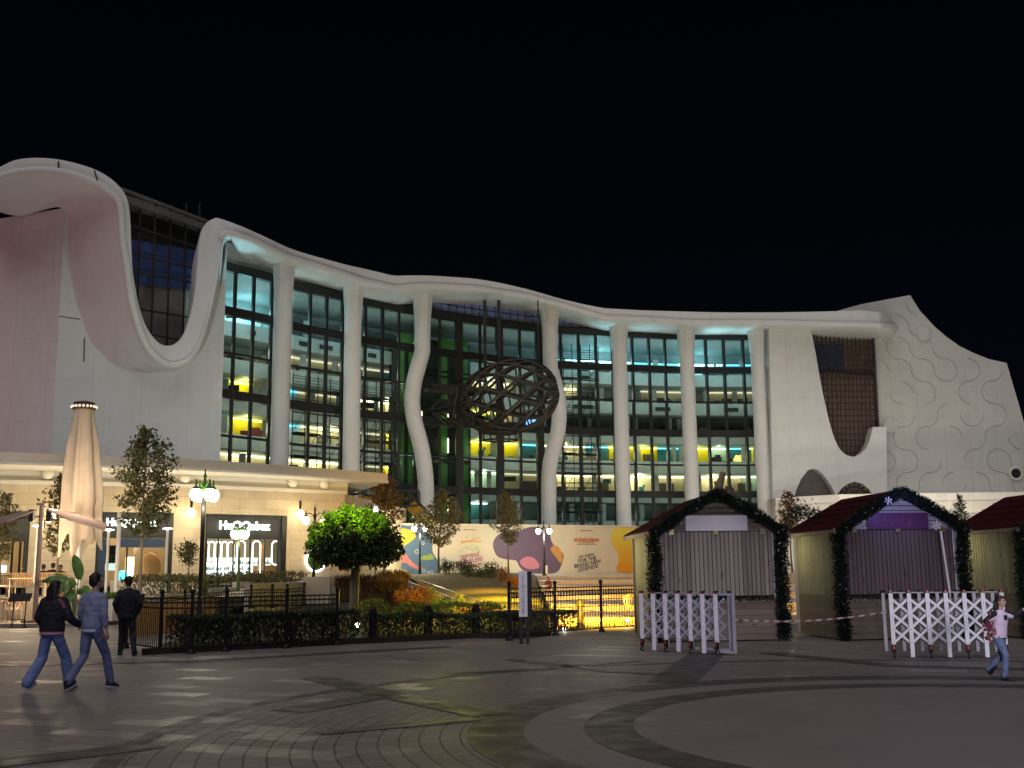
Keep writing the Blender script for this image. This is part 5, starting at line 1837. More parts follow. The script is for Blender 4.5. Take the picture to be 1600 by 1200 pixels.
def lamp_heads(t_, top, n, rad, arm, mt, gm, drop=.0, finial=.6):
    m = MB()
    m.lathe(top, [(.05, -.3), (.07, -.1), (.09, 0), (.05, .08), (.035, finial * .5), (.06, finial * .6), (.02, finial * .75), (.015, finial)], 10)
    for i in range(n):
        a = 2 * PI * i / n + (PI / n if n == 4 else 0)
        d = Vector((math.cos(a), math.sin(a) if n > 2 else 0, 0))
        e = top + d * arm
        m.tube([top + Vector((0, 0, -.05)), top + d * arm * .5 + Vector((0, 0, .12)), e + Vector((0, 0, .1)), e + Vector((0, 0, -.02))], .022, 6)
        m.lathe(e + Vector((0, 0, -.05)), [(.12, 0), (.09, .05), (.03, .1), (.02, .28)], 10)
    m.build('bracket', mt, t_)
    for i in range(n):
        a = 2 * PI * i / n + (PI / n if n == 4 else 0)
        e = top + Vector((math.cos(a) * arm, (math.sin(a) if n > 2 else 0) * arm, -.05 - drop))
        g_ = MB()
        g_.lathe(e, [(.05, -2 * rad), (.6 * rad, -1.85 * rad), (rad * .95, -1.2 * rad), (rad, -.8 * rad), (.8 * rad, -.2 * rad), (.5 * rad, 0)], 14)
        g_.build('globe', gm, t_)


def street_lamp(base, top, n, rad, arm, label, mt, gm, watts, pole=.045, finial=.6):
    base = Vector(base); top = Vector(top)
    t_ = thing('street_lamp', label, 'street lamp', base, 'street lamps')
    m = MB()
    m.lathe(base, [(pole * 2.4, 0), (pole * 2.4, .1), (pole * 1.6, .3), (pole * 1.3, .9), (pole, 1.0), (pole * .9, top.z - base.z)], 12)
    m.build('pole', mt, t_)
    lamp_heads(t_, top, n, rad, arm, mat('bracket_greenlit', (.05, .16, .02), (.03, .10, .015), .4, 5) if n == 4 else mt, gm, finial=finial)  # green light on brackets and finials is painted into their colour
    if watts:
        point('street_lamp_light', top + Vector((0, -.1, -rad * 2 - .25)), watts, (1, .92, .66), .2)
    return t_


tp = P(320, 762, 32.5)
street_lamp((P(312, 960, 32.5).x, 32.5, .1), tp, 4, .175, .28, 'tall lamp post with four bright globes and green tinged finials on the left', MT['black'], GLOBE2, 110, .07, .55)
tp = P(375, 827, 44)
street_lamp((P(372, 915, 44).x, 44, .9), tp, 4, .16, .24, 'shorter green lit lamp post in front of the lettered shopfront', m_lamp_greenlit, GLOBE2, 16, .05, .1)
tp = P(492, 806, 50)
street_lamp((P(490, 905, 50).x, 50, 1.2), tp, 2, .17, .4, 'twin globe lamp post behind the ball tree', MT['black'], GLOBE2, 12, .05, .5)
tp = P(656, 821, 71)
street_lamp((P(656, 902, 71).x, 71, 1.6), tp, 2, .17, .36, 'twin globe lamp post before the blue patch of the boarding', MT['black'], GLOBE2, 850, .06, .5)
tp = P(849.5, 825, 73)
l5 = street_lamp((P(851, 897, 73).x, 73, 1.6), tp, 2, .17, .36, 'twin globe lamp post before the purple patch of the boarding', MT['black'], GLOBE2, 850, .06, .5)
m = MB(); q = P(854, 890, 72.8); m.box(q, (.14, .12, .55)); m.build('control_box', m_white, l5)
# coloured garden spots
for x, y, D, e, c in ((700, 960, 36.6, 150, (1, .82, .1)), (655, 962, 36.6, 190, (1, .5, .06)), (735, 955, 37, 150, (1, .75, .05)), (770, 950, 40, 120, (1, .8, .04)), (630, 965, 34.6, 70, (1, .8, .1)), (585, 968, 33.4, 8, (.9, .9, .1)), (680, 968, 33.6, 40, (1, .9, .1)), (715, 968, 33.8, 35, (1, .9, .1))):
    q = P(x, y, D); point('garden_spot', (q.x, q.y, hgt(D) + .9), e, c, .1)
for x, D, e, c in ((835, 36, 2600, (1, .74, .03)), (800, 35.5, 1500, (1, .72, .03))):
    q = P(x, 950, D); spot('lawn_spot', (q.x, q.y, 1.0), (q.x - .6, q.y + 10, .7), e, c, 70, .9, .1)
for x, D, e, c in ((868, 34.5, 3200, (1, .28, .02)), (900, 34.2, 3200, (1, .48, .02)), (935, 34, 3200, (1, .54, .02)), (975, 34, 3200, (1, .46, .02)), (930, 47, 500, (1, .46, .12)), (1000, 49, 700, (1, .42, .06)), (865, 50, 400, (1, .45, .25)), (1060, 37, 1400, (1, .5, .06)), (1225, 37, 1800, (1, .48, .06))):
    q = P(x, 930, D); spot('step_light', (q.x, q.y, .9 if D < 40 else 1.6), (q.x + .3, q.y + 9, .3 if D < 40 else .9), e, c, 80, .9, .15)
q = P(815, 950, 43); spot('lawn_light', (q.x, q.y, 3.0), (q.x - .3, q.y + .6, 0), 2300, (1, .74, .02), 105, .9, .15)
q = P(780, 950, 48); spot('lawn_light', (q.x, q.y, 3.4), (q.x - .3, q.y + .6, 0), 1000, (1, .6, .04), 105, .9, .15)
for x, D, e in ((900, 35.5, 40), (945, 35, 55), (985, 34.6, 55)):
    q = P(x, 930, D); spot('floor_light', (q.x, q.y, 1.5), (q.x, q.y + .4, 0), e * 3.5, (1, .56, .01), 120, .8, .1)
spk = emis('ground_spot_lens', (1, .95, .8), 30)
for x, y, D, lab in ((980, 971, 36, 'small bright ground spotlight right, seen through the hooped fence'), (882, 985, 33.5, 'small bright ground spotlight low behind the hooped fence'), (559, 978, 30.2, 'small bright ground spotlight at the foot of the ball tree')):
    q = P(x, y, D)
    t_ = thing('ground_spotlight', lab, 'spotlight', (q.x, q.y, max(0, q.z - .15)), 'small ground spotlights')
    m = MB(); m.tube([(q.x, q.y, max(0, q.z - .2)), (q.x, q.y, q.z)], .02, 6); m.lathe((q.x, q.y + .05, q.z - .05), [(.05, 0), (.08, .1), (.08, .14)], 10); m.build('housing', MT['black'], t_)
    m = MB(); m.ball((q.x, q.y - .05, q.z + .03), .06, 10); m.build('lens', spk, t_)

# ================================================================== WOODEN KIOSKS
m_wdark = mat('weathered_boards', (.40, .355, .31), (.16, .135, .118), .75, 5, bump=.6, bscale=18, var='island', stretch=(1, 1, .12), isl=(.5, .6), knots=.8)
m_wpurp = mat('dark_stained_boards', (.135, .10, .105), (.10, .074, .078), .7, 5, bump=.5, bscale=18, var='island', stretch=(1, 1, .12), isl=(.5, .6), knots=.8)
m_wside = mat('yellow_lit_boards', (.34, .32, .21), (.2, .185, .115), .75, 5, bump=.5, bscale=18, var='island', stretch=(1, 1, .12), isl=(.5, .6), knots=.8)  # yellow light on the side walls is put into the board colour
m_wbase = mat('base_boards', (.24, .195, .155), (.14, .115, .092), .75, 4, bump=.5, bscale=18, var='island', stretch=(.15, 1, 1), isl=(.5, .6), knots=.6)
m_wgab = mat('gable_boards', (.20, .165, .14), (.11, .09, .078), .75, 4, bump=.5, bscale=18, var='island', stretch=(.15, 1, 1), isl=(.5, .6), knots=.6)
m_wgabw = mat('gable_boards_pale', (.42, .41, .42), (.30, .29, .31), .75, 4, bump=.5, bscale=18, var='island', stretch=(.15, 1, 1), isl=(.5, .6), knots=.6)
m_roof = mat('red_felt', (.045, .008, .010), (.028, .005, .007), .9, 4, bump=.5, bscale=40, spec=.03)
m_brass = mat('brass_plate', (.75, .62, .35), (.6, .48, .25), .3, 5, metal=.8)
m_signw = mat('white_sign', (.74, .74, .78), (.66, .66, .70), .4, .9)
m_signp = mat('purple_sign', (.12, .045, .125), (.09, .034, .10), .4, .9)
m_tube = mat('white_tube', (.7, .7, .74), rough=.3)
KW, KD = 3.15, 3.0


def kiosk(loc, rz, label, glabel, style):
    k = thing('market_kiosk', label, 'kiosk', loc, 'wooden market kiosks', rz, local=True)
    W, D_, zb, zs, za = KW, KD, 1.07, 2.68, 3.52
    rn = random.Random(int(loc[0] * 10))
    # base of horizontal boards
    m = MB()
    for i in range(7):
        z = .03 + i * .148
        m.box((W / 2, .06, z + .072), (W - .1, .05 + .006 * (i % 2), .142))
        m.box((.06, D_ / 2, z + .072), (.05, D_ - .1, .142)); m.box((W - .06, D_ / 2, z + .072), (.05, D_ - .1, .142))
        m.box((W / 2, D_ - .06, z + .072), (W - .1, .05, .142))
    m.build('base', m_wbase, k)
    m = MB()
    for x, y in ((.06, .06), (W - .06, .06), (.06, D_ - .06), (W - .06, D_ - .06)):
        m.box((x, y, zs / 2 + .04), (.13, .13, zs - .05))
    m.box((W / 2, .05, zs + .045), (W, .12, .09)); m.box((.06, D_ / 2, zs + .04), (.1, D_ - .2, .1))
    m.box((W - .06, D_ / 2, zs + .04), (.1, D_ - .2, .1))
    m.build('frame', m_wgab if style != 1 else m_wgabw, k)
    m = MB()
    n = 26
    for i in range(n):
        x = .16 + (W - .32) * (i + .5) / n
        m.box((x, .03 + rn.uniform(-.004, .004), (zb + zs) / 2 + .01), ((W - .32) / n - .018, .03, zs - zb - .04))
    sh = m.build('shutter', (m_wdark, m_wpurp, m_wdark)[style], k)
    m = MB(); m.box((W / 2, .075, (zb + zs) / 2), (W - .3, .03, zs - zb + .05)); m.build('backing', MT['blacksoft'], sh)  # added black sheet, darkens the board gaps and stops light leaking through
    m = MB()
    m.tube([(.15, -.01, zb), (.15, -.01, zs)], .018, 6); m.tube([(W - .15, -.01, zb), (W - .15, -.01, zs)], .018, 6)
    m.build('edge_tube', m_tube, sh)
    for x in (.45, W / 2, W - .4):
        m = MB(); m.box((x, -.02, zs + .02), (.12, .035, .05)); m.box((x, -.02, zs - .05), (.12, .035, .05)); m.tube([(x - .06, -.035, zs - .015), (x + .06, -.035, zs - .015)], .014, 6)
        m.build('hinge', m_brass, sh)
    for xx in (.045, W - .045):
        m = MB()
        for i in range(20):
            y = .14 + (D_ - .28) * (i + .5) / 20
            m.box((xx, y, (zb + zs) / 2), (.03, (D_ - .28) / 20 - .045, zs - zb))
        m.build('side_wall', m_wside, k)
    m = MB(); m.box((W / 2, D_ - .05, (zb + zs) / 2), (W - .2, .03, zs - zb)); m.build('back_wall', m_wside, k)
    # gable of lapped boards
    for y in (.05, D_ - .05):
        m = MB()
        for i in range(7):
            z0 = zs + .09 + i * .125; z1 = min(z0 + .108, za - .05)
            if z1 <= z0:
                continue
            h0 = W / 2 * (1 - (z0 - zs) / (za - zs)) + .02; h1 = max(.02, W / 2 * (1 - (z1 - zs) / (za - zs)) + .02)
            m.prism([(-h0, z0), (h0, z0), (h1, z1), (-h1, z1)], (W / 2, y + .03 * (i % 2), 0), (1, 0, 0), (0, 0, 1), .03)
        m.build('gable', m_wgab if style != 1 else m_wgabw, k)
    # roof
    m = MB()
    ov, of = .17, .32
    sl = (za - zs) / (W / 2)
    for s in (-1, 1):
        ex = W / 2 + s * (W / 2 + ov); ez = zs - sl * ov + .06
        m.add([(W / 2, -of, za + .06), (ex, -of, ez), (ex, D_ + of, ez), (W / 2, D_ + of, za + .06),
               (W / 2, -of, za + .12), (ex, -of, ez + .06), (ex, D_ + of, ez + .06), (W / 2, D_ + of, za + .12)],
              [(0, 1, 2, 3), (4, 7, 6, 5), (0, 4, 5, 1), (2, 6, 7, 3), (1, 5, 6, 2)])
        for q in range(1, 5):
            t_ = q / 5
            m.beam((W / 2 + (ex - W / 2) * t_, -of, za + .125 + (ez - za) * t_), (W / 2 + (ex - W / 2) * t_, D_ + of, za + .125 + (ez - za) * t_), .03, .012)
    rf_ = m.build('roof', m_roof, k)
    for s in (-1, 1):
        m = MB()
        ex = W / 2 + s * (W / 2 + ov); ez = zs - sl * ov + .03
        m.beam((ex, -of, ez), (ex, D_ + of, ez), .04, .1)
        m.build('eave_board', m_wgab, rf_)
    # sign
    m = MB()
    if style == 0:
        m.box((W / 2 + .02, -.02, 2.88), (1.56, .05, .38)); sg = m.build('sign', m_signw, k)
        text('lettering', 'CAFE', .01, (W / 2, -.05, 3.1), (1, 0, 0), (0, 0, 1), m_signw, sg, .002) if False else None
        m = MB()
        for i in range(5):
            m.box((W / 2 + .05 + i * .1 - .05 + .03 * rn.random(), -.047, 2.885), (.06, .004, .015))
        m.build('sign_marks', m_tube, sg)
    elif style == 1:
        m.box((W / 2, -.02, 2.88), (1.58, .05, .40)); sg = m.build('sign', m_signp, k)
        text('lettering', 'Santa', .36, (W / 2 - .02, -.05, 2.88), (1, 0, 0), (0, 0, 1), mat('purple_outline', (.34, .10, .30), rough=.5), sg, .012, bold=-.012)
    else:
        m.box((W / 2, -.02, 2.88), (1.58, .05, .38)); m.build('sign', m_signw, k)
    # garland: up the corners and along the gable
    M4 = Matrix.Translation(Vector(loc)) @ Matrix.Rotation(rz, 4, 'Z')
    g_ = thing('garland', glabel, 'garland', M4 @ Vector((W / 2, -.2, za)), 'green garlands on the kiosks')
    path = [(.0, -.12, .05), (-.03, -.14, 1.0), (.0, -.14, 2.0), (-.06, -.16, 2.62), (.02, -.38, 2.68), (W * .25, -.38, zs + (za - zs) * .5 + .09), (W / 2, -.38, za + .07), (W * .75, -.38, zs + (za - zs) * .5 + .09), (W - .02, -.38, 2.68), (W + .06, -.16, 2.62), (W, -.14, 2.0), (W + .03, -.14, 1.0), (W, -.12, .05)]
    path = [M4 @ Vector(p) for p in path]
    m = MB()
    m.tube(path, .025, 6)
    m.build('wire', MT['blacksoft'], g_)
    m = MB()
    ls = [(b_ - a).length for a, b_ in zip(path, path[1:])]
    for (a, b_), l in zip(zip(path, path[1:]), ls):
        for i in range(int(l * 1300)):
            p = a.lerp(b_, rn.random())
            r_ = (.2 if p.z < 2.6 else .15) * (1 + .4 * noise.noise(p * 4)) * rn.random() ** .45
            d = Vector((rn.gauss(0, 1), rn.gauss(0, 1), rn.gauss(0, 1))).normalized()
            m.leaf(p + d * r_, .11 * rn.uniform(.6, 1.3), d + Vector((rn.gauss(0, .5), rn.gauss(0, .5), rn.gauss(0, .5))), asp=.22)
    for i in range(int((W - .4) * 300)):
        p = M4 @ Vector((rn.uniform(.2, W - .2), -.07, zb - .03 + rn.gauss(0, .03)))
        m.leaf(p, .07 * rn.uniform(.6, 1.3), asp=.4)
    m.build('needles', LEAF['garland'], g_)
    bulb0 = None
    for i in range(30):
        j = rn.randrange(len(path) - 1)
        p = path[j].lerp(path[j + 1], rn.random()) + Vector((rn.gauss(0, .06), -.12, rn.gauss(0, .06)))
        if bulb0 is None:
            m = MB(); m.ball((0, 0, 0), .013, 6)
            bulb0 = m.build('bulb', mat('clear_bulb', (.7, .7, .65), rough=.2), g_, org=(0, 0, 0)); c = bulb0
        else:
            c = bulb0.copy(); COL.objects.link(c)
        c.location = p - ORG[g_.name]
    return k


K1 = (G(1017, 1002).x, 28.0, 0)
kiosk((3.46, 27.9, 0), R(4), 'grey boarded wooden kiosk with a white sign, leftmost of the row', 'dark fir garland framing the kiosk with the white sign', 0)
kiosk((7.95, 27.7, 0), R(6.5), 'dark stained wooden kiosk with a purple sign, middle of the row', 'dark fir garland framing the kiosk with the purple sign', 1)
kiosk((12.38, 27.6, 0), R(5.5), 'wooden kiosk cut off by the right edge of the photo', 'dark fir garland on the kiosk at the right edge', 2)
spot('gable_light', (9.4, 26.6, 3.2), (9.5, 27.9, 3.15), 30, (.34, .32, 1.0), 110, .8, .05)
point('side_fill', (2.3, 30.2, 2.3), 60, (1, .92, .62), .2)  # added unseen fill for the kiosk side walls, here and below
point('side_fill', (6.98, 30.0, 2.3), 22, (1, .92, .55), .2)
point('side_fill', (11.45, 29.9, 2.3), 18, (1, .92, .5), .2)
# loose garland between kiosk one and two
m = MB(); rn = random.Random(77)
pp = [P(1218, 835, 28.6), P(1245, 800, 30), P(1268, 802, 30.5), P(1285, 812, 30.6)]
for a, b_ in zip(pp, pp[1:]):
    for i in range(330):
        p = a.lerp(b_, rn.random()) + Vector((rn.gauss(0, .07), rn.gauss(0, .09), rn.gauss(0, .13)))
        m.leaf(p, .09 * rn.uniform(.6, 1.3), asp=.4)
tag(m.build('garland', LEAF['garland'], org=pp[1]), 'spare fir garland draped over the left eave of the purple sign kiosk', 'garland', 'green garlands on the kiosks')
# white ornaments and the leaning tube on the middle kiosk
m_orn = mat('white_plastic', (.8, .8, .85), rough=.4)
for x, y, r_, lab in ((1388, 782, .085, 'white frosty ornament at the gable top of the purple sign kiosk'), (1463, 821, .11, 'white frosty ornament at the right gable of the purple sign kiosk')):
    c = P(x, y, 27.35)
    m = MB()
    for q in range(6):
        a = q * PI / 3 + .3
        d = Vector((math.cos(a), 0, math.sin(a)))
        m.tube([c, c + d * r_], .008, 5)
        for f in (.5, .8):
            for s in (.6, -.6):
                e_ = Vector((math.cos(a + s), 0, math.sin(a + s)))
                m.tube([c + d * r_ * f, c + d * r_ * f + e_ * r_ * .35], .006, 5)
    tag(m.build('ornament', m_orn, org=c), lab, 'ornament', 'white ornaments on the gable')
m = MB(); a = P(1470, 830, 27.5); b_ = P(1484, 925, 27.2); m.tube([a, b_], .028, 8); m.tube([b_, (b_.x + .02, b_.y, 0.0)], .02, 6)
tag(m.build('pole', m_tube, org=(b_.x, b_.y, 0)), 'thin white pole leaning on the front of the purple sign kiosk', 'pole')
for (x, y, D, lab) in ((1150, 800, 27.4, ''),):
    pass
# dark timber sticking up behind the first kiosk
m = MB(); a = P(1116, 800, 40); b_ = P(1122, 765, 40); c_ = P(1130, 738, 40)
m.tube([(a.x - .3, a.y, 0), a, b_, c_], [.24, .2, .16, .10], 10)
m.tube([b_, P(1117, 752, 40)], [.1, .05], 8); m.tube([P(1126, 750, 40), P(1132, 740, 40)], [.12, .06], 8)
tag(m.build('dead_trunk', BARK, org=(a.x, 40, 0)), 'leaning dark dead trunk rising behind the roof of the white sign kiosk', 'trunk')

# ================================================================== FOLDING GATES
m_gw2 = mat('gate_white', (.78, .77, .80), (.70, .70, .73), .4, 3)
m_gg = mat('gate_grey', (.40, .40, .43), (.32, .32, .35), .45, 3)
m_red = mat('red_reflector', (.55, .05, .03), rough=.35)


def gate(A, B, n, label, wide, frame):
    A = Vector(A); B = Vector(B)
    d = B - A; L_ = d.length; rz = math.atan2(d.y, d.x)
    t_ = thing('folding_gate', label, 'folding gate', A, 'folding barrier gates', rz, local=True)
    sp = L_ / (n - 1)
    H = 1.26
    for layer in (0, 1):
        y = layer * .30
        off = 0 if layer == 0 else -sp * (.30 if wide else -.35)
        for i in range(n):
            x = i * sp + off
            m = MB()
            wheel = layer == 0 and i % 2 == 0
            z0 = .26 if wheel else (.03 if layer == 0 else .12)
            m.box((x, y, (z0 + H - .03) / 2), (.075 if layer == 0 else .06, .045, H - .03 - z0))
            p = m.build('post', m_gw2 if layer == 0 else m_gg, t_)
            m = MB(); m.box((x, y, H), (.078 if layer == 0 else .09, .05, .05))
            if layer == 0:
                m.box((x, y - .026, H), (.045, .01, .045), mi=1)
            m.build('cap', [MT['blacksoft'], m_red], p)
            if wheel:
                m = MB()
                m.box((x, y, .19), (.07, .06, .15)); m.box((x, y - .032, .21), (.03, .008, .07), mi=1)
                m.tube([(x - .012, y, .055), (x + .012, y, .055)], .055, 12)
                m.tube([(x - .015, y, .055), (x + .015, y, .055)], .022, 8, mi=2)
                m.build('wheel', [MT['blacksoft'], m_red, m_gg], t_)
    m = MB()
    for layer in (0, 1):
        y = .03 + layer * .24
        for i in range(n - 1):
            x0, x1 = i * sp, (i + 1) * sp
            for z in (.38, .66, .94):
                dz = .2 if wide else .19
                m.beam((x0, y, z - dz * .5), (x1, y + .02, z + dz), .045, .018, up=(0, 1, 0), mi=layer)
                m.beam((x0, y + .01, z + dz), (x1, y + .03, z - dz * .5), .045, .018, up=(0, 1, 0), mi=layer)
    for i in range(n):
        for z in (.3, .55, .8, 1.05):
            m.tube([(i * sp, -.03, z), (i * sp, .3, z)], .012, 6, mi=1)
    m.build('scissor_lattice', [m_gw2 if wide else m_gg, m_gg], t_)
    m = MB()
    m.box((L_ / 2, .15, H - .02), (L_, .02, .02))
    if frame:
        m.box((L_ + .38, .1, .64), (.05, .05, 1.2)); m.box((L_ + .2, .1, 1.22), (.36, .05, .05)); m.box((L_ + .2, .1, .07), (.36, .05, .05))
        m.box((L_ - .3, .22, .1), (.9, .04, .05))
    m.build('rail', m_gg, t_)
    return t_


gate(G(1004, 1017), G(1121, 1024), 7, 'closely folded violet white barrier gate in front of the white sign kiosk', False, True)
gate(G(1398, 1029), G(1573, 1029.5), 7, 'wider opened white scissor gate beside the running child', True, False)
# barrier tape
m = MB()
a = P(1145, 968, 23.4); c_ = P(1270, 964, 23.0); b_ = P(1390, 955, 22.2)
pts = []
for q in lin(0, 1, 90):
    p = a.lerp(b_, q); p.z -= .10 * 4 * q * (1 - q); pts.append(p)
for i in range(89):
    p, q = pts[i], pts[i + 1]
    tw = .004 * math.sin(i * .5)
    k = .018
    m.add([p + Vector((0, tw, -k)), q + Vector((0, tw, -k)), q + Vector((.02, -tw, k)), p + Vector((.02, -tw, k))], [(0, 1, 2, 3)], mi=(i // 3) % 2)
tag(m.build('barrier_tape', [mat('tape_white', (.36, .33, .33), rough=.4), mat('tape_red', (.16, .06, .06), rough=.4)], org=a), 'red and white striped tape strung between the two folding gates', 'tape')
m = MB()
pts = [P(868, 944, 30.2), P(905, 953, 30.8), P(940, 956, 31.6), P(990, 963, 32.6)]
m.tube(pts, .012, 5)
tag(m.build('barrier_tape', mat('tape_pale', (.6, .5, .45), rough=.4), org=pts[0]), 'thin pale tape tied along the hooped fence posts', 'tape')

# ================================================================== TOTEM SIGN
c = G(820, 1006)
to = thing('totem_sign', 'slim black totem with a tall white panel of vertical purple writing', 'sign', c)
m = MB()
for x in (-.085, .07):
    m.box((c.x + x, c.y, .86), (.085, .10, 1.72))
m.box((c.x + .14, c.y + .02, 1.16), (.1, .12, 1.16))
m.build('post', MT['black'], to)
m = MB(); m.box((c.x - .03, c.y - .075, 1.2), (.21, .05, 1.10)); pn = m.build('panel', m_signw, to)
m = MB(); rn = random.Random(9)
z = .72
while z < 1.66:
    h = rn.uniform(.015, .045)
    w = rn.uniform(.03, .10) if z < 1.2 else rn.uniform(.02, .06)
    m.box((c.x - .02 + rn.uniform(-.012, .012), c.y - .102, z), (w, .004, h * .5))
    if rn.random() < .5:
        m.box((c.x - .05, c.y - .102, z), (.012, .004, h * 1.2))
    z += h + .012
m.build('lettering', mat('purple_ink', (.20, .14, .34), rough=.5), pn)

# ================================================================== BOOM LIFTS
m_yel = mat('machine_yellow', (.50, .30, .03), (.40, .23, .02), .45, 3)
def boom(D, pts, r_, cage, label):
    p0 = P(*pts[0], D)
    t_ = thing('boom_lift', label, 'boom lift', (p0.x, D, 1.6), 'boom lifts by the building')
    q = [P(x, y, D) for x, y in pts]
    m = MB()
    for a, b_ in zip(q, q[1:]):
        m.beam(a, b_, r_, r_ * 1.1)
    m.build('boom', m_yel, t_)
    m = MB()
    m.beam(q[0] + Vector((0, -.1, r_ * .8)), q[-1] + Vector((0, -.1, r_ * .8)), r_ * .5, r_ * .4)
    m.build('cable_tray', MT['frame'], t_)
    c = P(*cage, D)
    m = MB()
    for z in (-.5, 0, .55):
        for (ax_, ay, bx, by) in ((-.8, -.5, .8, -.5), (.8, -.5, .8, .5), (.8, .5, -.8, .5), (-.8, .5, -.8, -.5)):
            m.tube([c + Vector((ax_, ay, z)), c + Vector((bx, by, z))], .05, 5)
    for ax_ in (-.8, 0, .8):
        for ay in (-.5, .5):
            m.tube([c + Vector((ax_, ay, -.5)), c + Vector((ax_, ay, .55))], .04, 5)
    m.box(c + Vector((0, 0, -.52)), (1.6, 1.0, .06))
    m.build('cage', MT['frame'], t_)
    m = MB()
    e_ = q[-1]
    m.beam((e_.x, e_.y, 2.4), e_, .5, .6); m.box((e_.x, D, 2.3), (2.2, 1.6, .8))
    m.build('turret', m_yel, t_)
    m = MB()
    for sx in (-.9, .9):
        for sy in (-.9, .9):
            m.tube([(e_.x + sx, D + sy - .15, 2.05), (e_.x + sx, D + sy + .15, 2.05)], .44, 14)
    m.build('wheel', MT['blacksoft'], t_)


boom(84, [(560, 776), (600, 784), (628, 800)], .4, (552, 772), 'yellow boom lift arm lying level behind the brown leafed tree')
boom(82, [(642, 789), (663, 810), (676, 822)], .75, (638, 780), 'yellow boom lift arm slanting in front of the first wavy column')
for (x, y, D, lab) in ((587, 797, 60, 'bluish white work lamp glowing in the brown leafed tree'),):
    c = P(x, y, D)
    t_ = thing('work_lamp', lab, 'work lamp', (c.x, D, 1.3))
    m = MB(); m.tube([(c.x, D, 1.3), c], .03, 6); m.box(c + Vector((0, .1, 0)), (.3, .1, .3)); m.build('stand', MT['black'], t_)
    m = MB(); m.ball(c, (.12, .06, .2), 8); m.build('lens', emis('lamp_blueish', (.6, .85, 1), 12), t_)

# ================================================================== RESTAURANT TERRACE
m_cloth = mat('canvas_beige', (.60, .49, .37), (.52, .42, .31), .85, 1.5, bump=.15)
m_cloth2 = mat('canvas_mauve', (.34, .24, .20), (.28, .20, .17), .85, 1.5)
# closed giant parasol
D_ = 44.2
cb_ = P(123, 905, D_); ctp = P(131.5, 636, D_)
pz = thing('parasol', 'giant closed beige parasol standing before the shopfronts', 'parasol', (cb_.x, D_, 1.0), 'restaurant parasols')
m = MB(); m.tube([(cb_.x, D_, 1.0), (ctp.x, D_, ctp.z)], .09, 10); m.build('pole', m_white, pz)
zt, zb = ctp.z, P(123, 842, D_).z
m = MB()
N_ = 72
rows = []
for i in range(22):
    q = i / 21
    z = zt + (zb - zt) * q
    rr_ = interp([(0, .38), (.1, .42), (.3, .58), (.55, .70), (.8, .74), (1, .78)], q)
    row = []
    for j in range(N_):
        a = 2 * PI * j / N_
        f = .10 * min(1, q * 3 + .25) * (math.cos(8 * a + .4 * math.sin(3 * q)) + .4 * math.cos(13 * a + 1))
        drop = (-.55 * max(0, math.sin(4 * a + 1.0)) + .2 * math.sin(9 * a)) * max(0, q - .82) / .18
        sag = .25 * max(0, math.cos(a - .0)) * max(0, q - .45) * (q < .75)
        row.append((cb_.x + (ctp.x - cb_.x) * (1 - q) + (rr_ * (1 + f) + sag) * math.cos(a), D_ + rr_ * (1 + f) * math.sin(a), z + drop))
    rows.append(row)
m.loft(rows, ring=False)
for i in range(21):
    m.f.append([i * N_ + N_ - 1, i * N_, (i + 1) * N_, (i + 1) * N_ + N_ - 1]); m.m.append(0); m.s.append(True)
m.build('canopy', m_cloth, pz)
m = MB(); m.lathe((ctp.x, D_, zt - .12), [(.44, 0), (.46, .05), (.46, .2), (.40, .24), (.40, .3), (.1, .36)], 24); m.build('cap', mat('cap_bronze', (.10, .07, .05), rough=.5), pz)
m = MB()
for q in range(20):
    a = q * PI / 10
    m.ball((ctp.x + .47 * math.cos(a), D_ + .47 * math.sin(a), zt + .0), .055, 6)
m.build('light_string', emis('cap_bulbs', (1, .86, .6), .7), pz)
point('parasol_light', (cb_.x - 1.4, D_ - 1.6, 2.4), 170, (1, .76, .5), .2)  # added fill to brighten the closed parasol, no lamp there
point('parasol_light', (cb_.x + 1.0, D_ - 2.6, 5.0), 200, (1, .78, .55), .3)  # second added fill for the closed parasol
# open double parasol
D_ = 41.2
pb, pt_ = P(56, 936, D_), P(66, 788, D_)
po_ = thing('parasol', 'open double winged mauve parasol at the left edge', 'parasol', (pb.x, D_, .15), 'restaurant parasols')
m = MB(); m.tube([(pb.x, D_, .15), (pt_.x, D_, pt_.z)], .085, 10); m.box((pt_.x, D_, pt_.z), (.3, .3, .1)); m.box((pb.x, D_, .2), (.7, .7, .1)); m.build('pole', m_cloth2, po_)
for pts in ([(72, 796, 41.0), (116, 800, 43.4), (168, 818, 43.0), (163, 829, 40.2), (110, 812, 39.6)], [(58, 796, 41.0), (30, 800, 43.4), (-48, 822, 43.0), (-44, 836, 40.2), (10, 815, 39.6)]):
    v = [P(*p) for p in pts]
    cen = sum(v, Vector()) / 5 + Vector((0, 0, .12))
    m = MB()
    k = len(v)
    m.add(v + [cen] + [p + Vector((0, 0, -.04)) for p in v] + [cen + Vector((0, 0, -.04))], [(i, (i + 1) % k, k) for i in range(k)] + [(k + 1 + (i + 1) % k, k + 1 + i, 2 * k + 1) for i in range(k)] + [(i, k + 1 + i, k + 1 + (i + 1) % k, (i + 1) % k) for i in range(k)])
    cv = m.build('canopy', m_cloth2, po_)
    m = MB()
    for p in v:
        m.tube([cen + Vector((0, 0, -.05)), p + Vector((0, 0, -.03))], .018, 5)
    m.tube([cen + Vector((0, 0, -.1)), (pt_.x, D_, pt_.z - .45)], .02, 5)
    m.build('rib', MT['frame'], cv)
m = MB()
for s in (-.32, .32):
    m.box((pt_.x + s, D_ - .1, pt_.z - .42), (.16, .16, .45))
m.build('speaker', MT['frame'], po_)
c = P(79, 800, 41.6)
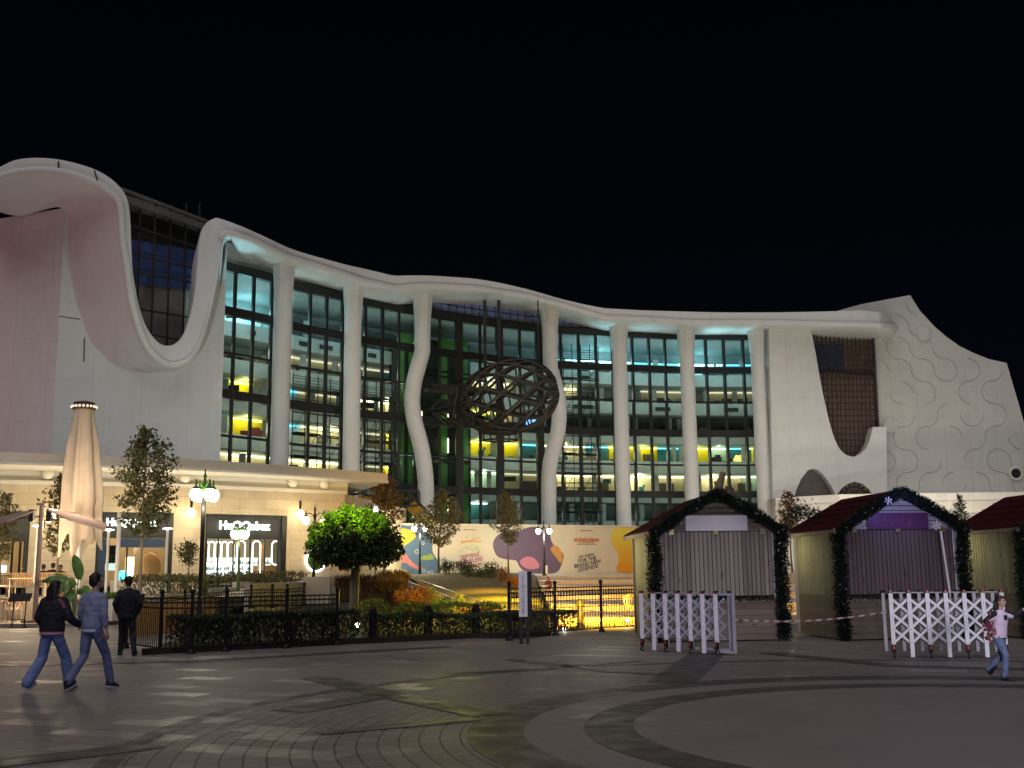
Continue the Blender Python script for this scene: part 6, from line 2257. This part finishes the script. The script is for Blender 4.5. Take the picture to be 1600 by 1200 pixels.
m = MB(); m.ball(c, .12, 10); m.build('lamp', emis('parasol_lamp', (1, .95, .9), 18), po_)
point('parasol_light', c + Vector((0, -.1, -.5)), 150, (1, .8, .55), .15)
point('parasol_light', P(20, 880, 44.5), 170, (1, .72, .42), .2)  # added fill to brighten the terrace, not a parasol lamp
point('parasol_light', P(40, 915, 42.3), 80, (1, .75, .48), .2)  # added fill for the lower terrace
for x, D, top, lab in ((59, 46.5, 823, 'white mushroom topped patio lamp behind the open parasol'), (170, 47, 829, 'white mushroom topped patio lamp beside the closed parasol'), (262, 50, 827, 'white mushroom topped patio lamp at the right side of the first shopfront')):
    p = P(x, top, D)
    t_ = thing('patio_lamp', lab, 'patio lamp', (p.x, D, 1.0), 'white patio lamps')
    m = MB(); m.tube([(p.x, D, 1.0), (p.x, D, p.z)], .06, 8); m.build('pole', m_white, t_)
    m = MB(); m.lathe((p.x, D, p.z - .02), [(.08, 0), (.22, .03), (.22, .07), (.05, .1)], 16); m.build('cap', emis('patio_cap_glow', (1, .95, .85), 2.5), t_)  # cap glow stands in for shop light on white paint
m = MB(); p = P(186, 826, 46.5); m.tube([(p.x, 46.5, 1.0), (p.x, 46.5, 4.4)], .09, 8)
tag(m.build('pole', m_white, org=(p.x, 46.5, 1)), 'plain white post right of the closed parasol', 'pole')
# furniture
m_fw = mat('furniture_wood', (.50, .33, .18), (.38, .24, .13), .5, 4, stretch=(1, 1, .2))
m_fcream = mat('furniture_cream', (.66, .58, .46), (.58, .5, .4), .6, 3)


def chair(loc, rz, label, mt):
    t_ = thing('chair', label, 'chair', loc, 'restaurant chairs', rz, local=True)
    m = MB(); m.box((0, 0, .45), (.48, .46, .07)); m.build('seat', m_fcream, t_)
    m = MB()
    for i in range(6):
        m.tube([(-.2 + i * .08, -.22, .48), (-.2 + i * .08, -.27, .84)], .012, 5)
    m.tube([(-.23, -.27, .85), (.23, -.27, .85)], .022, 6); m.build('backrest', mt, t_)
    for x in (-.2, .2):
        for y in (-.2, .2):
            m = MB(); m.tube([(x, y, .43), (x * 1.12, y * 1.12, 0)], .017, 6); m.build('leg', mt, t_)
    m = MB()
    for s in (-1, 1):
        m.tube([(s * .24, -.24, .66), (s * .26, .1, .66), (s * .25, .2, .45)], .014, 5)
    m.build('armrest', mt, t_)
    return t_


def table(loc, label, w=.8):
    t_ = thing('table', label, 'table', loc, 'restaurant tables', 0, local=True)
    m = MB(); m.box((0, 0, .735), (w, .7, .035)); m.build('tabletop', m_fw, t_)
    for x in (-w / 2 + .06, w / 2 - .06):
        for y in (-.28, .28):
            m = MB(); m.tube([(x, y, .72), (x, y, 0)], .022, 6); m.build('leg', m_fcream, t_)


table((P(14, 950, 42.2).x, 42.2, .15), 'small wooden table at the left edge of the lower terrace')
chair((P(2, 950, 41.6).x, 41.6, .15), .3, 'slatted chair at the left edge before the lower table', m_fw)
chair((P(22, 950, 43.2).x, 43.2, .15), PI, 'slatted chair behind the lower table', m_fw)
table((P(48, 920, 45.6).x, 45.6, 1.0), 'long cream legged table on the upper terrace', 1.6)
table((P(92, 920, 45.4).x, 45.4, 1.0), 'wooden table on the upper terrace nearest the broad leaf plant', 1.0)
chair((P(8, 915, 46).x, 46, 1.0), .4, 'dark slatted chair at the left edge of the upper terrace', MT['frame'])
bn = thing('bench', 'slatted wooden bench with a cream seat on the upper terrace', 'bench', (P(60, 920, 47).x, 47, 1.0), None, 0, local=True)
m = MB(); m.box((0, 0, .42), (2.6, .55, .1)); m.build('seat', m_fcream, bn)
m = MB()
for i in range(26):
    m.box((-1.25 + i * .1, -.3, .68), (.065, .03, .5))
m.box((0, -.3, .95), (2.6, .04, .04)); m.build('backrest', m_fw, bn)
for x in (-1.2, 1.2):
    m = MB(); m.box((x, 0, .19), (.07, .5, .37)); m.build('leg', m_fw, bn)
m = MB(); p = P(104, 897, 46.6)
m.box((p.x, 46.6, 1.52), (.5, .3, .3)); m.tube([(p.x - .2, 46.6, 1.67), (p.x - .15, 46.6, 1.85), (p.x + .15, 46.6, 1.85), (p.x + .2, 46.6, 1.67)], .02, 6)
m.box((p.x, 46.6, 1.2), (.35, .35, .38))
tag(m.build('crate', mat('orange_crate', (.42, .2, .08), (.36, .17, .07), .7), org=(p.x, 46.6, 1.0)), 'orange brown basket on a stool behind the broad leaf plant', 'basket')
# menu stand
q = G(30, 976)
ms_ = thing('menu_stand', 'black menu stand with a slanted board at the terrace edge', 'menu stand', (q.x, 40.2, 0))
m = MB(); x = P(31, 935, 40.2).x; z = P(31, 934, 40.2).z
m.prism([(-.36, -.16), (.36, -.16), (.36, .16), (-.36, .16)], (x + .02, 40.2, z), (1, .15, 0), Vector((0, .6, .8)), .04); m.build('board', MT['black'], ms_)
m = MB()
for dx in (-.22, .22):
    m.tube([(x + dx, 40.25, z), (x + dx - .03, 40.25, 0)], .02, 6)
m.tube([(x - .22, 40.25, .3), (x + .2, 40.25, .3)], .015, 6); m.box((x, 40.25, .02), (.6, .4, .03)); m.build('stand', MT['black'], ms_)
# planter and broad leaf plant
pb = P(120, 950, 42)
pl_ = thing('planter', 'pale stone planter box behind the walking man in black', 'planter', (P(150, 950, 42.4).x, 42.4, .15))
m = MB(); m.box((P(150, 950, 42.4).x, 42.4, .52), (1.6, 1.0, .75)); m.box((P(150, 950, 42.4).x, 42.4, .91), (1.68, 1.08, .05)); m.build('box', mat('pale_stone2', (.5, .47, .4), (.42, .39, .34), .7, 1.5), pl_)
m = MB(); m.box((P(150, 950, 42.4).x, 42.4, .94), (1.5, .9, .02)); m.build('soil', m_soil, pl_)
bp2 = thing('banana_plant', 'broad leaf banana plant between the couple and the parasol', 'plant', (P(118, 940, 41).x, 41, .15))
m = MB()
b0_ = Vector((P(118, 940, 41).x, 41, .15))
LV = [((122, 905), (124, 885), (114, 865), .16), ((112, 915), (95, 898), (64, 908), .15), ((112, 915), (100, 905), (92, 926), .2), ((116, 925), (106, 922), (103, 946), .18), ((120, 925), (132, 915), (140, 930), .15), ((118, 912), (86, 893), (72, 903), .1), ((117, 915), (104, 902), (100, 925), .16)]
st_ = MB()
m_leafbig = mat('banana_leaf', (.06, .12, .03), (.035, .075, .02), .45, 3)
for (a, b_, c_, wd) in LV:
    A_, B_, C_ = P(*a, 41), P(*b_, 40.8), P(*c_, 40.6)
    st_.tube([b0_, b0_.lerp(A_, .6), A_], [.04, .03, .02], 6)
    rows = []
    for q in lin(0, 1, 12):
        p = (1 - q) ** 2 * A_ + 2 * q * (1 - q) * B_ + q * q * C_
        d_ = (2 * (1 - q) * (B_ - A_) + 2 * q * (C_ - B_)).normalized()
        s_ = d_.cross(Vector((0, -1, .3))).normalized()
        w_ = wd * 1.25 * math.sin(PI * min(1, q * .93 + .07)) ** .6
        rows.append([p + s_ * w_ + Vector((0, .05, -.03)), p, p - s_ * w_ + Vector((0, .05, -.03))])
    m.loft(rows)
st_.build('stem', mat('banana_stem', (.12, .14, .05), rough=.6), bp2)
m.build('foliage', m_leafbig, bp2)

# ================================================================== PEOPLE
m_skin = mat('skin', (.46, .27, .19), (.40, .23, .16), .55, 6)
m_hair = mat('hair_dark', (.012, .009, .008), (.02, .015, .012), .45, 20, stretch=(6, 6, .6))
m_jblack = mat('jacket_black', (.014, .014, .02), (.009, .009, .013), .75, 6, bump=1.0, bscale=9)
m_swgrey = mat('sweater_grey_blue', (.21, .23, .33), (.17, .19, .28), .85, 8, bump=1.0, bscale=9)
m_jeans = mat('jeans_blue', (.15, .21, .36), (.11, .155, .28), .8, 6, bump=1.0, bscale=8)
m_jeans2 = mat('trousers_slate', (.13, .155, .25), (.10, .12, .2), .8, 6, bump=1.0, bscale=8)
m_black = mat('trousers_black', (.016, .016, .02), (.011, .011, .014), .8, 6, bump=1.0, bscale=9)
m_shoew = mat('shoe_white', (.6, .58, .58), (.5, .48, .5), .6, 8)
m_shoeb = mat('shoe_black', (.02, .02, .022), rough=.5)
m_pinkv = mat('vest_pale', (.66, .55, .66), (.58, .48, .58), .8, 6, bump=.2, bscale=14)
m_trimr = mat('trim_red', (.40, .10, .13), rough=.7)
m_trimw = mat('trim_white', (.6, .58, .6), rough=.7)
m_eye = mat('eye_dark', (.02, .015, .012), rough=.2)


def remesh(mb, name, mt, parent=None, vox=.011, sm=6, loc=None, rz=0):
    me = bpy.data.meshes.new(name)
    me.from_pydata([tuple(q) for q in mb.v], [], mb.f)
    tmp = bpy.data.objects.new('tmp', me)
    COL.objects.link(tmp)
    r_ = tmp.modifiers.new('r', 'REMESH'); r_.mode = 'VOXEL'; r_.voxel_size = vox; r_.use_smooth_shade = True
    s_ = tmp.modifiers.new('s', 'SMOOTH'); s_.iterations = sm; s_.factor = .5
    dg = bpy.context.evaluated_depsgraph_get()
    out = bpy.data.meshes.new_from_object(tmp.evaluated_get(dg))
    bpy.data.objects.remove(tmp)
    out.name = name
    out.materials.clear(); out.materials.append(mt)
    out.polygons.foreach_set('use_smooth', [True] * len(out.polygons))
    o = bpy.data.objects.new(name, out)
    COL.objects.link(o)
    if parent:
        o.parent = parent
    if loc is not None:
        o.location = loc; o.rotation_euler = (0, 0, rz)
    return o


def stack(mb, rings, n=16):
    """closed elliptical stack; ring = (x, y, z, rx, ry)"""
    rows = [[(x + rx * math.cos(2 * PI * j / n), y + ry * math.sin(2 * PI * j / n), z) for j in range(n)] for x, y, z, rx, ry in rings]
    b = len(mb.v)
    mb.loft(rows, ring=True)
    mb.f.append([b + j for j in range(n)][::-1]); mb.m.append(0); mb.s.append(False)
    e = b + (len(rings) - 1) * n
    mb.f.append([e + j for j in range(n)]); mb.m.append(0); mb.s.append(False)


def limb(mb, pts, rs, n=12):
    """rounded limb with joints"""
    mb.tube([Vector(p) for p in pts], list(rs), n)
    for p, r_ in zip(pts, rs):
        mb.ball(p, r_ * .98, n)


def hand(mb, w, d, s=1.0, side=1, curl=.5, nrm=(0, 0, 1)):
    """palm and five bent fingers from wrist w along d"""
    w = Vector(w); d = Vector(d).normalized()
    x = d.cross(Vector(nrm))
    if x.length < .1:
        x = d.cross(Vector((1, 0, 0)))
    x.normalize()
    n_ = x.cross(d).normalized()
    x = x * side
    limb(mb, [w, w + d * .03 * s, w + d * .085 * s], [.026 * s, .03 * s, .032 * s], 10)
    limb(mb, [w + d * .04 * s + x * .018 * s, w + d * .085 * s + x * .022 * s], [.02 * s, .018 * s], 8)
    limb(mb, [w + d * .04 * s - x * .018 * s, w + d * .085 * s - x * .022 * s], [.02 * s, .018 * s], 8)
    for k, l in zip((-.033, -.011, .011, .031), (.06, .075, .08, .07)):
        a = w + d * .09 * s + x * k * s
        b_ = a + (d * (1 - .3 * curl) + n_ * .45 * curl).normalized() * l * .45 * s
        c_ = b_ + (d * (1 - .8 * curl) + n_ * .9 * curl).normalized() * l * .35 * s
        e_ = c_ + (d * (.6 - .9 * curl) + n_ * 1.1 * curl).normalized() * l * .25 * s
        limb(mb, [a, b_, c_, e_], [.0105 * s, .0095 * s, .0088 * s, .008 * s], 8)
    a = w + d * .03 * s + x * .03 * s
    limb(mb, [a, a + (d * .7 + x * .7 + n_ * .3) * .035 * s, a + (d * 1.5 + x * .9 + n_ * .7) * .042 * s], [.013 * s, .0115 * s, .0095 * s], 8)


def head(mb, c, f, s=1.0):
    """head centred at c looking along f (horizontal)"""
    c = Vector(c); f = Vector(f).normalized(); r_ = Vector((f.y, -f.x, 0)).normalized(); u = Vector((0, 0, 1))
    def E(o, a, b_, h):
        k = len(mb.v)
        mb.ball((0, 0, 0), (1, 1, 1), 16)
        for i in range(k, len(mb.v)):
            q = mb.v[i]
            mb.v[i] = c + (r_ * (o[0] + q.x * a) + f * (o[1] + q.y * b_) + u * (o[2] + q.z * h)) * s
    E((0, -.008, .03), .077, .094, .088)
    E((0, .03, -.035), .058, .062, .078)
    E((0, .045, -.085), .035, .035, .03)
    E((0, .094, -.012), .012, .018, .026)
    E((0, .098, -.026), .017, .013, .012)
    E((0, .084, -.056), .024, .012, .008)
    E((0, .082, -.066), .02, .012, .008)
    E((.04, .075, .018), .022, .012, .008); E((-.04, .075, .018), .022, .012, .008)
    for s_ in (-1, 1):
        E((s_ * .078, -.008, -.008), .011, .024, .034)


def eyes(parent, c, f, s=1.0):
    c = Vector(c); f = Vector(f).normalized(); r_ = Vector((f.y, -f.x, 0)).normalized()
    for k in (-1, 1):
        m = MB(); m.ball(c + (r_ * (.031 * k) + f * .083) * s + Vector((0, 0, .002 * s)), (.012 * s, .012 * s, .009 * s), 10)
        m.build('eye', m_eye, parent)


def shoe(parent, an, yaw, toe, mt, sole, s=1.0, pitch=0.0):
    """an: ankle position; toe direction by yaw; pitch lifts the heel"""
    a = Vector(an)
    m = MB()
    k0 = len(m.v)
    stack(m, [(0, .055, -.085, .046, .142), (0, .055, -.062, .049, .146), (0, .05, -.045, .046, .135), (0, .01, -.015, .043, .09), (0, -.015, .02, .042, .058), (0, -.02, .05, .042, .05)])
    o = None
    Mx = Matrix.Translation(a) @ Matrix.Rotation(yaw, 4, 'Z') @ Matrix.Rotation(-pitch, 4, 'X') @ Matrix.Scale(s, 4)
    for i in range(k0, len(m.v)):
        m.v[i] = Mx @ m.v[i]
    o = remesh(m, 'shoe', mt, parent, .008, 4)
    m = MB()
    stack(m, [(0, .055, -.1, .047, .143), (0, .055, -.078, .05, .148)])
    for i in range(len(m.v)):
        m.v[i] = Mx @ m.v[i]
    m.build('sole', sole, o, org=(0, 0, 0))


def hairpiece(parent, c, f, kind, s=1.0):
    c = Vector(c); f = Vector(f).normalized(); r_ = Vector((f.y, -f.x, 0)).normalized()
    m = MB()
    def E(o, a, b_, h):
        k = len(m.v)
        m.ball((0, 0, 0), (1, 1, 1), 14)
        for i in range(k, len(m.v)):
            q = m.v[i]
            m.v[i] = c + (r_ * (o[0] + q.x * a) + f * (o[1] + q.y * b_) + Vector((0, 0, o[2] + q.z * h))) * s
    E((0, -.022, .05), .088, .098, .086)
    E((0, -.055, .0), .078, .062, .085)
    E((0, .04, .088), .06, .05, .032)
    E((.07, -.02, .03), .02, .05, .06); E((-.07, -.02, .03), .02, .05, .06)
    rn = random.Random(4)
    if kind == 'thick':
        for i in range(26):
            a = rn.uniform(0, 2 * PI); q = math.sqrt(rn.random())
            E((.068 * q * math.cos(a), -.015 + .082 * q * math.sin(a), .125 - .07 * q * q + .012 * rn.random()), .03, .03, .028)
    if kind in ('long', 'child'):
        L_ = -.52 if kind == 'long' else -.2
        rows = []
        for q in lin(0, 1, 7):
            rows.append((q,))
        for q in lin(0, 1, 22):
            w_ = .095 + .03 * math.sin(q * 3) - .02 * q
            E((0, -.07 - .035 * math.sin(q * 2.5), .02 + (L_) * q), w_, .045, .05)
        for s_ in (-1, 1):
            for q in lin(0, 1, 7):
                E((s_ * (.07 - .012 * q), -.035 - .03 * q, .02 + L_ * .8 * q), .026, .04, .05)
    return remesh(m, 'hair', m_hair, parent, .009, 4)


def person(label, loc, rz, s, J, coat, trouser, shoes, hair, look, coatr=1.0, hem=.86, legr=(1, 1, 1), belly=1.0, sleeve=1.0, group=None, coat_extra=None, hands=(True, True), vox=.010, curls=(.5, .5), pit=(0, 0), toe=(0, 0)):
    """J: joints in a frame where the person faces +y; metres for a 1.75 m adult, scaled by s"""
    V = {k: Vector(v) * s for k, v in J.items()}
    hip, ch, nk, hd_ = V['hip'], V['chest'], V['neck'], V['head']
    lf = Vector((math.sin(look), math.cos(look), 0))
    m = MB()
    # slim continuous body
    def ringp(a, b_, q, rx, ry):
        p = a.lerp(b_, q); return (p.x, p.y, p.z, rx * s, ry * s)
    stack(m, [(hip.x, hip.y, hip.z - .06 * s, .12 * s, .09 * s), ringp(hip, ch, 0, .145, .10), ringp(hip, ch, .45, .125, .088), ringp(hip, ch, 1, .155, .10), ringp(ch, nk, .6, .15, .085), ringp(ch, nk, .92, .08, .06), ringp(ch, nk, 1.0, .055, .055)])
    limb(m, [nk - Vector((0, 0, .03 * s)), nk.lerp(hd_, .6)], [.056 * s, .052 * s])
    head(m, hd_, lf, s)
    for sd, k in (('L', -1), ('R', 1)):
        limb(m, [V['sh' + sd], V['el' + sd], V['wr' + sd]], [.046 * s, .037 * s, .027 * s])
        d_ = V['wr' + sd] - V['el' + sd]
        if hands[0 if sd == 'L' else 1]:
            hand(m, V['wr' + sd], d_, s * 1.0, -k, curls[0 if k < 0 else 1], nrm=(-k, .3, 0))
        limb(m, [V['hp' + sd], V['kn' + sd], V['an' + sd]], [.072 * s, .05 * s, .036 * s])
        limb(m, [V['an' + sd], V['an' + sd] + Vector((0, .03, -.04)) * s], [.036 * s, .03 * s])
    body = remesh(m, 'person', m_skin, None, vox * max(s, .7) * .8, 5, loc, rz)
    tag(body, label, 'person', group)
    ORG[body.name] = Vector()
    # coat: torso and sleeves in one surface
    m = MB()
    c_ = coatr
    hz = hip.lerp(ch, 0)
    bottom = Vector((hip.x, hip.y, hem * s))
    stack(m, [(bottom.x, bottom.y, bottom.z, .170 * c_ * s * belly, .128 * c_ * s), (bottom.x, bottom.y, bottom.z + .05 * s, .178 * c_ * s * belly, .135 * c_ * s), ringp(hip, ch, .45, .172 * c_ * belly, .132 * c_), ringp(hip, ch, 1, .186 * c_, .135 * c_), ringp(ch, nk, .55, .178 * c_, .115 * c_), ringp(ch, nk, .85, .13, .088), ringp(ch, nk, 1.02, .074, .072)])
    for sd in 'LR':
        e = V['wr' + sd]; b_ = V['el' + sd]
        a = V['sh' + sd] + Vector(((.018 if sd == 'L' else -.018) * s, 0, -.03 * s))
        e = b_.lerp(e, sleeve)
        limb(m, [a, a.lerp(b_, .5), b_, b_.lerp(e, .55), e], [.075 * c_ * s, .068 * c_ * s, .058 * c_ * s, .054 * c_ * s, .042 * s * c_])
    ct = remesh(m, 'jacket', coat, body, .012 * max(s, .75), 5)
    if coat_extra:
        coat_extra(ct, V, s)
    # trousers
    m = MB()
    top = hip + Vector((0, 0, .07 * s))
    stack(m, [(hip.x, hip.y, hip.z - .08 * s, .150 * s, .115 * s), (hip.x, hip.y, hip.z, .162 * s, .122 * s), (top.x, top.y, top.z, .15 * s, .11 * s)])
    for sd in 'LR':
        a, b_, e = V['hp' + sd], V['kn' + sd], V['an' + sd]
        limb(m, [a, a.lerp(b_, .5), b_, b_.lerp(e, .5), e + Vector((0, 0, .0))], [.095 * s * legr[0], .085 * s * legr[0], .068 * s * legr[1], .066 * s * (legr[1] + legr[2]) / 2, .062 * s * legr[2]])
    remesh(m, 'trousers', trouser, body, .012 * max(s, .75), 5)
    for i, sd in enumerate('LR'):
        shoe(body, V['an' + sd], toe[i], 0, shoes[0], shoes[1], s, pit[i])
    hairpiece(body, hd_, lf, hair, s)
    eyes(body, hd_, lf, s)
    return body


def walk(st, up=0, bend=.1):
    """mid-stride joints, right leg forward by st/2"""
    return {'hip': (0, 0, .93 - .02), 'chest': (0, .02, 1.27), 'neck': (0, .02, 1.47), 'head': (0, .045, 1.62),
            'shL': (-.185, .02, 1.41), 'shR': (.185, .02, 1.41), 'elL': (-.235, .0, 1.13), 'elR': (.24, -.03, 1.13), 'wrL': (-.23, .12, .90), 'wrR': (.255, .02, .88),
            'hpL': (-.085, 0, .89), 'hpR': (.085, 0, .89), 'knL': (-.09, -.06 * st, .49), 'knR': (.09, .30 * st, .50), 'anL': (-.09, -.46 * st, .13), 'anR': (.09, .44 * st, .10)}


# man in grey blue sweater
J = walk(.72)
J['anR'] = (.12, .33, .10); J['knR'] = (.11, .22, .50); J['anL'] = (-.13, -.33, .13)
p = G(139, 1077)
man = person('man seen from behind in a grey blue sweater and slate trousers, mid stride', (p.x, p.y, 0), R(-20), 1.0, J, m_swgrey, m_jeans2, (m_shoeb, m_shoew), 'thick', R(18), 1.0, .90, (1.0, 1.0, 1.05), sleeve=.72, pit=(-.35, .12), toe=(.1, -.1))
m = MB(); stack(m, [(0, 0, .868, .166, .124), (0, 0, .905, .168, .126)]); m.build('shirt_hem', m_trimw, man)
# woman
J = walk(.74)
J['anR'] = (.15, .30, .10); J['knR'] = (.13, .2, .50); J['anL'] = (-.17, -.30, .13); J['knL'] = (-.13, -.04, .49)
J['wrR'] = (.34, .20, 1.02); J['elR'] = (.31, .02, 1.12); J['wrL'] = (-.27, .16, .98); J['elL'] = (-.27, -.02, 1.13)
J['head'] = (0, .04, 1.60)
p = G(76, 1078)


def bomber(ct, V, s):
    for i, (z, mt) in enumerate(((.862, m_trimr), (.882, m_trimw), (.900, m_trimr))):
        m = MB(); stack(m, [(0, 0, z * s, .212 * s, .165 * s), (0, 0, (z + .016) * s, .214 * s, .167 * s)]); m.build('hem_stripe', mt, ct)
    m = MB()
    for k in (0, .03):
        a = V['shR']
        m.tube([a + Vector((-.03 + k, -.10, .02)), a + Vector((.03 + k, -.085, -.05)), a + Vector((.06 + k, -.07, -.12))], .011, 6)
    m.build('shoulder_stripe', m_trimr, ct)


wom = person('woman with long dark hair in a black bomber jacket and wide blue jeans', (p.x, p.y, 0), R(-18), .955, J, m_jblack, m_jeans, (m_shoew, m_shoew), 'long', R(5), 1.24, .90, (1.05, 1.25, 1.5), coat_extra=bomber, pit=(-.3, .1))
m = MB(); w_ = Vector(J['wrL']) * .955 + Vector((.0, .09, -.0))
m.lathe(w_ + Vector((0, .03, -.05)), [(.032, 0), (.042, .11), (.044, .115), (.02, .12)], 14)
wc = Matrix.Translation((p.x, p.y, 0)) @ Matrix.Rotation(R(-18), 4, 'Z')
for i in range(len(m.v)):
    m.v[i] = wc @ m.v[i]
tag(m.build('paper_cup', mat('cup_tan', (.5, .32, .2), rough=.6), org=wc @ w_), 'tan paper cup held by the long haired woman', 'cup')
# man in black
J = {'hip': (0, 0, .92), 'chest': (0, .01, 1.26), 'neck': (0, .02, 1.46), 'head': (0, .04, 1.60), 'shL': (-.175, 0, 1.385), 'shR': (.175, 0, 1.385), 'elL': (-.26, -.05, 1.13), 'elR': (.27, -.05, 1.13), 'wrL': (-.2, .06, .92), 'wrR': (.2, .06, .92),
     'hpL': (-.09, 0, .89), 'hpR': (.09, 0, .89), 'knL': (-.12, .14, .49), 'knR': (.13, -.02, .49), 'anL': (-.13, .16, .10), 'anR': (.20, -.24, .115)}
p = G(196, 1026)
person('man in black jacket and trousers walking by the left end of the fence', (p.x, p.y, 0), R(12), 1.0, J, m_jblack, m_black, (m_shoeb, m_shoew), 'short', R(0), 1.12, .80, (1, .95, .95), belly=1.05, curls=(.9, .9), toe=(.35, -.15), pit=(.05, -.2))
# child running
J = {'hip': (0, 0, .92), 'chest': (.0, .05, 1.24), 'neck': (0, .06, 1.43), 'head': (.0, .09, 1.60), 'shL': (-.17, .05, 1.36), 'shR': (.17, .05, 1.36), 'elL': (-.38, .13, 1.30), 'elR': (.37, -.06, 1.20), 'wrL': (-.58, .26, 1.42), 'wrR': (.55, .08, 1.14),
     'hpL': (-.08, 0, .88), 'hpR': (.08, 0, .88), 'knL': (-.09, -.04, .49), 'knR': (.09, .16, .50), 'anL': (-.09, -.34, .2), 'anR': (.09, .1, .1)}
p = G(1567, 1063)


def vest(ct, V, s):
    m = MB()
    for sd in 'LR':
        e = V['el' + sd].lerp(V['wr' + sd], .75)
        limb(m, [V['sh' + sd].lerp(V['el' + sd], .1), V['el' + sd], e], [.075 * s, .066 * s, .056 * s])
    remesh(m, 'sleeve', m_black, ct, .01, 4)
    f_ = V['chest'] + Vector((.03 * s, .138 * s, .03 * s))
    text('lettering', 'M', .12 * s, f_, (-1, 0, 0), (0, -.0, 1), m_black, ct, .02, bold=.006)
    m = MB(); stack(m, [(0, 0, .845 * s, .180 * s, .142 * s), (0, 0, .862 * s, .181 * s, .143 * s)]); m.build('hem_stripe', m_black, ct)


girl = person('child in a pale vest with black sleeves running past the right gate, arms out', (p.x, p.y, 0), R(-142), .735, J, m_pinkv, m_jeans, (m_shoeb, m_shoeb), 'child', R(-8), 1.05, .84, (1.05, 1.0, 1.0), coat_extra=vest, sleeve=.2, pit=(-.9, .0), vox=.009, curls=(.2, .7))
m = MB(); rn = random.Random(6)
gm = Matrix.Translation((p.x, p.y, 0)) @ Matrix.Rotation(R(-142), 4, 'Z')
w_ = Vector(J['wrR']) * .735 + Vector((.09, .05, 0))
for i in range(60):
    d = Vector((rn.gauss(.03, .045), rn.gauss(.03, .04), rn.gauss(-.05, .08)))
    m.leaf(gm @ (w_ + d), .09 * rn.uniform(.6, 1.2), asp=.6)
m.tube([gm @ (w_ + Vector((-.05, -.03, .02))), gm @ w_, gm @ (w_ + Vector((.02, .02, -.12)))], .012, 6)
tag(m.build('streamer_bundle', mat('streamer_red', (.34, .10, .11), (.26, .07, .10), .6, var='island'), org=gm @ w_), 'crumpled reddish bundle in the hand of the running child', 'bundle')


def seated(label, loc, rz, coat, s=1.0, lean=0.0, hair='short', tro=None):
    J = {'hip': (0, 0, .54), 'chest': (0, .04 + lean * .3, .86 - abs(lean) * .06), 'neck': (0, .05 + lean * .5, 1.05 - abs(lean) * .12), 'head': (0, .08 + lean * .62, 1.19 - abs(lean) * .18), 'shL': (-.185, .05 + lean * .45, .99 - abs(lean) * .1), 'shR': (.185, .05 + lean * .45, .99 - abs(lean) * .1),
         'elL': (-.23, .15 + lean * .5, .73), 'elR': (.23, .15 + lean * .5, .73), 'wrL': (-.1, .36, .68), 'wrR': (.1, .36, .68), 'hpL': (-.09, .02, .52), 'hpR': (.09, .02, .52), 'knL': (-.12, .44, .52), 'knR': (.12, .44, .52), 'anL': (-.12, .46, .12), 'anR': (.12, .46, .12)}
    return person(label, loc, rz, s, J, coat, tro or m_black, (m_shoeb, m_shoeb), hair, 0, 1.05, .5, vox=.016)


ZT_ = 1.0
seated('seated diner in black, leftmost of three at the terrace table', (P(67, 900, 47.1).x, 47.1, ZT_), R(15), m_jblack)
seated('seated diner in black seen from behind, middle of three', (P(81, 900, 47.0).x, 47.0, ZT_), R(-5), m_jblack, 1.04)
seated('seated diner in dark top facing the camera, right of three', (P(95, 900, 48.6).x, 48.6, ZT_), R(172), mat('top_wine', (.05, .015, .02), rough=.8))
m = MB()
tb2 = (P(84, 900, 47.9).x, 47.9, ZT_)
table(tb2, 'table between the three seated diners', 1.0)
seated('person hunched on the lit steps behind the hooped fence', (P(858, 903, 57.6).x, 56.95, .66), R(160), mat('top_rust', (.12, .05, .035), rough=.8), .72, .45, 'long', mat('trousers_tan', (.3, .2, .15), rough=.8))
